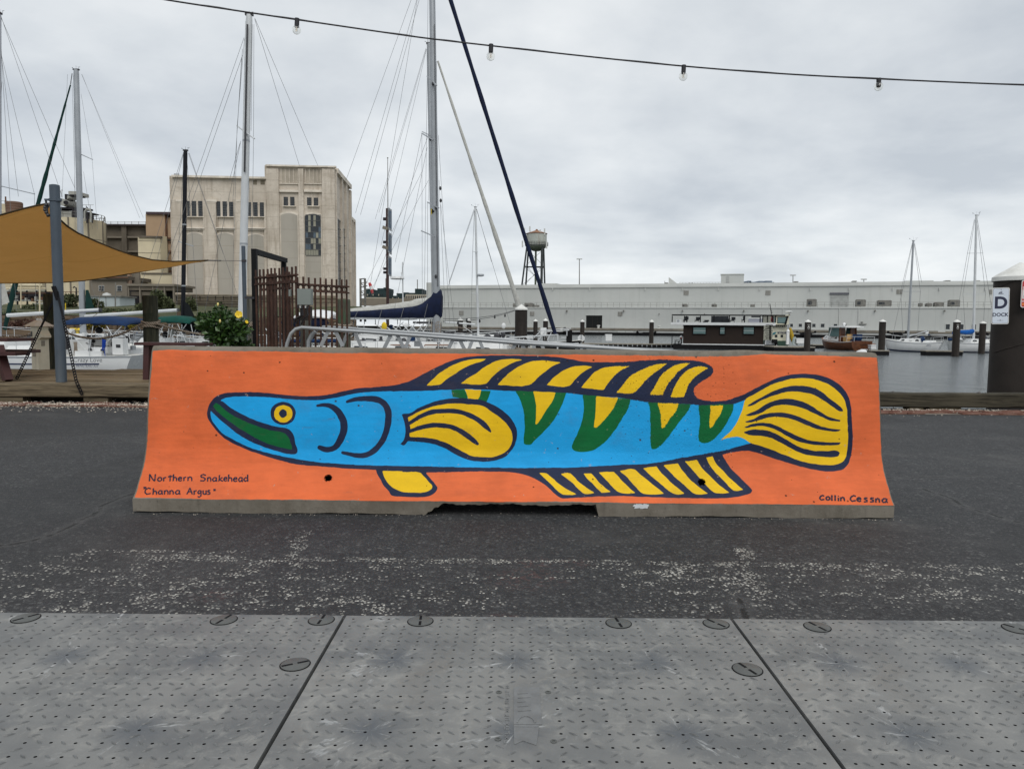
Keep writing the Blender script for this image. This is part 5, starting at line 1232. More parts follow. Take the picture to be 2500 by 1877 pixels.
def mast(root, top, bot, w0, w1, Y, mt, spreaders=(), stays=(), vane=True, r_=.006, name='mast', furl=()):
    a, b = at(top[0], top[1], Y), at(bot[0], bot[1], Y); q = mpp(Y) / 2
    m = MB(); m.tube([b, b.lerp(a, .5), b.lerp(a, .985), a], [w1*q, (w0+w1)/2*q, w0*q, w0*q*.9], 12); mo_ = m.build(name, mt, root, True)
    if w0 > 5:                                      # sail track up the mast's after side
        m = MB(); off = Vector((-(w0 + w1) / 2 * q * .93, -.2 * q * w0, 0)); m.bar(b.lerp(a, .05) + off, b.lerp(a, .98) + off * (w0 / ((w0 + w1) / 2)), .3 * w0 * q, .02 + .12 * w0 * q, up=(0, 1, 0)); m.build('track', mt, mo_)
        for kk in (.32, .63):
            m = MB(); c = b.lerp(a, kk); rr_ = (w1 + (w0 - w1) * kk) * q * 1.03; m.lathe(c, [(rr_, -.03), (rr_, .03)], 12, False); m.build('band', MASTG, mo_)
    for p, s_ in spreaders:
        m = MB(); m.bar(at(p[0], p[1], Y + .5), at(s_[0], s_[1], Y - .5), max(.045, 4 * mpp(Y) * .5), .03); m.build('spreader', mt if mt is not MASTD else MASTG, root)
    for s_ in stays:
        p1, p2 = s_[0], s_[1]; dy = s_[2] if len(s_) > 2 else 0
        m = MB(); m.tube([at(p1[0], p1[1], Y), at(p2[0], p2[1], Y + dy)], r_, 5, False); m.build('stay', WIRE, root)
    for f in furl:
        p, s_, wf0, wf1, fm = f; A, B_ = at(p[0], p[1], Y), at(s_[0], s_[1], Y); n = 26
        m = MB(); m.tube([A.lerp(B_, k / n) for k in range(n + 1)], [(wf0 + (wf1 - wf0) * k / n) * q * (1 + .10 * math.sin(k * 1.9) + .06 * math.sin(k * 5.3)) for k in range(n + 1)], 9); m.build('furled_sail', fm, root, True)
    if vane:
        m = MB(); s_ = 11 * mpp(Y) * .6; rv = .006
        m.tube([a, a + Vector((s_ * .9, 0, s_ * .2)), a + Vector((s_ * 1.0, 0, s_ * .9))], rv, 5); m.tube([a + Vector((s_ * .6, 0, s_ * .9)), a + Vector((s_ * 1.5, 0, s_ * 1.05))], rv, 5)
        m.tube([a, a + Vector((-s_ * 1.3, 0, s_ * .7))], rv, 5); m.ball(a + Vector((-s_ * 1.35, 0, s_ * .75)), s_ * .14, 6, 5); m.tube([a, a + Vector((0, 0, s_ * 1.4))], rv * .8, 5)
        m.box(a.x - w0 * q * 1.2, a.x + w0 * q * 1.2, Y - .06, Y + .06, a.z - .02, a.z + .04); m.build('masthead', DKM, root)
    return a, b
def boom(root, p, q_, w, Y, mt):
    m = MB(); a, b = at(p[0], p[1], Y), at(q_[0], q_[1], Y); m.tube([a, b], w * mpp(Y) / 2, 10); o = m.build('boom', mt, root, True)
    e_ = b + (b - a).normalized() * .06; m = MB(); m.tube([b, e_], w * mpp(Y) / 2 * 1.04, 10); m.build('boom_end', DKM, o); return o
def cover(root, top, bot, Y, half, mt, name='sail_cover', folds=.03, label=None):
    x0, x1 = top[0][0], top[-1][0]; n = 48; m = MB(); c = 12
    for k in range(n + 1):
        x = x0 + (x1 - x0) * k / n; zt, zb = at(x, interp(top, x), Y).z, at(x, interp(bot, x), Y).z; xc = at(x, (interp(top, x) + interp(bot, x)) / 2, Y).x
        for j in range(c):
            th = 2 * math.pi * j / c; f = 1 + folds * 4 * math.sin(k * 1.3 + 3 * th) * math.sin(th * 2 + k * .4)
            m.v.append((xc + folds * math.sin(j * 2 + k * .9), Y + half * math.cos(th) * f * min(1, .35 + (zt - zb) * 1.6), (zt + zb) / 2 + (zt - zb) / 2 * math.sin(th)))
    for k in range(n):
        for j in range(c): j2 = (j+1) % c; m.f.append((k*c + j, k*c + j2, (k+1)*c + j2, (k+1)*c + j))
    m.f += [tuple(range(c)), tuple(n*c + j for j in range(c))]
    return m.build(name, mt, root, True, label)
def canopy(root, px0, px1, ytop, ybot, Y, half, mt, name='bimini', legs=True):
    m = MB(); a, b = at(px0, ybot, Y), at(px1, ybot, Y); zt = at(px0, ytop, Y).z
    def f(u, v):
        e_ = min(1.0, 7 * u, 7 * (1 - u)); s_ = 1 - (2 * v - 1) ** 2
        return (a.x + (b.x - a.x) * u, Y - half + 2 * half * v, a.z + (zt - a.z) * (.25 + .75 * math.sqrt(max(0, s_))) * (.45 + .55 * math.sqrt(e_)) - .02 * math.sin(u * 9))
    m.grid(f, 22, 8); o = m.build(name, mt, root, True); s2 = o.modifiers.new('thickness', 'SOLIDIFY'); s2.thickness = .02
    if legs:
        for sy in (-1, 1):
            for (u0, u1) in ((.08, .45), (.5, .42), (.92, .5), (.7, .95)):
                m = MB(); m.tube([(a.x + (b.x - a.x) * u0, Y + sy * half * .95, a.z + .03), (a.x + (b.x - a.x) * u1, Y + sy * half * .95, a.z - 1.0)], .014, 6); m.build('bimini_frame', MASTW, root)
    return o
def boat(name, label, cat, cx, Y, heading, group=None): return thing(name, label, cat, (cx, Y, WATER), R(heading), group)
GS_ = 'sailboats moored in the marina'
# --- 1: the boat with its name on the stern quarter
Y = 26.2
B1 = boat('sailboat', 'white sailboat named Crazy Love moored beyond the deck', 'sailboat', -17.75, Y, 180, GS_)
hull(B1, 9.8, 3.25, 1.10, HULLW, .82, .6, .75, [(.832, .858, .10, .9, NAVYS), (.965, .99, .0, 1, MASTG)], spring=.12)
trunk(B1, -.6, 3.6, 2.5, 1.5, 1.05, 1.62, HULLW, wins=4)
trunk(B1, -2.0, -.4, 2.6, 2.5, 1.05, 1.45, HULLW, 'coaming', .15)
m = MB(); m.box(-3.9, -3.0, -1.35, 1.35, 1.05, 1.28); m.box(-4.3, -3.6, -1.2, 1.2, .75, 1.06); m.build('stern_seat', HULLW, B1, local=True)
yn = Y - 1.70
def bbx(nm, x0, y0, x1, y1, Yd, d, mt, root, sub=None): m = MB(); m.pbox(x0, y0, x1, y1, Yd, d); return m.build(nm, mt, root)
bbx('console', 166, 829, 216, 862, Y - .6, .8, HULLW, B1); bbx('helm_seat', 229, 829, 273, 850, Y - .5, .6, mat('seat_grey', (0.30, 0.30, 0.29), 0.7), B1); bbx('locker', 274, 826, 300, 866, Y - 1.2, .35, HULLW, B1)
lb = bbx('locker_label', 283, 841, 294, 849, Y - 1.205, .004, DKM, B1); bbx('cushion', 222, 848, 262, 862, Y - 1.1, .5, HULLW, B1)
m = MB(); c = at(254, 842, Y - 1.35)
for k in range(5): m.tube([c + Vector((-.04 + .018 * k, 0, .20 - .01 * k)), c + Vector((-.05 + .02 * k, -.02, -.18)), c + Vector((-.02 + .018 * k, .01, .17))], .018, 6)
m.tube([c + Vector((0, 0, -.15)), c + Vector((.03, 0, -.42)), c + Vector((.14, 0, -.58)), c + Vector((.34, 0, -.56))], .012, 6); m.build('blue_line', mat('blue_rope', (0.01, 0.05, 0.32), 0.8), B1)
m = MB(); c = at(185, 845, Y - 1.3)
for k in range(6): m.tube([c + Vector((-.06 + .02 * k, 0, .14)), c + Vector((-.04 + .016 * k, -.01, 0)), c + Vector((-.07 + .024 * k, 0, -.24)), c + Vector((-.02 + .01 * k, 0, .1))], .013, 6)
m.build('line_coil', ROPE, B1)
m = MB(); m.ball(at(163, 838, Y - .9), .20, 12, 8, (.5, .5, 1.1)); m.build('winch', DKM, B1)
for (x, yy) in ((155, 871), (220, 860), (250, 862)): m = MB(); m.lathe(at(x, yy, Y - 1.2), [(.07, 0), (.06, .08), (.05, .14), (.001, .15)], 10, False); m.build('winch', DKM, B1)
rails(B1, 9.8, 3.25, 1.10, .82, 9, .62, .12)
textobj('boat_name', 'Crazy Love', .21, mat('name_grey', (0.06, 0.06, 0.07), 0.5), B1, at(214, 879, yn - .06), (1, 0, .012), (0, .10, 1), .0)
textobj('maker_name', 'BENETEAU 323', .112, NAVYS, B1, at(213, 893.3, yn - .05), (1, 0, 0), (0, .16, 1), .0)
mast(B1, (0.5, 34), (-1, 830), 5, 9, Y, MASTG, [((-60, 440), (84, 474))], [((3, 42), (152, 481), 1), ((1, 40), (183, 460), 3), ((2, 125), (45, 480), 0), ((0, 120), (84, 474), 0), ((84, 474), (88, 800), 0), ((3, 120), (40, 760), 0), ((5, 200), (-40, 800))])
boom(B1, (18, 770), (243, 757), 9.5, Y, MASTW)
m = MB(); m.add([at(3, 678, Y), at(4, 746, Y), at(23, 738, Y), at(10, 688, Y), at(3, 678, Y + .1), at(4, 746, Y + .1), at(23, 738, Y + .1), at(10, 688, Y + .1)], [(0, 1, 2, 3), (7, 6, 5, 4), (0, 3, 7, 4), (3, 2, 6, 7), (2, 1, 5, 6)]); m.build('sail_bag', GREYC, B1)
for p, s_ in (((245, 760), (130, 845)), ((135, 762), (60, 800)), ((90, 765), (120, 800)), ((237, 758), (250, 690))): m = MB(); m.tube([at(*p, Y), at(*s_, Y)], .010, 5); m.build('sheet', ROPE, B1)
canopy(B1, 188, 348, 772, 797, Y, 1.1, BLUEC)
# --- 2: behind it, grey mast and dark furled jib
Y = 38
B2 = boat('sailboat', 'sailboat with grey mast and dark furled jib behind the shade sail', 'sailboat', -21.6, Y, 180, GS_)
hull(B2, 9.5, 3.1, 1.15, HULLW, .75, .8, .3, [(.86, .92, 0, 1, BLUEC)]); trunk(B2, -2.2, 2.6, 2.2, 1.2, 1.1, 1.7, HULLW, wins=4); rails(B2, 9.5, 3.1, 1.15)
trunk(B2, -4.2, -2.3, 2.5, 2.3, 1.1, 1.5, HULLW, 'coaming', .15)
mast(B2, (186, 171), (204, 850), 12, 14, Y, MASTG, [((184, 371), (226, 390))], [((199, 182), (350, 532), 0), ((200, 182), (341, 532), 2), ((176, 200), (188, 640)), ((180, 200), (184, 640)), ((198, 230), (225, 389)), ((225, 390), (238, 560)), ((204, 420), (226, 560), 1), ((165, 182), (148, 560)), ((222, 690), (247, 775))], furl=[((172, 208), (80, 545), 3, 11, DGREENC)])
m = MB(); m.tube([at(172, 207, Y), at(176, 180, Y)], .02, 5); m.build('forestay', WIRE, B2)
boom(B2, (206, 772), (434, 757), 8, Y, MASTW)
m = MB(); m.tube([at(44, 668, Y), at(32, 715, Y), at(11, 805, Y)], [.12, .13, .09], 9); m.build('furled_foot', DGREENC, B2)
m = MB(); P = [(209, 708), (216, 708), (230, 752), (209, 762)]; m.add([at(x, y, Y - .1) for x, y in P] + [at(x, y, Y + .1) for x, y in P], [(0, 1, 2, 3), (7, 6, 5, 4), (0, 4, 5, 1), (1, 5, 6, 2), (2, 6, 7, 3), (3, 7, 4, 0)]); m.build('sail_cover', DGREENC, B2)
for k in range(9): bbx('deck_fitting', 200 + k * 16, 812 + (k * 7) % 9, 206 + k * 16 + (k % 3) * 5, 826 + (k * 5) % 7, Y - 1.2, .3, (HULLW, DKM, MASTG)[k % 3], B2)
# --- 3: black mast
Y = 34
B3 = boat('sailboat', 'sailboat with short black mast and green canvas behind the hibiscus', 'sailboat', -15.0, Y, 180, GS_)
hull(B3, 8.5, 2.9, 1.1, HULLW, .75, .8, .3); trunk(B3, -2.0, 2.2, 2.1, 1.2, 1.05, 1.6, HULLW, wins=3); rails(B3, 8.5, 2.9, 1.1)
mast(B3, (453, 368), (446, 850), 9, 9.5, Y, MASTD, [((436, 590), (472, 601))], [((448, 372), (344, 700)), ((449, 372), (382, 640), 1), ((460, 374), (545, 620), 1), ((462, 374), (600, 780)), ((449, 380), (437, 590)), ((437, 590), (430, 800)), ((456, 380), (471, 600)), ((471, 600), (485, 800))], r_=.008)
m = MB(); P = [(450, 735), (462, 745), (474, 770), (494, 800), (494, 812), (450, 812)]; m.add([at(x, y, Y - .2) for x, y in P] + [at(x, y, Y + .2) for x, y in P], [tuple(range(6)), tuple(range(11, 5, -1))] + [(k, k + 6, (k+1) % 6 + 6, (k+1) % 6) for k in range(6)]); m.build('sail_cover', BLACKC, B3)
canopy(B3, 386, 484, 771, 792, Y - 1, .9, GREENC)
for k in range(4): m = MB(); m.tube([at(400 + k * 22, 792, Y - 1.8), at(384 + k * 30, 830, Y - 1.8)], .016, 6); m.build('canvas_frame', MASTW, B3)
m = MB(); c = at(447, 822, Y - 1.9); m.tube([c + Vector((.34 * math.cos(a * .314), 0, .34 * math.sin(a * .314))) for a in range(21)], .014, 5, False); m.build('steering_wheel', DKM, B3)
# --- 4: tall white mast
Y = 22.5
B4 = boat('sailboat', 'sailboat with tall white mast rising beside the concrete power plant', 'sailboat', -7.3, Y, 180, GS_)
hull(B4, 6.2, 2.4, 1.05, HULLW, .75, .8, .3); trunk(B4, -1.6, 1.8, 1.8, 1.1, 1.0, 1.55, HULLW, wins=3); rails(B4, 6.2, 2.4, 1.05)
mast(B4, (608.5, 37), (589, 850), 15, 19.5, Y, MASTW, [((579, 308), (621, 339))], [((596, 92), (380, 712)), ((592, 136), (418, 640), 1), ((622, 45), (776, 405), 6), ((622, 48), (731, 405), 6), ((620, 60), (619, 338)), ((616, 60), (613, 320)), ((619, 339), (614, 700)), ((597, 95), (579, 308)), ((592, 120), (572, 430), 1), ((590, 140), (568, 500), 1), ((588, 345), (500, 760), 1), ((586, 350), (560, 440)), ((579, 308), (566, 760)), ((603, 345), (620, 700))], r_=.0055)
m = MB(); m.bar(at(604, 60, Y - .16), at(597, 420, Y - .16), .05, .02); m.build('halyard_fitting', DKM, B4)
cover(B4, [(690, 783), (715, 778), (780, 776), (797, 780), (800, 786)], [(690, 795), (720, 798), (780, 799), (797, 796), (800, 790)], Y - .3, .14, NAVYC)
canopy(B4, 735, 822, 757, 780, Y + .4, .9, HULLW, 'dodger', False)
m = MB(); a_ = at(705, 833, Y - 1.3); m.tube([a_, at(855, 832, Y - 1.3)], .05, 8); m.build('blue_kayak_rail', BLUEC, B4)
# --- 5: the tallest mast, navy cover and navy furled jib
Y = 25.5
B5 = boat('sailboat', 'sailboat with tallest mast, navy boom cover and navy furled jib', 'sailboat', -2.9, Y, 0, GS_)
hull(B5, 9.3, 3.2, 1.12, HULLW, .75, .9, .3, [(.86, .91, 0, 1, NAVYS)]); trunk(B5, -2.8, 2.9, 2.4, 1.2, 1.08, 1.70, HULLW, wins=4); trunk(B5, -4.6, -2.9, 2.6, 2.4, 1.08, 1.45, HULLW, 'coaming', .15); rails(B5, 9.3, 3.2, 1.12, n=10)
mast(B5, (1053, -190), (1067, 842), 13, 18.5, Y, MASTG, [((1043, 187), (1066, 209)), ((1030, 326), (1058, 342)), ((1044, 494), (1071, 508)), ((1029, 564), (1061, 578))],
     [((1050, -190), (905, 690), 2), ((1040, -100), (845, 440), 1), ((1052, -120), (868, 520), 1), ((1040, -60), (880, 525), 2), ((1030, 326), (1031, 740)), ((1043, 187), (1036, 740)), ((1044, 494), (1044, 760)), ((1047, 100), (1047, 490)), ((1030, 327), (965, 640), 1), ((1046, -100), (1043, 187)), ((1046, 330), (905, 725), 2), ((1043, 360), (960, 770), 1), ((1070, 330), (1098, 790), 1), ((1076, 500), (1110, 800), 1), ((1072, 440), (1088, 790), 0)], vane=False, r_=.0055, furl=[((1040, -190), (1356, 816), 9.5, 10.5, NAVYC)])
m = MB(); m.bar(at(1061, 60, Y - .13), at(1069, 700, Y - .16), .02, .02); m.build('mast_groove', DKM, B5)
for k, (x, y) in enumerate(((1057, 205), (1051, 340), (1065, 507), (1075, 460), (1076, 490), (1064, 675))): m = MB(); m.ball(at(x, y, Y - .15), .045, 8, 6, (1, 1, 1.5)); m.build('mast_fitting', DKM, B5)
boom(B5, (1060, 776), (850, 777), 7, Y, MASTW)
cover(B5, [(812, 764), (822, 762), (860, 760), (900, 758), (960, 753), (1005, 749), (1035, 740), (1052, 722), (1062, 709), (1078, 707)], [(812, 778), (822, 782), (860, 775), (900, 776), (960, 778), (1000, 777), (1035, 778), (1055, 777), (1078, 777)], Y, .20, NAVYC, folds=.035)
for x, y0, y1 in ((924, 757, 786), (978, 750, 779), (1036, 742, 776), (865, 760, 778)): m = MB(); m.tube([at(x + 8, y0, Y - .22), at(x, y1, Y - .22), at(x - 4, y1 + 30, Y - .1)], .010, 5); m.build('lazy_line', WIRE, B5)
for k in range(8): x = 862 + 27 * k; m = MB(); m.tube([at(x, 776, Y), at(x + 1, 792, Y)], .012, 5); m.build('sail_tie', RUBBER, B5)
for x0, x1 in ((900, 1002), (1036, 1098)):
    m = MB(); m.tube([at(x0, 845, Y - .9), at(x0 + 2, 842, Y - .9), at(x1 - 2, 842.5, Y - .9), at(x1, 846, Y - .9)], .022, 6); m.build('grab_rail', TEAK, B5)
for (x, y) in ((915, 838), (930, 832), (887, 836), (1070, 846), (1240, 832), (1112, 834)): m = MB(); m.lathe(at(x, y, Y - .7), [(.07, 0), (.05, .08), (.055, .14), (.001, .15)], 10, False); m.build('winch', DKM, B5)
bbx('mast_step', 1060, 838, 1078, 846, Y - .3, .6, RUBBER, B5)
for k in range(5): m = MB(); m.tube([at(1046 + k * 8, 786, Y - .2), at(1042 + k * 9, 834, Y - .25)], .011, 5); m.build('halyard', ROPE if k % 2 else WIRE, B5)
for k in range(3): m = MB(); c = at(1070, 796 + 8 * k, Y - .22); m.tube([c + Vector((.09 * math.cos(a * .4), 0, .16 * math.sin(a * .4))) for a in range(17)], .010, 5, False); m.build('halyard_coil', ROPE, B5)
fb_ = solo('pennant', MB().add([at(1052, 509, 23.7), at(1052, 526, 23.7), at(1056, 520, 23.72), at(1061, 516, 23.7), at(1056, 511, 23.68)], [(0, 1, 2), (0, 2, 3, 4)]), mat('pennant_yellow', (0.55, 0.42, 0.06), 0.8), 'small yellow and black pennant flying by the tallest mast', 'flag', at(1052, 526, 23.7))
m = MB(); m.add([at(1055, 510, 23.68), at(1054, 517, 23.68), at(1056, 523, 23.68), at(1061, 516, 23.66)], [(0, 1, 2, 3)]); m.build('black_half', BLACKC, fb_)
# --- 6: second mast beside it, grey boom bag, white furled jib
Y = 33
B6 = boat('sailboat', 'sailboat with grey boom cover and white furled jib behind the navy covered one', 'sailboat', -4.2, Y, 0, GS_)
hull(B6, 9.6, 3.1, 1.2, HULLW, .75, .9, .3); trunk(B6, -2.6, 2.9, 2.4, 1.2, 1.15, 1.85, HULLW, wins=4); rails(B6, 9.6, 3.1, 1.2, n=10)
mast(B6, (1047, 107), (1063, 840), 10, 14, Y, MASTG, [((1031, 322), (1050, 331))], [((1040, 118), (916, 535), 2), ((1041, 120), (925, 520), 1), ((1041, 122), (930, 600), 1), ((1030, 420), (890, 700), 1), ((1046, 440), (900, 720), 0), ((1066, 150), (1066, 500))], furl=[((1069, 150), (1282, 792), 4.5, 13, GREYC)], r_=.006)
cover(B6, [(838, 762), (848, 755), (900, 748), (960, 741), (1000, 735), (1020, 729), (1045, 726), (1050, 730)], [(838, 768), (850, 772), (900, 774), (960, 774), (1000, 772), (1030, 770), (1050, 768)], Y, .22, GREYC, folds=.03)
boom(B6, (1058, 772), (838, 772), 6, Y, MASTW)
m = MB(); m.tube([at(983, 640, Y), at(984, 770, Y)], .03, 8); m.build('radar_pole', MASTW, B6)
m = MB(); m.lathe(at(970, 682, Y), [(.26, 0), (.32, .03), (.30, .11), (.2, .13), (.001, .135)], 16, False); m.bar(at(978, 668, Y), at(983, 664, Y), .03, .03); m.build('radar', HULLW, B6, True)
for k in range(6): m = MB(); m.tube([at(915 + k * 22, 790 + (k % 3) * 4, Y - 1), at(960 + k * 17, 822, Y - 1)], .022, 6); m.build('arch_tube', MASTW, B6)
for k in range(5): m = MB(); m.tube([at(945 + k * 20, 822, Y - 1), at(985 + k * 16, 786 + (k % 2) * 6, Y - 1)], .018, 6); m.build('arch_tube', MASTW, B6)
bbx('solar_panel', 1008, 785, 1052, 790, Y - .9, 1.4, DKM, B6)
m = MB(); c = at(938, 797, Y - 1.3); m.ball(c, .13, 10, 8, (.9, .6, 1.5)); m.build('yellow_bag', mat('safety_yellow', (0.7, 0.5, 0.03), 0.6), B6)
for k in range(6): bbx('deck_fitting', 1085 + k * 34, 822 - (k % 3) * 3, 1096 + k * 34, 827, Y - .9, .3, (DKM, HULLW, MASTG)[k % 3], B6)
fl = thing('distress_flag', 'red and white flag hanging folded from a stay beside the power plant', 'flag', at(905, 703, 30))
for k, (c0, c1, mt_) in enumerate((((899, 691, 905, 690), (901, 700, 909, 697), SIGNR), ((901, 700, 909, 697), (904, 708, 911, 705), SIGNF), ((904, 708, 911, 705), (907, 717, 912, 715), SIGNR))):
    m = MB(); m.add([at(c0[0], c0[1], 30), at(c0[2], c0[3], 30.05), at(c1[2], c1[3], 30.05), at(c1[0], c1[1], 30), at(c0[0] + 3, c0[1] - 1, 29.95), at(c1[0] + 3, c1[1] - 1, 29.95)], [(0, 4, 5, 3), (4, 1, 2, 5)]); m.build('cloth_band', mt_, fl)
# --- black hulled boat in the middle
Y = 44
BK = boat('motorboat', 'black hulled open boat with white rails behind the gangway\'s lower end', 'motorboat', 2.35, Y, 0)
hull(BK, 3.6, 1.7, 1.35, RUBBER, .9, .5, .1, [(.90, .94, 0, 1, HULLW)], spring=.1)
for p in ([(1300, 828), (1322, 806), (1394, 802)], [(1312, 834), (1330, 810), (1390, 806)], [(1336, 832), (1346, 812)], [(1384, 820), (1384, 805)]): m = MB(); m.tube([at(x, y, Y - .9) for x, y in p], .03, 6); m.build('rail', MASTW, BK)
bbx('outboard', 1384, 806, 1397, 838, Y - .5, .6, RUBBER, BK); bbx('console', 1320, 800, 1334, 818, Y - .3, .7, HULLW, BK)
for k in range(6): bbx('registration_mark', 1370 + 2.2 * k, 822, 1371.3 + 2.2 * k, 826, Y - .93, .01, MASTW, BK)
# --- small masted boat in mid distance
Y = 60
B7 = boat('sailboat', 'distant sailboat with slim mast between tallest mast and capped pile', 'sailboat', -2.8, Y, 0, GS_)
hull(B7, 7.5, 2.5, 1.1, HULLW, .75, .8, .3); trunk(B7, -2.0, 2.0, 1.9, 1.1, 1.05, 1.6, HULLW, wins=3); rails(B7, 7.5, 2.5, 1.1)
mast(B7, (1160.5, 506), (1168, 830), 5, 5.5, Y, MASTW, [((1154, 614), (1166, 616)), ((1150, 715), (1166, 718))], [((1157, 512), (1096, 690)), ((1159, 512), (1094, 700), 2), ((1163, 510), (1246, 792)), ((1164, 511), (1200, 640), 0), ((1154, 614), (1150, 790)), ((1158, 515), (1154, 614))], r_=.014)
boom(B7, (1160, 792), (1085, 786), 4, Y, MASTW)
m = MB(); m.lathe(at(1173, 675, Y), [(.16, 0), (.3, .04), (.28, .18), (.001, .2)], 12, False); m.build('radar', MASTG, B7, True)
fs = thing('string_light', 'far festoon lights strung from the navy sail cover to the brown pile', 'string lights', at(1140, 770, 28))
p_, q2 = at(1082, 778, 25), at(1258, 757, 31.5); pts = sag(p_, q2, .12); m = MB(); m.tube(pts, .010, 5); m.build('cable', CABLE, fs)
p3, q3 = at(1082, 784, 24), at(1256, 759, 31.5); pts2 = sag(p3, q3, .12); m = MB(); m.tube(pts2, .010, 5); m.build('cable', CABLE, fs)
for pts_, ks in ((pts, (5, 12)), (pts2, (3, 8, 15))):
    for k in ks: c = pts_[k]; m = MB(); m.tube([c, c - Vector((0, 0, .05)), c - Vector((0, 0, .09)), c - Vector((0, 0, .13))], [.02, .03, .04, .015], 8); m.build('bulb', CABLE, fs)

# deck gear that fills the cockpits: rails, blocks, lines and small fittings, all fixed to their boats
def gear(root, x0, x1, y0, y1, Ya, Yb, n, seed):
    g = np.random.default_rng(seed)
    for k in range(n):
        Yk = g.uniform(Ya, Yb); x, y = g.uniform(x0, x1), g.uniform(y0, y1); kind = g.integers(5)
        m = MB()
        if kind == 0: m.tube([at(x, y, Yk), at(x + g.uniform(-26, 26), y + g.uniform(6, 26), Yk)], .014, 5); nm, mt_ = 'rail_tube', MASTW
        elif kind == 1: m.pbox(x, y, x + g.uniform(5, 16), y + g.uniform(4, 11), Yk, .25); nm, mt_ = 'deck_box', (HULLW, GREYC, DKM, MASTG)[g.integers(4)]
        elif kind == 2:
            a_, b_ = at(x, y, Yk), at(x + g.uniform(20, 60), y + g.uniform(-6, 10), Yk); m.tube(sag(a_, b_, .06, 8), .012, 5); nm, mt_ = 'line', (ROPE, RUBBER, WIRE)[g.integers(3)]
        elif kind == 3: m.ball(at(x, y, Yk), g.uniform(.06, .14), 8, 6, (1, 1, g.uniform(.8, 1.8))); nm, mt_ = 'block', (DKM, BLUEC, HULLW, RUBBER)[g.integers(4)]
        else: m.tube([at(x, y + 22, Yk), at(x, y, Yk), at(x + g.uniform(10, 30), y - g.uniform(-2, 3), Yk), at(x + g.uniform(12, 32), y + 22, Yk)], .012, 5); nm, mt_ = 'guard_rail', MASTW
        m.build(nm, mt_, root)
gear(B1, 10, 150, 818, 845, 25.2, 26.5, 16, 1); gear(B1, 205, 330, 806, 850, 25.4, 27, 26, 2); gear(B2, 20, 420, 800, 830, 37, 38.5, 40, 3); gear(B3, 385, 520, 796, 832, 32.5, 34, 34, 4)
gear(B4, 640, 820, 800, 835, 21.8, 23, 26, 5); gear(B5, 850, 1300, 815, 846, 24.6, 26, 46, 6); gear(B6, 860, 1300, 792, 825, 32, 33.6, 46, 7); gear(BK, 1300, 1380, 800, 815, 43.6, 44.2, 8, 8)
# ------------------------------------------------------------------ capped piles of the marina
PN = [(1272.5, 743, 757, 31, 29.5, 'thick brown pile with white cone cap behind the gangway rails'), (1124, 776, 782.5, 12.5, 76, 'left slim capped pile of the pair beside the slim mast'),
      (1145, 777.5, 784, 11.5, 84, 'right slim capped pile of the pair beside the slim mast'), (1307.5, 779, 785, 11, 86, 'slim capped pile just right of the thick brown one'),
      (1332, 777, 784, 12.5, 76, 'slim capped pile touching the navy furled jib'), (1422, 780, 786, 11, 88, 'capped pile left of the warehouse\'s black doorway'),
      (1591, 780, 787, 11.3, 88, 'capped pile standing alone in water left of the houseboat'), (1972.5, 780, 787, 15, 68, 'capped pile lettered A beside the tugboat'),
      (2155, 779.7, 786, 16, 66, 'capped pile between the wooden cruiser and the small white sloop'), (2336.5, 780, 787, 17, 64, 'capped pile lettered A beside the sloop with blue sail cover'),
      (2400, 784, 790, 15, 72, 'capped pile nearest to the D dock sign')]
for px, yt, yr, w_, Yp, lab in PN:
    t_, c_, r_ = capped_pile(px, yt, yr, w_, Yp, lab)
    if 'lettered A' in lab:
        textobj('letter', 'A', .28, CAPW, t_, at(px + 2, 798, Yp - r_ - .02), (1, 0, 0), (0, 0, 1), 0, .01); bbx('letter_bar', px - 1, 792.3, px + 5, 793.2, Yp - r_ - .02, .01, CAPW, t_); bbx('letter_bar', px - .5, 802.5, px + 4, 803.2, Yp - r_ - .02, .01, CAPW, t_)

# ------------------------------------------------------------------ floating docks
FD = mat('floating_dock', (0.055, 0.052, 0.047), 0.85, 0.3, 2, bump=0.2, bs=6)
DKT = mat('dock_top', (0.27, 0.25, 0.21), 0.85, 0.2, 2)
def fdock(label, px0, px1, Ya, Yb, zt=-.88, ribs=True):
    a, b = at(px0, 838, Ya).x, at(px1, 838, Ya).x
    t = thing('floating_dock', label, 'dock', ((a + b) / 2, (Ya + Yb) / 2, WATER), group='floating docks of the marina')
    m = MB(); m.box(a, b, Ya, Yb, WATER - .3, zt - .10); m.build('float', RUBBER, t)
    m = MB(); m.box(a - .03, b + .03, Ya - .04, Yb + .04, zt - .10, zt); m.build('deck_boards', DKT, t)
    if ribs:
        n = int((b - a) / .55); m = MB()
        for k in range(n): x = a + (k + .5) * (b - a) / n; m.box(x - .05, x + .05, Ya - .02, Ya - .001, WATER + .1, zt - .12)
        m.build('fender_rib', MASTG, t, stuff=True)
    return t
fdock('long dark floating dock reaching from the round sign to the houseboat', 1385, 1668, 85, 87)
fdock('floating dock with white boxes beside the tugboat', 1890, 1990, 74, 77, -.8, False)
fdock('low floating dock between the wooden cruiser and the small white sloop', 1985, 2128, 88, 90, -.85, False)
fdock('dark floating dock end under the pile right of the wooden cruiser', 2128, 2172, 65.5, 66.3, -.85, False)
fdock('short brown floating finger dock by the pile lettered A', 2262, 2352, 66, 66.9, -.85, False)
fdock('floating walkway hidden among the central sailboats', 880, 1300, 38, 40, -.8)
rsn = thing('round_sign', 'white octagonal sign on a post at the floating dock\'s end', 'sign', at(1419, 838, 85.2))
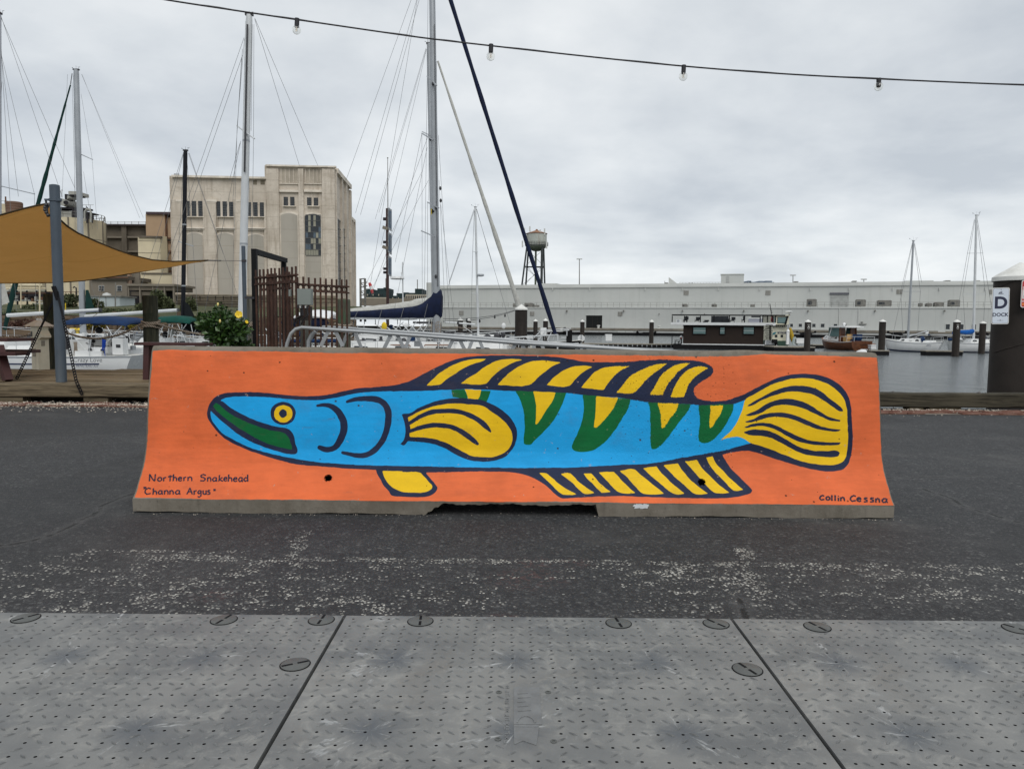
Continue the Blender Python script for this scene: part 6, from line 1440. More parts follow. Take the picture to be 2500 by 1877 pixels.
c = at(1419, 826, 85); m = MB(); m.prism([(c.x + .42 * math.cos(R(22.5 + 45 * k)), c.z + .42 * math.sin(R(22.5 + 45 * k))) for k in range(8)], 85, 85.03); m.build('panel', HULLW, rsn)
m = MB(); m.tube([(c.x, 84.95, c.z + .42), (c.x, 84.95, -.9)], .05, 6); m.build('post', MASTG, rsn)
def dbox(label, x0, y0, x1, y1, Y, d=.7):
    t = thing('dock_box', label, 'dock box', at((x0 + x1) / 2, y1, Y), group='white dock boxes'); m = MB(); m.pbox(x0, y0 + 2, x1, y1, Y, d); m.build('chest', HULLW, t); m = MB(); m.pbox(x0 - .5, y0, x1 + .5, y0 + 2.2, Y - .03, d + .06); m.build('lid', HULLW, t)
dbox('white dock box alone on the long dark floating dock', 1479, 816, 1494, 832, 86); dbox('white dock box beside the tugboat\'s capped pile', 1945, 826, 1964, 838, 75.5); dbox('small pale dock box between wooden cruiser and pile', 2127, 842, 2139, 852, 78)

# ------------------------------------------------------------------ houseboat and what stands on it
Y = 79
BRN = mat('dark_brown_cladding', (0.022, 0.0145, 0.0115), 0.7, 0.12, 1.2)
WTR = mat('white_trim', (0.62, 0.63, 0.63), 0.5, 0.05)
SOFA = mat('charcoal_wicker', (0.022, 0.024, 0.028), 0.9, 0.25, 6)
HG = mat('tinted_glass', (0.10, 0.165, 0.165), 0.1, 0.15, .6)
HBt = thing('houseboat', 'dark brown boxy houseboat with railed roof terrace', 'houseboat', at(1770, 853, Y + 2))
bbx('pontoon', 1646, 842, 1893, 856, Y, 4.4, RUBBER, HBt); bbx('deck_edge', 1667, 840, 1862, 842.3, Y - .05, 4.4, WTR, HBt)
bbx('walls', 1669, 795, 1858, 840, Y + .3, 3.8, BRN, HBt); bbx('roof_deck', 1641, 787.5, 1888, 794, Y - .1, 4.4, WTR, HBt); bbx('roof_shadow_strip', 1668.5, 794, 1858.5, 796, Y + .25, 3.9, RUBBER, HBt)  # black strip stands for the shadow under the roof deck's overhang
for x0, y0, x1, y1 in ((1692, 798, 1725, 816.5), (1756, 798, 1770, 816.5), (1811, 797.5, 1838, 816.5)):
    f = bbx('window', x0, y0, x1, y1, Y + .2, .15, RUBBER, HBt); m = MB(); m.pbox(x0 + 2, y0 + 1.6, x1 - 2, y1 - 1.6, Y + .18, .03); m.build('pane', HG, f)
    m = MB(); m.pbox(x0 + 2, (y0 + y1) / 2 - .2, x1 - 2, (y0 + y1) / 2 + .4, Y + .17, .01); m.build('blind_edge', WTR, f)
for z0, z1 in ((768.5, 771), ):
    m = MB(); m.pbox(1643, 768, 1889, 771, Y, .1); m.build('rail', RUBBER, HBt); m = MB(); m.pbox(1643, 768, 1889, 770.6, Y + 4, .1); m.build('rail', RUBBER, HBt)
for x in (1644, 1673.5, 1678.5, 1712, 1744, 1780.5, 1816, 1852, 1858, 1869, 1881, 1887.5): m = MB(); m.pbox(x - 1.2, 771, x + 1.2, 787.5, Y, .1); m.build('rail_post', RUBBER, HBt)
for k in range(10): m = MB(); m.pbox(1858 + k * 2.6, 771, 1858.5 + k * 2.6, 787.5, Y + .05, .03); m.build('baluster', RUBBER, HBt)
m = MB()
for k in range(8): m.pbox(1866 + (k % 2) * .8, 793 + k * 4.6, 1882 - (k % 3) * 1.5, 794.4 + k * 4.6, Y - .2 + .1 * (k % 3), .8)
m.build('spiral_tread', RUBBER, HBt); m = MB(); m.tube([at(1873, 790, Y + .3), at(1873, 832, Y + .3)], .08, 8); m.build('stair_column', RUBBER, HBt); m = MB(); m.tube([at(1861, 808, Y - .2), at(1867, 803, Y - .3), at(1882, 796, Y - .3)], .03, 6); m.build('stair_rail', RUBBER, HBt)
m = MB(); m.pbox(1862, 830, 1888, 841, Y + .2, .8); a_ = m.build('heat_pump', WTR, HBt); m = MB(); c = at(1869, 835.7, Y + .17); m.tube([c, c + Vector((0, .05, 0))], .20, 18); m.build('fan_grille', MASTG, a_)
m = MB(); m.pbox(1881, 828, 1893, 836, Y - .3, .5); m.tube([at(1888, 836, Y), at(1890, 850, Y), at(1893, 856, Y)], [.16, .12, .06], 8); m.build('outboard_motor', RUBBER, HBt)
for x0, x1 in ((1890, 1897), (1918, 1926)): m = MB(); m.tube([at(x0, 842, Y - .2), at(x1 if x0 < 1900 else x0, 853, Y - .2)], .05, 6); m.build('strut', WTR, HBt)
def seat_(label, x0, x1, y0, y1, Yd, back=True, cat='chair', name='patio_chair', mt=SOFA):
    t = thing(name, label, cat, at((x0 + x1) / 2, y1, Yd)); ym = y0 + (y1 - y0) * .55; w_ = x1 - x0
    m = MB(); m.pbox(x0, ym, x1, ym + 2.4, Yd, .6); m.build('seat', mt, t)
    m = MB(); m.pbox(x0 + .3, y0, x1 - .3, ym, Yd + .5, .08); m.build('back', mt, t)
    for x in (x0, x1 - 1): m = MB(); m.pbox(x, ym + 2.4, x + 1, y1, Yd, .08); m.build('leg', mt, t); m = MB(); m.pbox(x, ym - 3, x + 1, ym - 2, Yd, .6); m.build('arm', mt, t)
seat_('high backed dark chair by the terrace\'s left posts', 1662, 1673, 772, 787.3, Y + 1.6); seat_('charcoal patio chair alone on the houseboat terrace', 1693, 1704, 773.5, 787.3, Y + 1)
seat_('dark chair at the grey bar, open side left', 1803, 1809, 772, 787.3, Y + 1.2); seat_('dark chair facing the sofa group from its right', 1776, 1786, 774, 787.3, Y + 1.2)
seat_('dark armchair between the sofa and terrace posts', 1763, 1775, 778, 787.3, Y + .8, name='armchair', cat='armchair'); seat_('dark low armchair left of the terrace sofa', 1714, 1726, 781, 787.3, Y + .8, name='armchair', cat='armchair')
sf = thing('sofa', 'long charcoal sofa in the middle of the houseboat terrace', 'sofa', at(1748, 787, Y + 1))
for nm, q_ in (('seat', (1735, 783, 1761, 787.3)), ('back', (1736, 776, 1760, 783))): m = MB(); m.pbox(*q_, Y + 1, .7); m.build(nm, SOFA, sf)
for x in (1734, 1759.5): m = MB(); m.pbox(x, 779, x + 2.2, 787.3, Y + .9, .8); m.build('arm', SOFA, sf)
um = thing('screen_panel', 'dark privacy screen behind the terrace sofa', 'screen', at(1739, 787, Y + 3.5)); m = MB(); m.pbox(1719, 771.5, 1760, 787.3, Y + 3.6, .05); m.build('panel', SOFA, um); m = MB(); m.pbox(1729, 777, 1746, 784, Y + 3.55, .03); m.build('opening', HG, um)
bt = thing('bar_counter', 'pale grey bar counter at the terrace\'s right half', 'bar', at(1834, 787, Y + 1.5)); m = MB(); m.pbox(1818, 778, 1850, 787.3, Y + 1.5, .6); m.build('front', mat('counter_grey', (0.30, 0.31, 0.36), 0.6, 0.05), bt); m = MB(); m.pbox(1817, 777, 1851, 778.4, Y + 1.4, .8); m.build('top', WTR, bt); m = MB(); m.pbox(1822, 772, 1843, 775, Y + 1.9, .3); m.build('shelf', SOFA, bt)
ac = thing('condenser_unit', 'white air condenser at the left end of the houseboat terrace', 'air conditioner', at(1658, 787, Y + .5)); m = MB(); m.pbox(1651, 779.5, 1664, 787.3, Y + .5, .4); m.build('case', WTR, ac); m = MB(); c = at(1656, 783.5, Y + .47); m.tube([c, c + Vector((0, .04, 0))], .14, 14); m.build('fan_grille', MASTG, ac)
rf = thing('folded_parasol', 'red folded parasol at the right end of the houseboat terrace', 'parasol', at(1877, 787, Y + .6)); m = MB(); m.tube([at(1877, 787.3, Y + .6), at(1876.5, 781, Y + .6), at(1876, 773, Y + .6)], [.10, .16, .05], 8); m.build('canopy', mat('parasol_red', (0.25, 0.03, 0.04), 0.8), rf); m = MB(); m.tube([at(1877, 787.3, Y + .6), at(1871, 742, Y + .6)], .035, 6)
for k in range(5): m.tube([at(1874 - k * .6, 764 - k * 4.2, Y + .6), at(1876.5 - k * 1.4, 763 - k * 4.2, Y + .6)], .06, 6)
m.build('pole', RUBBER, rf)
ch = thing('deck_chair', 'black slatted deck chair on the houseboat\'s left platform', 'chair', at(1660, 842, Y + .4)); m = MB(); m.bar(at(1649, 833, Y + .4), at(1661, 836, Y + .4), .6, .06); m.build('seat', RUBBER, ch); m = MB(); m.bar(at(1657, 838, Y + .4), at(1663, 824, Y + .4), .6, .06); m.build('back', RUBBER, ch)
for x in (1650, 1659): m = MB(); m.tube([at(x, 833, Y + .2), at(x, 842, Y + .2)], .05, 5); m.build('leg', RUBBER, ch)
m = MB(); m.bar(at(1648, 831, Y + .2), at(1659, 830, Y + .2), .08, .05); m.build('arm', RUBBER, ch)
ln = thing('lighthouse_ornament', 'small white capped ornament with red marks on the houseboat\'s left platform', 'ornament', at(1661, 842, Y + .9)); m = MB(); m.lathe(at(1661, 824, Y + .9), [(.16, 0), (.18, .03), (.09, .16), (.001, .24)], 12, False); m.build('cap', HULLW, ln); m = MB(); m.lathe(at(1661, 826, Y + .9), [(.13, -.02), (.13, .08)], 12); m.build('lantern', SIGNR, ln); m = MB(); m.lathe(at(1661, 842, Y + .9), [(.07, 0), (.07, .70)], 8); m.build('post', RUBBER, ln)
po = thing('mooring_post', 'thin black post at the houseboat\'s left corner', 'post', at(1643.5, 843, Y)); m = MB(); m.pbox(1642.5, 820, 1644.5, 844, Y, .1); m.build('shaft', RUBBER, po); m = MB(); m.pbox(1642, 819, 1645, 820.3, Y - .02, .14); m.build('cap', RUBBER, po)

# the houseboat lies slightly turned, parallel to the far quay; what stands on it turns with it
_pv = Matrix.Translation(at(1770, 853, 79)); _rt = _pv @ Matrix.Rotation(R(-13), 4, 'Z') @ _pv.inverted()
for o_ in (HBt, sf, um, bt, ac, rf, ch, ln, po, *[x for x in COL.objects if x.parent is None and x.name.split('.')[0] in ('patio_chair', 'armchair')]): o_.matrix_basis = _rt @ o_.matrix_basis
# ------------------------------------------------------------------ tug, cruiser, two sloops
Y = 85
CRM = mat('tug_cream', (0.60, 0.58, 0.46), 0.5, 0.08, 1, dirt=(0.35, 0.28, 0.18), da=.5, ds=.7, streak=True)
TG = thing('tugboat', 'cream tugboat lettered DEXTER behind the houseboat\'s stern', 'tugboat', at(1906, 850, Y + 2))
bbx('hull', 1884, 832, 1927, 850, Y, 5, mat('tug_green', (0.02, 0.055, 0.035), 0.5), TG); bbx('deckhouse', 1885.5, 792, 1922, 833, Y + .4, 3.6, CRM, TG); bbx('wheelhouse', 1887, 770.5, 1926, 793, Y + .1, 3.4, CRM, TG); bbx('roof', 1886, 768.5, 1928, 771, Y - .1, 3.8, CRM, TG)
for q_ in ((1898, 774, 1921, 789.5), (1887.6, 774, 1893.6, 789.5)):
    f = bbx('window', *q_, Y + .06, .06, RUBBER, TG); m = MB(); m.pbox(q_[0] + 1, q_[1] + 1, q_[2] - 1, q_[3] - 1, Y + .03, .03); m.build('pane', HG, f)
for x in (1895, 1909): m = MB(); c = at(x, 820, Y + .35); m.pbox(x - 3, 817, x + 3, 823.5, Y + .36, .05); m.build('porthole', GLD, TG)
textobj('ship_name', 'DEXTER', .40, RUBBER, TG, at(1902, 796, Y + .02), (1, 0, 0), (0, 0, 1), 0, .012); textobj('owner_name', 'SE DAVIS', .26, NAVYS, TG, at(1909, 813, Y + .34), (1, 0, 0), (0, 0, 1), 0, .008)
m = MB(); m.add([at(1884.5, 818, Y + .3), at(1888, 812, Y + .3), at(1896, 810, Y + .3), at(1893, 815, Y + .3)], [(0, 1, 2, 3)]); m.build('teal_flash', mat('teal_paint', (0.02, 0.16, 0.2), 0.5), TG); bbx('name_band', 1898, 808.5, 1920, 809.3, Y + .35, .04, WTR, TG); bbx('ledge', 1885, 791.6, 1923, 792.6, Y - .02, .5, CRM, TG)
m = MB(); m.tube([at(1925, 772, Y + 1), at(1927, 762, Y + 1)], .08, 8); m.lathe(at(1926.5, 764, Y + 1), [(.2, 0), (.24, .1), (.001, .12)], 12, False); m.lathe(at(1926, 762.5, Y + 1), [(.34, 0), (.40, .05), (.38, .14), (.001, .17)], 14, False); m.build('radar', HULLW, TG, True)
m = MB(); m.tube([at(1917, 792, Y), at(1923, 772, Y), at(1928, 768, Y)], .10, 6); m.build('search_light_arm', RUBBER, TG)
for x in (1921.5, 1925): m = MB(); m.tube([at(x, 792, Y - .1), at(x + 2, 838, Y - .1)], .04, 6); m.build('ladder_rail', MASTG, TG)
for k in range(8): m = MB(); m.tube([at(1921.5 + .3 * k, 796 + 5 * k, Y - .1), at(1925.5 + .2 * k, 796 + 5 * k, Y - .1)], .03, 5); m.build('ladder_rung', MASTG, TG)
m = MB(); m.tube([at(1929, 800, Y + .2), at(1932, 818, Y + .2), at(1936, 838, Y + .2)], [.12, .28, .10], 10); m.build('yellow_fender', mat('fender_yellow', (0.42, 0.28, 0.03), 0.7, .2), TG, True)
pw = thing('power_pedestal', 'slim white pedestal on the floating dock right of the tugboat', 'power pedestal', at(1924, 840, 76)); m = MB(); m.pbox(1921, 810, 1927, 841, 76, .25); m.build('body', HULLW, pw); m = MB(); m.lathe(at(1924, 810, 76.12), [(.17, 0), (.17, .05), (.1, .25), (.001, .27)], 10, False); m.build('cap', HULLW, pw)
af = thing('folding_sign', 'pale folding A-frame board on the floating dock beside the tugboat', 'sign', at(1940, 841, 76)); 
for s_ in (-1, 1): m = MB(); m.bar(at(1940 + s_ * 5, 842, 76 + .2 * s_), at(1940 + s_ * .6, 823, 76), .03, .55, up=(0, 1, 0)); m.build('board', mat('board_pale', (0.45, 0.52, 0.50), 0.6), af)
Y = 79
WD = mat('varnished_mahogany', (0.115, 0.042, 0.018), 0.35, 0.3, 3)
CR = boat('cabin_cruiser', 'varnished wooden cabin cruiser with white hardtop showing its transom', 'motorboat', at(2055, 840, 82.2).x, Y + 3.2, 106)
hull(CR, 6.2, 2.75, .92, WD, .97, .9, .12, [(.95, .985, 0, 1, HULLW), (.30, .36, 0, .97, HULLW)], TEAK, .5)
trunk(CR, -.8, 2.6, 2.3, 1.3, .98, 1.62, HULLW, 'fore_cabin', .6, 3)
for s_ in (-1, 1):
    m = MB(); m.add([(-.9, s_*1.12, 1.5), (.9, s_*1.12, 1.5), (.4, s_*1.0, 2.45), (-.9, s_*1.0, 2.45)], [(0, 1, 2, 3)]); m.add([(-.9, s_*1.08, 1.5), (.9, s_*1.08, 1.5), (.4, s_*.96, 2.45), (-.9, s_*.96, 2.45)], [(0, 1, 2, 3)]); o = m.build('side_window', HG, CR, local=True)
    for x0, x1 in ((-.95, -.85), (.45, .92)): m = MB(); m.bar((x0 if x0 < 0 else x1, s_*1.13, .98), (x0 if x0 < 0 else x0, s_*1.01, 2.5), .09, .09); m.build('post', WD if x0 < 0 else HULLW, CR, local=True)
m = MB(); m.box(-1.9, .75, -1.22, 1.22, 2.48, 2.58); m.box(-1.6, .6, -1.0, 1.0, 2.58, 2.64); m.build('hardtop', HULLW, CR, local=True)
m = MB(); m.box(.86, .92, -1.05, 1.05, 1.5, 2.46); m.build('windscreen', HG, CR, local=True)
m = MB(); m.box(-.9, -.82, -1.1, -.35, .9, 2.46); m.box(-.9, -.82, .35, 1.1, .9, 2.46); m.build('bulkhead', WD, CR, local=True)
for y_, mt_ in ((-.7, BLUEC), (.6, mat('tan_cushion', (0.42, 0.27, 0.12), 0.8)), (.1, BLUEC)): m = MB(); m.box(-1.8, -1.3, y_ - .35, y_ + .35, .95, 1.55); m.box(-1.9, -1.8, y_ - .35, y_ + .35, 1.2, 1.75); m.build('seat', mt_, CR, local=True)
for s_ in (-1, 1):
    for x in (-3.4, -2.3, -1.3): m = MB(); m.tube([(x, s_*1.3, .98), (x, s_*1.3, 1.5)], .02, 6); m.build('stanchion', MASTW, CR, local=True)
    m = MB(); m.tube([(-3.4, s_*1.3, 1.5), (-1.3, s_*1.3, 1.5)], .025, 6); m.build('rail', MASTW, CR, local=True)
m = MB(); m.tube([(-3.45, -1.3, 1.5), (-3.45, 1.3, 1.5)], .025, 6); m.build('rail', MASTW, CR, local=True)
m = MB(); m.box(-3.72, -3.58, -1.25, 1.25, .06, .12); m.build('swim_step', TEAK, CR, local=True); m = MB()
for k in range(4): m.box(-3.74, -3.64, -1.15, -.75, .25 + k * .16, .30 + k * .16)
m.build('boarding_ladder', mat('ladder_orange', (0.35, 0.12, 0.04), 0.5), CR, local=True); m = MB(); m.ball((.1, -.3, 2.85), .17, 12, 8); m.lathe((.1, -.3, 2.6), [(.1, 0), (.1, .15)], 8); m.build('radome', HULLW, CR, True, local=True)
m = MB()
for k in range(9): m.bar((-3.68, .75 - k * .16, .62 + .03 * math.sin(k * 2)), (-3.68, .65 - k * .16, .66 + .03 * math.cos(k * 3)), .02, .05)
m.build('worn_name', RUBBER, CR, local=True)
fo = boat('upturned_dinghy', 'white upturned dinghy floating beside the wooden cruiser\'s transom', 'dinghy', at(2110, 860, 72).x, 72, 90); m = MB(); m.ball((0, 0, .05), 1.0, 16, 8, (.8, .72, .28)); m.build('hull', HULLW, fo, True, local=True); m = MB(); m.box(-.6, .7, -.04, .04, .25, .36); m.build('keel', HULLW, fo, local=True)
Y = 77
S1 = boat('sailboat', 'small white sloop with pointed transom right of the wooden cruiser', 'sailboat', at(2227, 850, Y).x, Y, 142, GS_)
hull(S1, 5.6, 2.1, .98, HULLW, .62, .7, .75, [(.34, .44, 0, .98, NAVYS), (.93, .97, 0, 1, MASTG)], spring=.45); trunk(S1, -.9, 1.4, 1.4, .8, .95, 1.42, HULLW, wins=3); rails(S1, 5.6, 2.1, .98, .62, 7, .5, .45)
trunk(S1, -2.1, -1.0, 1.4, 1.4, .95, 1.2, HULLW, 'coaming', .1)
mast(S1, (2230, 588), (2216.5, 826), 4.3, 5.5, Y, MASTG, [((2197, 711.5), (2248, 712))], [((2228.5, 592), (2180, 818)), ((2227, 594), (2199, 711)), ((2199, 711), (2205, 830)), ((2232, 596), (2247, 711)), ((2247, 711), (2240, 820)), ((2233, 594), (2250, 690), -1)], r_=.016)
boom(S1, (2219, 821), (2264, 808), 2.6, Y, MASTG)
bbx('cockpit_seat', 2232, 826, 2244, 836, Y - .6, .4, TEAK, S1); m = MB(); m.ball(at(2251, 829, Y - .6), .30, 10, 8, (1, .8, 1.2)); m.build('engine_cover', BLUEC, S1, True); m = MB(); m.pbox(2261, 808, 2267, 815, Y, .2); m.build('lifebuoy_case', HULLW, S1)
m = MB()
for k in range(7): a_ = at(2262 + k * 2, 843 + math.sin(k * 2), 75.2); m.bar(a_, a_ + Vector((.06, 0, .10 if k % 2 else -.08)), .02, .03)
m.build('worn_name', NAVYS, S1)
Y = 76
S2 = boat('sailboat', 'white sloop with bright blue sail cover beside the D dock sign', 'sailboat', at(2390, 850, Y).x, Y, -6, GS_)
hull(S2, 5.9, 2.2, 1.0, HULLW, .6, .7, .4, [(.34, .42, 0, .98, NAVYS), (.93, .97, 0, 1, MASTG)], spring=.35); trunk(S2, -1.2, 1.6, 1.4, .8, .98, 1.42, HULLW, wins=3); rails(S2, 5.9, 2.2, 1.0, .6, 7, .5, .35)
mast(S2, (2384, 526), (2376.5, 828), 5, 6, Y, MASTW, [((2361, 618.5), (2401, 618)), ((2350, 718), (2408, 717.5))], [((2379, 535), (2362, 618)), ((2362, 618), (2334, 780)), ((2386, 534), (2399, 618)), ((2399, 618), (2424, 770)), ((2380, 538), (2351, 718)), ((2385, 540), (2406, 717)), ((2351, 718), (2358, 828)), ((2406, 717), (2398, 828)), ((2389, 528), (2393, 516))], r_=.016)
cover(S2, [(2326, 809), (2345, 806), (2365, 805), (2374, 803), (2377, 804)], [(2326, 816), (2345, 815), (2360, 817), (2374, 815), (2377, 813)], Y, .17, mat('bright_blue_canvas', (0.012, 0.10, 0.36), 0.75, 0.2, 6), folds=.04)
for k, mt_ in enumerate((BLUEC, mat('purple_bag', (0.12, 0.03, 0.12), 0.8), MASTW)): m = MB(); m.ball(at(2320 + k * 12, 829, Y - .7), .22, 8, 6, (1.3, .8, .7)); m.build('deck_bundle', mt_, S2, True)
gear(S1, 2185, 2275, 817, 834, 76.5, 77.5, 12, 9); gear(S2, 2320, 2420, 818, 832, 75.5, 76.5, 12, 10)
# ------------------------------------------------------------------ far buildings
class Facade:
    """a vertical wall plane: origin, direction to the right, outward normal towards the water"""
    def __init__(s, p0, yaw):
        s.p = Vector((p0[0], p0[1], 0)); s.u = Vector((math.cos(yaw), math.sin(yaw), 0)); s.n = Vector((math.sin(yaw), -math.cos(yaw), 0)); s.yaw = yaw
    def uz(s, px, py, d=0.0):
        h = hit(px, py, s.p + s.n * d, s.n); return (h - s.p).dot(s.u), h.z
    def P(s, u, z, d): q = s.p + s.u * u + s.n * d; return (q.x, q.y, z)
    def box(s, mb, u0, u1, z0, z1, d0, d1):
        return mb.hexa([s.P(u0,z0,d1), s.P(u1,z0,d1), s.P(u1,z0,d0), s.P(u0,z0,d0), s.P(u0,z1,d1), s.P(u1,z1,d1), s.P(u1,z1,d0), s.P(u0,z1,d0)])
    def rect(s, mb, x0, y0, x1, y1, d0, d1):
        u0, za = s.uz(x0, (y0+y1)/2, d1); u1, zb = s.uz(x1, (y0+y1)/2, d1); zt = s.uz((x0+x1)/2, y0, d1)[1]; zz = s.uz((x0+x1)/2, y1, d1)[1]
        return s.box(mb, u0, u1, zz, zt, d0, d1)
    def part(s, nm, mt, root, x0, y0, x1, y1, d0, d1): m = MB(); s.rect(m, x0, y0, x1, y1, d0, d1); return m.build(nm, mt, root)
# --- warehouse
def siding():
    t = NT('warehouse_siding'); sp = t.n('ShaderNodeSeparateXYZ'); t.l(t.obj, sp.inputs[0])
    w_ = t.math('SINE', t.math('MULTIPLY', sp.outputs[0], 20.9)); big = t.noise(0.06, 5, 0.6); st = t.noise(1.0, 5, 0.6, t.map((.5, .5, .04)))
    c = t.mix(t.ss(big, 0.3, 0.7), (0.42, 0.435, 0.42), (0.475, 0.485, 0.465)); c = t.mix(t.math('MULTIPLY', t.ss(st, 0.5, 0.8), 0.25), c, (0.30, 0.31, 0.29))
    c = t.mix(t.math('MULTIPLY', t.math('GREATER_THAN', t.math('FRACT', t.math('MULTIPLY', sp.outputs[0], .16)), 0.985), 0.25), c, (0.25, 0.26, 0.25))
    t.bump(w_, 0.25, 0.05); return t.done(c, 0.55)
SID = siding()
WHL = mat('warehouse_trim', (0.50, 0.51, 0.49), 0.55, 0.05, .2); PIER = mat('pier_concrete', (0.44, 0.45, 0.44), 0.8, 0.12, .3, dirt=(0.2, 0.19, 0.16), da=.6, ds=.3, streak=True)
LOUV = mat('louvre_grey', (0.20, 0.19, 0.17), 0.7, 0.15, 1); HVAC = mat('hvac_metal', (0.17, 0.165, 0.15), 0.6, 0.25, 1.5); ROLL = mat('roller_door', (0.34, 0.35, 0.34), 0.6, 0.15, 1)
A0 = atz(1367, 817, WATER); A1 = atz(2400, 829, WATER); yawW = math.atan2(A1.y - A0.y, A1.x - A0.x)
PF = Facade(A0, yawW)                                            # face of the pier
LW = Facade(A0 - PF.n * 4.0, yawW); UW = Facade(A0 - PF.n * 13.0, yawW)
uL = LW.uz(1041, 760)[0]; uR = 175.0; zp = LW.uz(1600, 804)[1]; zt = LW.uz(1600, 752.5)[1]; zr = UW.uz(1400, 703)[1]
m = MB(); PF.box(m, uL - 45, uR + 60, WATER - 2.5, zp, -60, 0); struct('pier', m, PIER)
m = MB(); PF.box(m, uL - 45, uR + 60, WATER - .3, WATER + .85, 0.02, .5); struct('pier_fender', m, RUBBER)
m = MB(); PF.box(m, uL - 45, uR + 60, zp - .02, zp + .25, -1.0, -.3); PF.box(m, uL - 45, uR + 60, zp - .45, zp - .05, .01, .12); struct('pier_edge', m, mat('stained_edge', (0.16, 0.14, 0.11), 0.9, 0.3, .5))
WH = thing('warehouse', 'long pale grey two tier warehouse across the harbour', 'warehouse', LW.P(60, zp, 0), yawW)
m = MB(); LW.box(m, uL, uR, zp, zt, -9, 0); m.build('lower_wall', SID, WH)
m = MB(); UW.box(m, uL, uR, zt - .3, zr, -28, 0); m.build('upper_wall', SID, WH)
m = MB(); UW.box(m, uL - .2, uR, zr, zr + .55, -28, .35); UW.box(m, uL - .2, uR, zr + .55, zr + 1.15, -28, -.2); m.build('roof_edge', WHL, WH)
m = MB(); LW.box(m, uL, uR, zt, zt + .30, -9, .18); m.build('parapet', WHL, WH)
m = MB(); n = 118
for k in range(n): u = uL + (uR - uL) * k / n; LW.box(m, u, u + .07, zt + .3, zt + 1.75, -.5, -.43)
for z in (zt + 1.0, zt + 1.7): LW.box(m, uL, uR, z, z + .06, -.5, -.44)
m.build('terrace_railing', HVAC, WH, stuff=True)
def grille(F, q_, name='louvre'):
    f = F.part(name, LOUV, WH, *q_, 0, .12)
    for k in range(1, 4): x = q_[0] + (q_[2] - q_[0]) * k / 4; F.part('slat', WHL, f, x - .25, q_[1], x + .25, q_[3], .12, .2)
for q_ in ((1669, 709.5, 1681, 720.7), (1869, 709.5, 1881, 720.7), (2189, 707, 2203, 718), (2416, 707, 2427, 718)): grille(UW, q_)
for q_ in ((1121, 759, 1131, 770), (1294, 761, 1304, 771), (1508.5, 761, 1519, 771.5)): grille(LW, q_)
MD0 = mat('door_bar', (0.04, 0.035, 0.03), .7)
LW.part('doorway', mat('dark_doorway', (0.008, 0.009, 0.009), 0.6), WH, 1431, 770, 1470, 801.5, 0, .05); LW.part('door_frame', WHL, WH, 1430, 769, 1471, 770, .05, .2)
for k in range(2): LW.part('door_brace', MD0, WH, 1446 + 13 * k, 772, 1446.4 + 13 * k, 801, .06, .1)
rd = UW.part('roller_door', ROLL, WH, 2026.5, 715, 2072, 748, 0, .08); UW.part('lintel_shadow', mat('lintel_shade', (0.10, 0.10, 0.115), 0.6), WH, 2026, 714.5, 2073, 719, .08, .35)  # dark band at the door's head paints in the lintel's shadow
for k in range(6): UW.part('panel_joint', HVAC, rd, 2027, 723 + 4 * k, 2072, 723.4 + 4 * k, .08, .1)
for x0, x1, y0, y1 in ((1928, 1937, 789.5, 798), (1949, 1959, 789.5, 798), (1982, 1992, 789.5, 798.5), (2003, 2014, 789.5, 799), (2034.5, 2045, 790, 799), (2057, 2067.5, 790, 799), (2308, 2320, 790.5, 804), (2344, 2353.5, 791, 804), (2372, 2384, 791, 804.5)):
    f = LW.part('window', GLD, WH, x0 + 1, y0 + 1, x1 - 1, y1, 0, .03); LW.part('frame', WHL, f, x0, y0 - .3, x1, y0 + .9, 0, .15); LW.part('frame', WHL, f, x0, y0, x0 + 1, y1, 0, .12); LW.part('frame', WHL, f, x1 - 1, y0, x1, y1, 0, .12)
LW.part('door', WHL, WH, 2099, 794, 2114, 806, 0, .06); LW.part('door_canopy', HVAC, WH, 2097, 790.5, 2116, 791.8, 0, .5); LW.part('sign_box', HVAC, WH, 2102, 785.5, 2107, 788, 0, .3)
for x in (2049, 2096, 1912): LW.part('downpipe', WHL, WH, x - .8, 752 if x != 1912 else 753, x + .8, 800 if x != 1912 else 772, 0, .25)
for x in (1383, 1522, 1666, 1816, 1973, 2137, 2307): LW.part('wall_lamp', HVAC, WH, x - 1.4, 757, x + 1.4, 761, .1, .7)
for x in (1609, 1720): LW.part('wall_lamp', HVAC, WH, x - .9, 765, x + .9, 768, .1, .5)
for x in (1349, 1439.5, 1575, 1666, 1754, 1855, 1978, 2073, 2180, 2294, 2406): UW.part('scupper', WHL, WH, x - 1, 702.5, x + 1, 709, 0, .4)
for q_ in ((1971, 731, 1994, 748), (2091, 732, 2114, 748), (2144, 734, 2177, 747), (2246, 740, 2253, 748), (2283, 739, 2304, 748), (2319, 733, 2344, 748), (1665, 743, 1678, 749), (1737, 743, 1750, 749), (1832, 743, 1843, 749), (1252, 741, 1260, 751), (1280, 741, 1300, 751), (1305, 745, 1312, 751), (2263, 741, 2276, 748)):
    f = LW.part('rooftop_unit', HVAC, WH, *q_, -5, -2.5)
    if q_[2] - q_[0] > 12: LW.part('unit_vent', GLD, f, q_[0] + 2, q_[1] + 4, (q_[0] + q_[2]) / 2 - 1, q_[3] - 4, -2.5, -2.42); LW.part('unit_top', LOUV, f, q_[0] + 1, q_[1] - 1, q_[2] - 2, q_[1], -4.5, -2.8)
for q_ in ((1760, 669.5, 1816, 698), (1319, 692, 1359, 700), (2212, 685, 2279, 694)):
    UW.part('roof_house', SID if q_[0] == 1760 else WHL, WH, *q_, -16, -8)
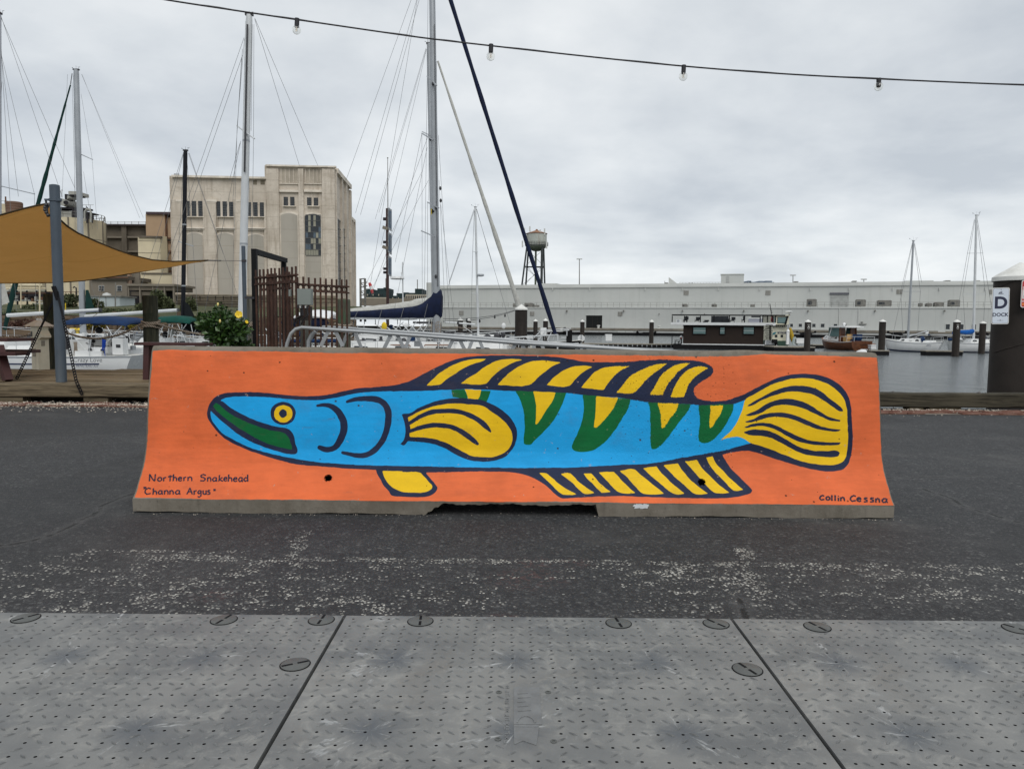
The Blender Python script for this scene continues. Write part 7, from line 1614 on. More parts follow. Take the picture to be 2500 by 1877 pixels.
UW.part('roof_house_cap', WHL, WH, 1759, 668.5, 1817, 670.2, -16.2, -7.8); f = UW.part('roof_door', ROLL, WH, 1773, 675, 1780, 695, -8, -7.9); UW.part('rust_step', RUST, WH, 1771, 691, 1781, 697, -7.9, -7.2)
m = MB()
P_ = [UW.uz(*p, -9) for p in ((1632.5, 676.5), (1658, 696), (1632.5, 698))]
m.add([UW.P(u, z, -9) for u, z in P_] + [UW.P(u, z, -12) for u, z in P_], [(0, 1, 2), (5, 4, 3), (0, 3, 4, 1), (1, 4, 5, 2), (2, 5, 3, 0)]); m.build('roof_fin', WHL, WH)
m = MB()
for k in range(14): UW.rect(m, 1659 + 7.3 * k, 689.5, 1659.5 + 7.3 * k, 698, -6.1, -6)
UW.rect(m, 1659, 689.3, 1760, 689.9, -6.1, -6); m.build('roof_railing', LOUV, WH, stuff=True)
for x0, x1, y0 in ((1939, 1949.5, 686.5), (2082, 2092, 685), (2309, 2321, 684), (2382, 2393, 684)):
    f = UW.part('turbine_vent', WHL, WH, x0 + 1, y0 + 1, x1 - 1, 697, -7, -4.5)
    for k in range(3): UW.part('vent_ring', LOUV, f, x0, y0 + .5 + 3 * k, x1, y0 + 2 + 3 * k, -7.3, -4.2)
for x in (1684, 1690, 2124, 2155, 2188, 2341): UW.part('vent_pipe', HVAC, WH, x - .8, 690, x + .8, 697, -5, -4.6)
UW.part('antenna_box', HVAC, WH, 1622, 690, 1631, 699, -5, -4); UW.part('antenna', HVAC, WH, 1622.5, 686, 1623.5, 690, -5, -4.8)
LW.part('end_step', WHL, WH, 1041, 690, 1058, 754, -9.1, -8); LW.part('end_cap', WHL, WH, 1030, 749, 1041, 752.5, -6, -3)
# fender frames, bollards on the pier
for k, (x, lab) in enumerate(((1238, 'hidden left of the thick brown pile'), (1398, 'just left of the black doorway\'s pile'), (1578, 'behind the lone capped pile left of the houseboat'), (1968, 'beside the tugboat\'s capped pile'), (2190, 'behind the small white sloop\'s bow rail'), (2400, 'nearest the D dock sign'))):
    t = thing('mooring_dolphin', 'black pier fender with outspread arms, ' + lab, 'mooring fender', PF.P(PF.uz(x, 815)[0], WATER, .6), group='mooring fenders on the warehouse pier')
    m = MB(); PF.rect(m, x - 14, 812, x + 14, 818.5, .5, 1.4); PF.rect(m, x - 9, 811, x + 9, 812, .5, 1.2); m.build('fender_block', RUBBER, t)
    for s_ in (-1, 1):
        a, b = PF.uz(x + s_ * 13, 815, .8), PF.uz(x + s_ * 22, 810.5, .8); m = MB(); m.tube([PF.P(a[0], a[1], .9), PF.P(b[0], b[1], .9)], .12, 6); m.ball(PF.P(b[0], b[1], .9), .35, 8, 6); m.build('arm', RUBBER, t)
for x in (1460, 1608, 1330):
    u, z = PF.uz(x, 806); m = MB(); m.lathe(PF.P(u, zp + .25, -.65), [(.35, 0), (.3, .5), (.5, .6), (.5, .85), (.001, .9)], 10, False)
    solo('bollard', m, CAPW, {1460: 'pale bollard on the pier below the black doorway', 1608: 'pale bollard on the pier above the lone capped pile', 1330: 'pale bollard on the pier left of the black doorway'}[x], 'bollard', PF.P(u, zp + .25, -.65), 'bollards on the warehouse pier')
for x in (1508, 1528, 2290, 1700): PF.part('pier_panel', WHL, bpy.data.objects['pier'], x, 806.5, x + 18, 814, .0, .02)
far = MB(); far.add([(-60, 260, zp - .4), (700, 60, zp - .4), (900, 900, zp - .4), (-400, 900, zp - .4)], [(0, 1, 2, 3)])
# --- light masts and water tower behind
def light_mast(px, ytop, ybot, Y, label, arms=True):
    t = thing('light_mast', label, 'light mast', at(px, ybot, Y) * 1.0, group='tall light masts behind the warehouse'); a, b = at(px, ybot + 100, Y), at(px, ytop, Y)
    a.z = zp; m = MB(); m.tube([(a.x, Y, zp), (b.x, Y, b.z)], [.32, .16], 8); m.build('pole', HVAC, t)
    for k in range(-3, 4, 2): m = MB(); c = b + Vector((k * mpp(Y) * 1.8, 0, 0)); m.box(c.x - .25, c.x + .25, Y - .3, Y + .3, c.z - .25, c.z + .2); m.build('floodlight', WHL, t)
    m = MB(); m.bar(b + Vector((-6 * mpp(Y), 0, 0)), b + Vector((6 * mpp(Y), 0, 0)), .15, .15); m.build('crossarm', HVAC, t)
light_mast(1414.5, 632.5, 697, 330, 'tall light mast right of the water tower'); light_mast(1936, 672, 693, 330, 'light mast above the roof near the low blue grey building'); light_mast(2109, 682, 692, 330, 'shorter light mast above the roof near the left sloop\'s mast')
Y = 320; q = mpp(Y); c0 = at(1310, 600, Y); X0 = c0.x
TW = mat('tank_white', (0.38, 0.40, 0.365), 0.6, 0.08, .3, dirt=(0.20, 0.13, 0.07), da=.65, ds=.25, streak=True); TGR = mat('tank_green', (0.10, 0.12, 0.085), 0.7, 0.2, .4, dirt=(0.2, 0.19, 0.16), da=.4, ds=.4); RSTY = mat('rusty_roof', (0.24, 0.13, 0.08), 0.8, 0.3, .5); TST = mat('tower_steel', (0.045, 0.05, 0.05), 0.7, 0.25, .5)
wt = thing('water_tower', 'old water tower with rusty conical roof behind the warehouse', 'water tower', (X0, Y, zp))
zz = lambda py: at(1310, py, Y).z
r_ = 24.3 * q
m = MB(); m.lathe((X0, Y, 0), [(r_, zz(602)), (r_, zz(572)), (r_ * .98, zz(572))], 28, False); m.build('tank', TW, wt, True)
m = MB(); m.lathe((X0, Y, 0), [(r_ * 1.06, zz(571.6)), (r_ * 1.06, zz(570.6)), (r_ * .5, zz(566)), (r_ * .12, zz(562.5)), (r_ * .1, zz(560)), (.01, zz(560))], 28, False); m.build('roof', RSTY, wt, True)
m = MB(); m.lathe((X0, Y, 0), [(.3, zz(613.5)), (r_ * .35, zz(613)), (r_ * .7, zz(609)), (r_ * .92, zz(604.5)), (r_, zz(600))], 28, False); m.build('bowl', TGR, wt, True)
m = MB(); m.lathe((X0, Y, 0), [(r_, zz(600.6)), (r_ * 1.16, zz(600.4)), (r_ * 1.16, zz(599.2)), (r_, zz(599.2))], 28, False)
for k in range(28): a = 2 * math.pi * k / 28; m.bar((X0 + r_ * 1.14 * math.cos(a), Y + r_ * 1.14 * math.sin(a), zz(599)), (X0 + r_ * 1.14 * math.cos(a), Y + r_ * 1.14 * math.sin(a), zz(592.5)), .12, .12)
for zz_ in (592.5, 596): m.tube([(X0 + r_ * 1.14 * math.cos(2*math.pi*k/28), Y + r_ * 1.14 * math.sin(2*math.pi*k/28), zz(zz_)) for k in range(29)], .07, 4, False)
m.build('balcony', TST, wt)
m = MB(); m.tube([(X0 - .3, Y, zp), (X0 - .3, Y, zz(611))], 2.4 * q, 12); m.build('riser', TGR, wt, True)
for k, (xt, xb, dy) in enumerate(((1286, 1274, -1), (1290.5, 1284, 1), (1328, 1331, 1), (1323, 1321, -1))):
    a, b = at(xt, 604, Y), at(xb, 697, Y); b = a + (b - a) * ((a.z - zp) / (a.z - b.z)); a.y += dy * 3; b.y += dy * 5; m = MB(); m.tube([b, a], .36 if k not in (3,) else .55, 8); m.build('leg', TST, wt)
m = MB()
for p, s_ in (((1281, 651.5), (1329, 651.5)), ((1280, 651.5), (1324, 653)), ((1287, 652), (1330, 653))): m.bar(at(*p, Y - 3), at(*s_, Y - 3), .4, .4)
m.build('strut_ring', TST, wt)
for p, s_ in (((1286, 608), (1329, 651)), ((1328, 608), (1281, 651)), ((1281, 652), (1330, 695)), ((1329, 652), (1276, 695)), ((1288, 652), (1320, 690)), ((1322, 652), (1286, 690))): m = MB(); m.tube([at(*p, Y - 2), at(*s_, Y - 2)], .07, 4); m.build('tie_rod', TST, wt)
for x, y0, y1 in ((1280, 557, 572), (1293.5, 553, 566), (1319, 561, 568), (1329.5, 558, 574), (1275.5, 588, 604), (1334.5, 588, 607)):
    m = MB(); m.bar(at(x, y0, Y - 3), at(x, y1, Y - 3), .6, .4); m.bar(at(x, (y0 + y1) / 2 + 3, Y - 3), at(x + (3 if x < 1310 else -3), (y0 + y1) / 2 + 5, Y - 3), .15, .15); m.build('antenna', WHL, wt)
fbm = thing('blue_grey_building', 'low blue grey building rising far behind the warehouse roof', 'building', at(1860, 695, 420)); BG = mat('far_blue_grey', (0.20, 0.24, 0.29), 0.8, 0.08, .1)
for q_ in ((1829, 688.5, 1890, 700), (1854, 686, 1864, 688.5), (1870, 685.5, 1885, 688.5), (1827, 685.5, 1834, 700)): m = MB(); m.pbox(*q_, 420, 20); m.build('block', BG, fbm)

# ------------------------------------------------------------------ left shore and its industry
def terrain():
    xs = np.linspace(-230, -17, 44); ys = np.array([81, 84, 90, 98, 108, 120, 135, 150, 170, 200, 240, 320]); m = MB()
    z = lambda x, y: 1.6 + 2.2 * sstep(np.array(y), 84, 125) + .35 * math.sin(x * .21) * math.sin(y * .17)
    for x in xs:
        for y in ys: m.v.append((x - max(0, (y - 81)) * .10, y, float(z(x, y))))
    k = len(ys)
    for a in range(len(xs) - 1):
        for b in range(k - 1): m.f.append((a*k + b, (a+1)*k + b, (a+1)*k + b + 1, a*k + b + 1))
    t = NT('grass_bank'); c = t.mix(t.ss(t.noise(.25, 6, .65), .35, .65), (0.035, 0.05, 0.014), (0.105, 0.105, 0.042)); c = t.mix(t.math('MULTIPLY', t.ss(t.noise(.9, 5, .65), .5, .7), .5), c, (0.10, 0.085, 0.06)); t.bump(t.noise(3, 5, .7), 1.0, .4)
    struct('grass_bank', m, t.done(c, .95))
terrain()
BULK = wood('bulkhead_timber', (0.20, 0.145, 0.095), (0.07, 0.05, 0.035), .25, 0)
m = MB(); m.box(-240, -17, 80, 80.6, -3, 1.7); bulk_o = struct('bulkhead', m, BULK)
for k in range(6): m = MB(); m.box(-75, -17, 79.75, 80, -1.2 + .5 * k, -.8 + .5 * k); m.build('plank', BULK, bulk_o)
for k in range(26): m = MB(); m.tube([(-75 + 2.3 * k, 79.6, -3), (-75 + 2.3 * k, 79.6, 1.6 + .3 * (k % 3))], .22, 8); m.build('pile', BULK, bulk_o)
m = MB(); m.add([(-500, 360, .8), (60, 330, .8), (100, 1500, .8), (-900, 1500, .8)], [(0, 1, 2, 3)]); m.add([(-500, 360, .8), (60, 330, .8), (60, 330, -3), (-500, 360, -3)], [(0, 1, 2, 3)]); struct('far_shore', m, mat('far_ground', (0.10, 0.095, 0.08), 0.9, 0.2, .05))

def conc():
    t = NT('power_plant_concrete'); a = t.noise(.22, 7, .65); st = t.noise(1.0, 7, .66, t.map((1.1, 1.1, .10))); fine = t.noise(2.2, 6, .7)
    c = t.mix(t.ss(a, .3, .7), (0.48, 0.42, 0.345), (0.63, 0.565, 0.48))
    c = t.mix(t.math('MULTIPLY', t.ss(st, .48, .70), .60), c, (0.30, 0.245, 0.185)); c = t.mix(t.math('MULTIPLY', t.ss(fine, .56, .72), .55), c, (0.33, 0.275, 0.215))
    band_ = t.ss(t.noise(1.0, 6, .7, t.map((.16, .16, .9))), .56, .70)
    c = t.mix(t.math('MULTIPLY', band_, .45), c, (0.31, 0.26, 0.20))
    crk = t.voro(.55, None, 'DISTANCE_TO_EDGE'); c = t.mix(t.math('MULTIPLY', t.math('SUBTRACT', 1.0, t.ss(t.math('ADD', crk.outputs['Distance'], t.math('MULTIPLY', fine, .02)), .012, .03)), t.math('MULTIPLY', t.ss(a, .5, .6), .35)), c, (0.15, 0.12, 0.09))
    c = t.mix(t.math('MULTIPLY', t.ss(t.noise(.5, 6, .7), .6, .72), .45), c, (0.66, 0.60, 0.52))
    sp = t.n('ShaderNodeSeparateXYZ'); t.l(t.obj, sp.inputs[0]); fr = t.math('FRACT', t.math('MULTIPLY', sp.outputs[2], .42)); c = t.mix(t.math('MULTIPLY', t.math('LESS_THAN', fr, .035), .35), c, (0.2, 0.17, 0.13))
    t.bump(fine, .6, .12); return t.done(c, .92)
CON = conc(); CONT = mat('plant_trim', (0.66, 0.60, 0.515), 0.9, 0.12, .8, dirt=(0.27, 0.235, 0.18), da=.5, ds=.5, streak=True); BLOCKED = mat('blocked_arch_panel', (0.39, 0.36, 0.31), 0.8, 0.05, .2, dirt=(0.2, 0.185, 0.15), da=.3, ds=.3, streak=True); PLINTH = mat('plant_plinth', (0.22, 0.19, 0.14), 0.9, 0.25, .6, dirt=(0.08, 0.07, 0.05), da=.6, ds=.6)
MUNT = mat('steel_sash', (0.13, 0.13, 0.125), 0.6, 0.1)
yP = R(3.5); PP = Facade(at(820, 700, 150), yP)
z0p = 3.2; zw = PP.uz(530, 432)[1]; zt_ = PP.uz(740, 407)[1]; uA = PP.uz(418, 600)[0]; uT = PP.uz(650, 600)[0]
pl = thing('power_plant', 'large derelict beige concrete power plant with tall blocked arched windows', 'building', PP.P(uA / 2, z0p, -10), yP)
SD = 18.0
m = MB(); PP.box(m, uA, uT, z0p, zw, -30, 0); m.build('left_wing', CON, pl)
m = MB(); PP.box(m, uT, 0, z0p, zt_, -SD, .25); m.build('tower', CON, pl)
zl = zw - 3.9
m = MB(); PP.box(m, uT, -1.2, z0p, zl, -32, -SD); m.build('rear_wing', CON, pl)
# chamfered corner and side piers
for k, (d, hgt, w_) in enumerate(((0, 0, .9), (-6.0, -.3, 1.3), (-11.5, -.6, 1.3), (-17.4, -.9, 1.4))): m = MB(); PP.box(m, .0, .45 if k else .35, z0p, zt_ + hgt - .4, d - w_, d); m.build('side_pier', CON, pl)
for k, d in enumerate((-19, -23.5, -28, -31.5)): m = MB(); PP.box(m, -1.25, -.75, z0p, zl + (.3 if k % 2 else -.1), d - 1.2, d); m.build('side_pier', CON, pl)
for d0, d1, za, zb in ((-5.7, -1.2, 9, 22.5), (-11.2, -7.4, 8, 21.5)):
    m = MB(); PP.box(m, .02, .06, za, zb, d0, d1); sw = m.build('side_window', GLD, pl)
    for k in range(9): m = MB(); z = za + (zb - za) * k / 8; PP.box(m, .06, .14, z - .1, z + .1, d0, d1); m.build('sash_bar', MUNT, sw)
    m = MB(); PP.box(m, .06, .14, za, zb, (d0 + d1) / 2 - .12, (d0 + d1) / 2 + .12); m.build('sash_bar', MUNT, sw)
for d0, d1 in ((-22.6, -20.6), (-27, -25)): m = MB(); PP.box(m, -1.22, -1.17, 6, 19, d0, d1); m.build('side_window', GLD, pl)
def pp(nm, mt, q_, d0, d1): return PP.part(nm, mt, pl, *q_, d0, d1)
# piers proud of the wall
for x0, x1 in ((420, 455), (497, 529), (572, 603), (646, 652)): pp('pier', CON, (x0, 487, x1, 724), 0, .45)
for x0, x1 in ((652, 682), (730, 742), (787, 818)): pp('pier', CON, (x0, 412, x1, 726), .25, .75)
for x0, x1 in ((455, 497), (529, 572), (603, 646)):
    pp('moulding', CONT, (x0 - 2, 555.5, x1 + 2, 558.5), 0, .6); pp('moulding', CONT, (x0 - 1, 561, x1 + 1, 562.5), 0, .35); pp('window_sill', CONT, (x0, 528.5, x1, 530.2), 0, .55); pp('pier_cap', CONT, (x0 - 26, 487, x0, 493), .45, .52)
for x0, x1 in ((682, 730), (742, 787)):
    pp('moulding', CONT, (x0, 463.5, x1, 469), .25, .7); pp('window_sill', CONT, (x0 + 8, 502.5, x1 - 8, 504.5), .25, .65); pp('moulding', CONT, (x0, 447.5, x1, 449.5), .25, .5)
    for k in range(5): pp('louvre_mullion', CON, (x0 + 3 + (x1 - x0 - 8) * k / 4, 411, x0 + 5.5 + (x1 - x0 - 8) * k / 4, 447), .25, .42)
    pp('louvre_panel', mat('louvre_recess', (0.42, 0.37, 0.30), 0.9, 0.15, .6), (x0 + 4, 412, x1 - 4, 446), .25, .3)
pp('cornice', CONT, (418, 429.5, 650, 434.5), 0, .7); pp('cornice', CONT, (648, 403.5, 820, 407.5), .25, .95)
m = MB(); PP.box(m, -.3, .6, zt_ - 1.0, zt_ - .1, -SD, -.5); m.build('cornice', CONT, pl); m = MB(); PP.box(m, -1.6, -.7, zl - .3, zl + .4, -32, -SD); m.build('cornice', CONT, pl)
def arch(x0, y0, x1, y1, d0, d1, mt, nm='arch_panel', rise=5):
    u0, _ = PP.uz(x0, 620, d1); u1, _ = PP.uz(x1, 620, d1); zt2 = PP.uz((x0+x1)/2, y0 + rise, d1)[1]; zb = PP.uz((x0+x1)/2, y1, d1)[1]; rz = rise * .083; m = MB(); n = 10
    top = [(u0 + (u1 - u0) * k / n, zt2 + rz * (1 - (2 * k / n - 1) ** 2)) for k in range(n + 1)]; ring = [(u0, zb)] + top + [(u1, zb)]; ring = ring[::-1]
    c = len(ring); m.add([PP.P(u, z, d1) for u, z in ring] + [PP.P(u, z, d0) for u, z in ring], [tuple(range(c)), tuple(range(2*c - 1, c - 1, -1))] + [(k, c + k, c + (k+1) % c, (k+1) % c) for k in range(c)]); return m.build(nm, mt, pl)
for x0, y0, x1, y1 in ((457.5, 569, 495, 720), (531, 569.5, 570, 720), (605, 572.5, 644, 721)): arch(x0 - 1.5, y0 - 2, x1 + 1.5, y1, 0, .10, CONT, 'arch_frame'); arch(x0, y0, x1, y1, .0, .16, BLOCKED)
for x0, y0, x1, y1 in ((687, 521, 727, 724), (745, 522.5, 784, 725)): arch(x0 - 3, y0 - 4, x1 + 3, y1, .2, .40, CONT, 'arch_frame'); arch(x0, y0, x1, y1, .2, .46, BLOCKED)
for (x0, x1, ys_) in ((457.5, 495, (600, 640, 680)), (531, 570, (600, 640, 680)), (605, 644, (603, 643, 683)), (687, 727, (560, 590, 630, 670)), (745, 784, (640, 665, 695))):
    for y in ys_: pp('panel_joint', PLINTH, (x0, y, x1, y + .35), .1, .165 if x0 < 650 else .465)
# small steel sash windows
for x0, y0, x1, y1 in ((457, 491, 463, 528), (468, 491, 479, 528), (484, 491, 495, 528), (527.5, 492, 538, 529.5), (543.5, 492, 554, 529.5), (559.5, 493, 571, 530), (602, 494, 613, 531), (618, 494, 629, 531), (634.5, 494.5, 645.5, 531.5), (692.5, 481, 703, 502), (708.5, 481, 719, 502.5), (749.6, 482.5, 760.5, 503.5), (766, 483, 776.6, 504)):
    d = 0 if x0 < 650 else .25; f = PP.part('window', GLD, pl, x0, y0, x1, y1, d, d + .04)
    for k in (1, 2): x = x0 + (x1 - x0) * k / 3; PP.part('sash_bar', MUNT, f, x - .22, y0, x + .22, y1, d + .04, d + .09)
    n = 6 if y1 - y0 > 30 else 4
    for k in range(1, n): y = y0 + (y1 - y0) * k / n; PP.part('sash_bar', MUNT, f, x0, y - .2, x1, y + .2, d + .04, d + .085)
for x0, x1 in ((603.5, 608), (618, 627), (636, 647)): pp('upper_opening', PLINTH, (x0, 440, x1, 451), 0, .05)
# the one arched window that keeps its panes
f = arch(745.2, 522.6, 783.8, 623, .2, .50, GLD, 'arched_window'); PY = mat('yellowed_pane', (0.27, 0.26, 0.20), 0.5, 0.12, .8); PB = mat('blue_pane', (0.07, 0.10, 0.13), 0.3, 0.15, .8)
pat = ['0y0y00', '0y0y00', '0y000b', 'b00byb', '00yy0y', 'bb0y0y', 'yyyyyy']
for r_i, row in enumerate(pat):
    ya, yb_ = 525 + r_i * 14.1, 525 + (r_i + 1) * 14.1 - .8
    for k, ch_ in enumerate(row):
        if ch_ == '0' or (r_i >= 5 and k == 5): continue
        x = 746 + 6.3 * k; PP.part('pane', PY if ch_ == 'y' else PB, f, x + .3, ya + .5, x + 5.9, yb_, .50, .53)
for r_i in range(8): PP.part('sash_bar', MUNT, f, 745.5, 524.2 + r_i * 14.1, 783.5, 525.2 + r_i * 14.1, .50, .60)
pp('parapet_rust', PLINTH, (420, 720, 822, 727), .1, 1.0)
for y0, y1, d in ((726, 736, .8), (738, 750, 1.6), (752, 775, 2.4)): pp('loading_ledge', PLINTH, (425, y0, 845, y1), 0, d)
for y in (722.5, 731, 741): pp('pipe_run', mat('dark_pipe', (0.05, 0.04, 0.035), 0.8, 0.3, 1), (424, y, 640, y + 1.5), 2.5, 2.9)
for k in range(12): pp('bracket', _mc['dark_pipe'], (430 + 19 * k, 722, 431.5 + 19 * k, 734), 2.4, 2.6)
for x in (425, 428, 432, 436): pp('roof_pipe', HVAC, (x, 423.5, x + .7, 431), -1, -.8)
# --- neighbours to its left
def blk(nm, root, q_, Y, d, mt): m = MB(); m.pbox(*q_, Y, d); return m.build(nm, mt, root)
BC_ = mat('brown_concrete', (0.135, 0.115, 0.09), 0.95, 0.2, .3, dirt=(0.05, 0.045, 0.04), da=.6, ds=.3, streak=True); TAN = mat('tan_panel', (0.40, 0.28, 0.18), 0.8, 0.06, .3); CREAM = mat('cream_panel', (0.60, 0.525, 0.37), 0.85, 0.07, .3, dirt=(0.28, 0.25, 0.19), da=.4, ds=.25, streak=True); BRK = mat('brown_trim', (0.13, 0.07, 0.045), 0.85, 0.2, .5); GRB = mat('grey_brown_wall', (0.20, 0.175, 0.14), 0.9, 0.1, .3)
t = thing('boiler_house', 'long flat roofed brown concrete building behind the shade sail', 'building', at(296, 745, 170))
blk('wall', t, (233, 549, 362, 752), 170, 14, BC_); blk('pier', t, (299, 550, 311, 752), 169.2, .9, BC_); blk('pier', t, (234, 549, 242, 752), 169.2, .9, BC_); blk('coping', t, (232, 547, 362, 551), 168.8, 15, mat('dark_coping', (0.06, 0.05, 0.05), .9))
for y in (577, 612, 640): blk('string_course', t, (242, y, 299, y + 4), 169.3, .7, GRB); blk('string_course', t, (311, y, 356, y + 4), 169.3, .7, GRB)
m = MB()
for k in range(8): m.pbox(236 + 17 * k, 541, 236.6 + 17 * k, 548, 169, .1)
m.pbox(234, 541, 360, 541.7, 169, .1); m.pbox(234, 544.5, 360, 545, 169, .1); m.build('roof_railing', HVAC, t)
t = thing('tan_tower_block', 'tan panelled block with dark roof edge against the power plant', 'building', at(388, 745, 160))
blk('panel', t, (357, 523, 403.5, 640), 160, 12, TAN); blk('panel', t, (407, 531, 424, 640), 160.6, 10, TAN); blk('coping', t, (356, 517.5, 424, 523.5), 159.6, 13, mat('plum_coping', (0.07, 0.05, 0.055), .8)); blk('rust_strip', t, (403.5, 523, 407.5, 640), 160.2, 10, BRK)
for y in (580, 587, 612, 660, 690): blk('ledge', t, (409, y, 424, y + 5), 160.3, .4, BRK)
blk('lower_wall', t, (357, 640, 424, 750), 160.4, 10, BC_)
t = thing('cream_block', 'cream rendered block with dark flat top in front of the tan one', 'building', at(366, 745, 148)); y_ = R(-28)
c0 = at(338, 700, 150); cb = Facade(c0, R(8)); 
for q_, d0, d1, nm in (((338, 580, 392, 690), -5, 0, 'wall'),): m = MB(); cb.rect(m, *q_, d0, d1); m.build(nm, CREAM, t)
cr = Facade(Vector(cb.P(cb.uz(392, 620)[0], 0, 0)), R(38)); m = MB(); cr.rect(m, 392, 577, 409, 690, -4, 0); m.build('side_wall', mat('cream_side_shaded', (0.40, 0.35, 0.24), .85, .08, .3), t); m = MB(); cb.rect(m, 338, 576, 394, 580.5, -6, .3); m.build('roof', BC_, t);  # side wall: the same cream, darkened as its shaded face
for y in (588, 617, 655): cb.part('joint', GRB, t, 338, y, 392, y + .7, 0, .06)
m = MB(); m.pbox(345, 668, 432, 724, 149, 6); m.build('base_wall', CREAM, t); m = MB(); m.pbox(344, 666, 433, 669.5, 148.8, 6.3); m.build('base_cap', BC_, t)
t = thing('cream_silo', 'faceted cream tower carrying pipework and machinery behind the grey mast', 'industrial tower', at(172, 745, 156)); c = at(172, 600, 156); q = mpp(156); rr_ = 66 * q
m = MB(); m.lathe((c.x, 158, 0), [(rr_, 2), (rr_, at(172, 536, 156).z)], 10); m.build('shaft', CREAM, t)
for k in range(10): a = 2 * math.pi * (k + .0) / 10; m = MB(); m.bar((c.x + rr_ * math.cos(a), 158 + rr_ * math.sin(a), 2), (c.x + rr_ * math.cos(a), 158 + rr_ * math.sin(a), at(172, 536, 156).z), .25, .25); m.build('joint', GRB, t)
for z in (585, 640): m = MB(); zz_ = at(172, z, 156).z; m.lathe((c.x, 158, zz_), [(rr_ * 1.004, 0), (rr_ * 1.004, .12)], 10, False); m.build('joint', GRB, t)
m = MB(); n = 22; zd = at(172, 535, 156).z
for k in range(n): a = 2 * math.pi * k / n; m.bar((c.x + rr_ * .98 * math.cos(a), 158 + rr_ * .98 * math.sin(a), zd), (c.x + rr_ * .98 * math.cos(a), 158 + rr_ * .98 * math.sin(a), zd + 1.1), .09, .09)
for z in (.55, 1.1): m.tube([(c.x + rr_ * .98 * math.cos(2*math.pi*k/22), 158 + rr_ * .98 * math.sin(2*math.pi*k/22), zd + z) for k in range(23)], .05, 4, False)
m.build('railing', HVAC, t)
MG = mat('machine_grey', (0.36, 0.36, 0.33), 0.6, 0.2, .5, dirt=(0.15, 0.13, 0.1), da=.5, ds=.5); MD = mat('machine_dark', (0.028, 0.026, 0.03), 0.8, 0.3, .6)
for nm, q_, d, mt_ in (('platform', (143, 506, 200, 511), 2.5, MD), ('platform', (196, 508, 214, 512), 2, MD), ('platform', (200, 520, 228, 523), 2, MD), ('hopper', (147, 516, 176, 536), 4, MG), ('machine_base', (176, 512, 196, 540), 5, MD), ('machine_base', (143, 512, 150, 540), 5, MD), ('cooler_box', (167, 467, 190, 475), 4, MG), ('cooler_foot', (170, 475, 188, 478), 3, MD), ('fan_housing', (158, 474, 163, 492), 3, MD)): m = MB(); m.pbox(*q_, 154, d); m.build(nm, mt_, t)
m = MB(); m.tube([at(153, 494, 153), at(166, 498, 155), at(195, 502, 159)], 8.2 * q, 14); m.build('drum', MG, t, True); m = MB(); m.tube([at(160.5, 495, 152.2), at(161, 495.2, 152.0)], 5 * q, 14); m.build('drum_end', MD, t)
m = MB(); m.tube([at(165, 482, 154), at(190, 486, 156)], 4 * q, 10); m.build('duct', MG, t, True)
for pts, r2, mt_ in (([(207, 540), (207, 517), (212, 511), (219, 512), (222, 519), (222, 543)], 2.4, MG), ([(200, 543), (200, 500)], 1.6, MG), ([(226, 545), (226, 522)], 1.2, MD), ([(211, 505), (226, 522)], 1.0, MD), ([(213, 545), (213, 520)], 2.2, MD), ([(146, 540), (146, 487)], 1.0, MD), ([(151, 482), (149, 466), (152, 463), (153, 467)], .5, HVAC)): m = MB(); m.tube([at(x, y, 153) for x, y in pts], r2 * q, 8); m.build('pipe', mt_, t, True)
m = MB()
for k in range(9): m.pbox(140 + 10 * k, 487 + (k > 6) * 14, 140.5 + 10 * k, 506 + (k > 6) * 14, 153.5, .1)
m.pbox(140, 487, 200, 487.6, 153.5, .1); m.pbox(140, 494, 200, 494.5, 153.5, .1); m.pbox(200, 500, 228, 500.6, 153.5, .1); m.build('walkway_railing', HVAC, t)
t = thing('round_tank', 'rusty brown round roof tank at the far left above the sail', 'tank', at(35, 520, 175)); c = at(35, 505, 175); m = MB(); m.lathe((c.x, 175, 0), [(18 * mpp(175), at(35, 540, 175).z), (18 * mpp(175), at(35, 495, 175).z), (16 * mpp(175), at(35, 493.5, 175).z), (.01, at(35, 493, 175).z)], 20, False); m.build('shell', mat('tank_brown', (0.16, 0.10, 0.075), .85, .15, .4), t, True)
for k in range(3): m = MB(); m.lathe((c.x, 175, at(35, 500 + 6 * k, 175).z), [(18.3 * mpp(175), 0), (18.3 * mpp(175), .15)], 20, False); m.build('hoop', BRK, t)
t = thing('cream_side_building', 'pale cream building with roof railing under the round tank', 'building', at(0, 745, 180)); blk('wall', t, (-120, 497, 20, 750), 178, 14, CREAM); blk('stack_pipe', t, (12, 480, 14, 506), 177.5, .3, BRK); blk('wall', t, (-120, 516, 90, 750), 177, 3, CREAM)
m = MB()
for k in range(10): m.pbox(-70 + 9 * k, 490, -69.5 + 9 * k, 497, 178, .1)
m.pbox(-70, 490, 18, 490.6, 178, .1); m.build('roof_railing', HVAC, t)
t = thing('office_block', 'low grey brown building with two small windows below the sail', 'building', at(270, 745, 140)); blk('wall', t, (222, 682, 310, 738), 140, 8, GRB); blk('roof_edge', t, (220, 674, 312, 683), 139.5, 9, BC_)
m = MB(); m.pbox(258, 676, 312, 679, 139.3, .2); m.build('roof_rail', BRK, t)
for x0, x1 in ((241, 254), (285, 297)): f = blk('window', t, (x0, 697, x1, 711), 139.9, .1, WHL); blk('pane', f, (x0 + 1, 698, x1 - 1, 703.5), 139.85, .05, GLD); blk('pane', f, (x0 + 1, 704.5, x1 - 1, 710), 139.85, .05, GLD)
blk('pilaster', t, (311, 640, 317, 738), 140.2, .8, mat('pink_brown', (0.27, 0.19, 0.14), .9)); blk('door_panel', t, (319, 655, 340, 692), 142, .5, GRB)
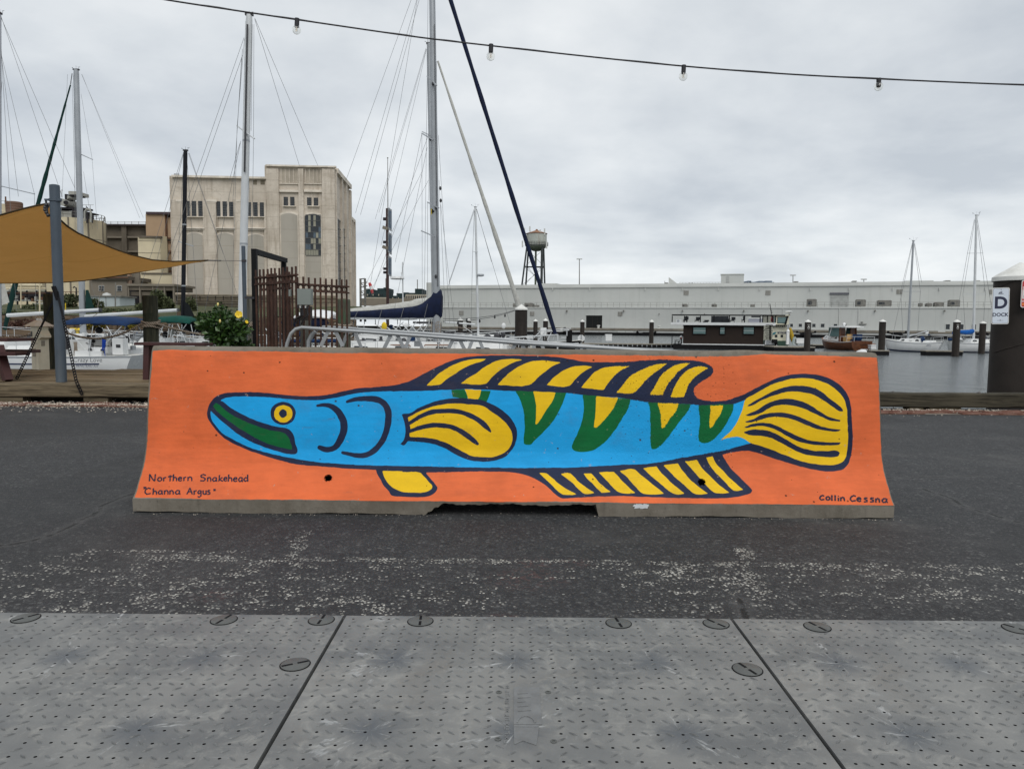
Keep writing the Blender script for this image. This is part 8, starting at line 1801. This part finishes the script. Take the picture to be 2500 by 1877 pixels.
t = thing('loading_canopy', 'low dark open shed with flat concrete roof left of the power plant', 'shed', at(362, 750, 134)); blk('roof', t, (310, 693, 425, 698.5), 134, 9, GRB); blk('fascia', t, (312, 698, 424, 709), 134.3, 8, BC_); blk('void_shade', t, (314, 709, 424, 752), 138, .5, MD); blk('wall', t, (320, 712, 372, 722), 134.6, .5, BC_)  # near-black sheet at the back stands for the shade inside the open shed
for x in (312, 340, 372, 400, 422): blk('column', t, (x, 698, x + 3, 752), 134.2, .5, GRB)
t = thing('storage_tank', 'pale blue grey horizontal storage tank below the office block', 'tank', at(240, 758, 122)); blk('shell', t, (192, 724, 292, 757), 122, 5, mat('tank_pale', (0.40, 0.45, 0.46), .7, .08, .4)); blk('rim', t, (190, 721.5, 294, 724.5), 121.8, 5.4, HVAC); m = MB(); m.lathe(at(261, 722, 123), [(10 * mpp(122), 0), (9 * mpp(122), .3), (.01, .5)], 14, False); m.build('vent_cap', WHL, t, True)
for k in range(4): blk('rib', t, (214 + 22 * k, 724, 214.6 + 22 * k, 757), 121.9, .1, HVAC)
m = MB(); m.tube([at(282, 690, 121), at(282, 758, 121)], .08, 5); m.build('post', HVAC, t)
t = thing('pipe_rack', 'tangle of horizontal cream pipes on a dark rack at far left', 'pipe rack', at(60, 755, 128)); blk('dark_frame', t, (14, 712, 112, 724), 130, 2, MD); blk('dark_frame', t, (0, 724, 210, 734), 131, 2, MD)
for y, x0, x1, r2, mt_ in ((697, 28, 104, 3.6, CREAM), (704.5, -20, 112, 1.7, CREAM), (709, -20, 110, 1.2, MG), (734, 36, 112, 1.7, WHL), (716, 14, 112, 1.0, BRK), (741, 80, 140, 1.2, WHL)): m = MB(); m.tube([at(x0, y, 127), at(x1, y, 127)], r2 * mpp(127), 8); m.build('pipe', mt_, t)
m = MB(); m.tube([at(12, 713, 127), at(22, 710, 127), at(32, 700, 127)], 2.4 * mpp(127), 8); m.build('pipe', MG, t); m = MB(); m.tube([at(179, 703, 127), at(181, 700, 127), at(186, 703, 127), at(187, 728, 127)], 1.6 * mpp(127), 8); m.build('vent_pipe', MD, t)
for x in (18, 40, 64, 88, 110): blk('frame_post', t, (x, 708, x + 2, 752), 127.5, .3, MD)
for k in range(12): blk('valve', t, (20 + 8 * k, 720 + (k * 5) % 9, 24 + 8 * k, 728 + (k * 5) % 9), 126.5, .5, (MD, BRK, MG)[k % 3])
blk('rail', t, (110, 712, 205, 713.5), 128, .1, BRK)
for k in range(8): blk('frame_post', t, (112 + 12 * k, 712, 113 + 12 * k, 728), 128, .1, BRK)
for px, y0, y1, w_, lab in ((97, 690, 768, 2.2, 'thick cream service post at far left'), (51, 690, 752, 1.5, 'thin pale service post before the pipe rack'), (160, 740, 762, 1.2, 'short yellow marker post on the grass bank')):
    m = MB(); m.tube([at(px, y1, 100), at(px, y0, 100)], w_ * mpp(100) / 1.2, 8); solo('service_post', m, CREAM if 'yellow' not in lab else _mc['safety_yellow'], lab, 'post', at(px, y1, 100), 'posts on the left shore')
BUSHM = leaf_mat('shore_bush_leaf', (0.030, 0.040, 0.015), (0.125, 0.145, 0.060), .7); REDB = leaf_mat('red_shrub_leaf', (0.05, 0.022, 0.015), (0.16, 0.075, 0.05), .7); YELB = leaf_mat('yellow_shrub_leaf', (0.04, 0.06, 0.01), (0.45, 0.32, 0.02), .6)
for px, py, rx, ry, Yb, n_, mt_, lab, sz in ((170, 736, 22, 20, 112, 420, BUSHM, 'green bush on the bank between pole and grey mast', .9), (232, 745, 14, 20, 110, 260, BUSHM, 'small green bush before the pale storage tank', .9), (400, 738, 30, 28, 104, 700, BUSHM, 'large green bush behind the rope wrapped dark pile', .9), (463, 752, 20, 22, 104, 420, BUSHM, 'green bush at the power plant\'s foot beside the black mast', .9), (345, 752, 22, 12, 106, 240, BUSHM, 'low green bush under the loading shed', .8), (90, 755, 40, 10, 104, 420, BUSHM, 'low straggling bushes on the bank at far left', .8), (45, 797, 46, 13, 60, 420, REDB, 'reddish brown shrub above the white boat at far left', .5), (232, 790, 26, 14, 58, 360, YELB, 'yellow flowering shrub behind the blue bimini', .45), (318, 795, 14, 9, 58, 150, YELB, 'yellow green shrub right of the blue bimini\'s middle', .4), (40, 768, 40, 8, 84, 240, BUSHM, 'weedy strip of bushes along the bulkhead top', .6), (292, 760, 60, 6, 100, 300, BUSHM, 'weeds growing along the foot of the pale tank', .6), (600, 765, 50, 7, 104, 240, BUSHM, 'weeds along the power plant plinth behind the white mast', .6)):
    c = at(px, py, Yb); q = mpp(Yb); t = thing('bush', lab, 'bush', (c.x, Yb, c.z - ry * q), group='bushes on the left shore'); m = MB(); leafy(m, c, rx * q * .85, rx * q * .6, ry * q * .85, n_ * 4, sz * .42, int(px)); m.build('foliage', mt_, t, stuff=True)
    m = MB()
    for k in range(5): m.tube([(c.x + (k - 2) * rx * q * .15, Yb, c.z - ry * q * 1.3), (c.x + (k - 2) * rx * q * .3, Yb, c.z + ry * q * .3)], [.08, .03], 5)
    m.build('stem', _mc['shrub_stem'], t)
# planter of the near shrubs
m = MB(); a, b = at(0, 812, 60), at(350, 812, 58); m.box(a.x - 8, b.x, 57, 62, -1.0, at(100, 806, 58).z); struct('shore_terrace', m, BULK)
yh = thing('yellow_hydrant_pipe', 'bright yellow horizontal pipe fitting behind the named white boat', 'pipe', at(185, 812, 50)); m = MB(); m.tube([at(172, 805.5, 50), at(200, 805.5, 50)], .13, 10); m.tube([at(190, 806, 50), at(190, 815, 50)], .10, 8); m.build('fitting', _mc['safety_yellow'], yh); m = MB(); m.tube([at(190, 815, 50.1), (at(190, 815, 50).x, 50.1, -2.6)], .08, 8); m.build('support', MD, yh)
# --- between plant and warehouse
t = thing('lattice_tower', 'grey steel lattice gantry beside the power plant\'s right edge', 'gantry', at(886, 745, 200)); zb = 2.0
for x in (880, 891): a = at(x, 680, 200); m = MB(); m.bar((a.x, 200, zb), (a.x, 200, a.z), .5, .5); m.build('leg', HVAC, t)
for k in range(6):
    y0 = 681 + 10 * k; m = MB(); m.bar(at(880, y0, 200), at(891, y0 + (9 if k % 2 else -1), 200), .2, .2); m.bar(at(880, y0, 200), at(891, y0, 200), .2, .2); m.build('brace', HVAC, t)
for k in range(3): blk('ladder_platform', t, (890, 688 + 9 * k, 896, 690 + 9 * k), 199.8, .6, HVAC)
GRN = mat('dark_green_cladding', (0.022, 0.04, 0.042), .8, .1, .1); CON2 = mat('condo_cream', (0.38, 0.34, 0.27), .85, .1, .2)
for lab, blocks, cream in (('dark green apartment block with cream bays left of the sign pylon', ((893, 712, 943, 732), (921, 704, 940, 716), (936, 702, 944, 712), (893, 705, 908, 716)), (893, 726, 946, 742)), ('dark green apartment block with rooftop storeys right of the sign pylon', ((955, 722, 1000, 734), (968, 716, 985, 730), (984, 714, 997, 722), (1013, 705, 1031, 722), (998, 715, 1016, 725)), (990, 719, 1042, 734)), ):
    t = thing('apartment_block', lab, 'building', at((blocks[0][0] + blocks[0][2]) / 2, 742, 420), group='dark green apartment blocks')
    for k, q_ in enumerate(blocks): b_ = blk('block', t, q_, 420 + k * 1.5, 25, GRN)
    for k in range(9): x = blocks[0][0] + 3 + k * 4.6; blk('window', t, (x, 718 if 'left' in lab else 726, x + 1.8, 722 if 'left' in lab else 729), 419.5, .3, GLD if k % 3 else CON2)
    w_ = blk('bay_front', t, cream, 415, 4, CON2)
    for k in range(10): x = cream[0] + 2 + k * (cream[2] - cream[0]) / 10; blk('bay_window', t, (x, cream[1] + 3, x + 2.4, cream[3] - 4), 414.7, .3, GLD)
    m = MB(); c = at(blocks[-2][0] + 6, blocks[-2][1], 421); m.tube([c, c + Vector((0, 0, 22 * mpp(420)))], .25, 5); m.build('aerial', HVAC, t)
m = MB(); m.pbox(878, 729, 1045, 747, 320, 3); struct('far_quay', m, GRB)
t = thing('sign_pylon', 'tall brown sign pylon with three stacked blue panels and side lamps', 'sign pylon', at(947, 745, 62)); 
a = at(947, 509, 62); m = MB(); m.box(a.x - 4.6 * mpp(62), a.x + 1.6 * mpp(62), 61.9, 62.1, -3, a.z); m.build('post', mat('pylon_brown', (0.05, 0.028, 0.026), .7, .2, .5), t); m = MB(); m.tube([at(947, 509, 62), at(946.5, 388, 62)], [.04, .025], 6); m.ball(at(946.5, 386, 62), .06, 8, 6); m.build('flagstaff', HVAC, t)
PBL = mat('panel_blue', (0.03, 0.07, 0.125), .5, .25, 2); PGR = mat('panel_frame', (0.25, 0.27, 0.28), .5, .1)
for (x0, y0, x1, y1) in ((947.8, 507, 956.6, 565), (948, 566.5, 956.6, 622.5), (948, 623.5, 956.2, 677)):
    P = [at(x0, y0, 61.8), at(x0, y1 - 6, 61.8), at(x1, y1, 62.9), at(x1, y0 + 5, 62.9)]; n = Vector((.75, -.66, 0)) * .06
    m = MB(); m.hexa([P[1], P[2], P[2] - n, P[1] - n, P[0], P[3], P[3] - n, P[0] - n]); f = m.build('panel', PGR, t); ins = [p.lerp((P[0] + P[1] + P[2] + P[3]) / 4, .2) + n * .3 for p in P]; m = MB(); m.add(ins, [(0, 1, 2, 3)]); m.build('face', PBL, f)
    c_ = (P[0] + P[1] + P[2] + P[3]) / 4 + n * .4; m = MB(); m.bar(c_ + Vector((0, -.02, -.5)), c_ + Vector((0, -.02, .5)), .05, .02); m.build('worn_lettering', PGR, f)
for q_ in ((935, 531, 942, 538), (935, 588, 942, 594), (935.5, 653, 942, 659), (935.5, 662, 942, 668)): blk('lamp', t, q_, 61.9, .2, MD)
for p, s_ in (((934.5, 553), (947, 559)), ((934, 600), (947, 607))): m = MB(); m.bar(at(p[0], p[1] + 2, 61.9), at(s_[0], s_[1], 61.9), .25, .25); m.build('arm_board', GRB, t)
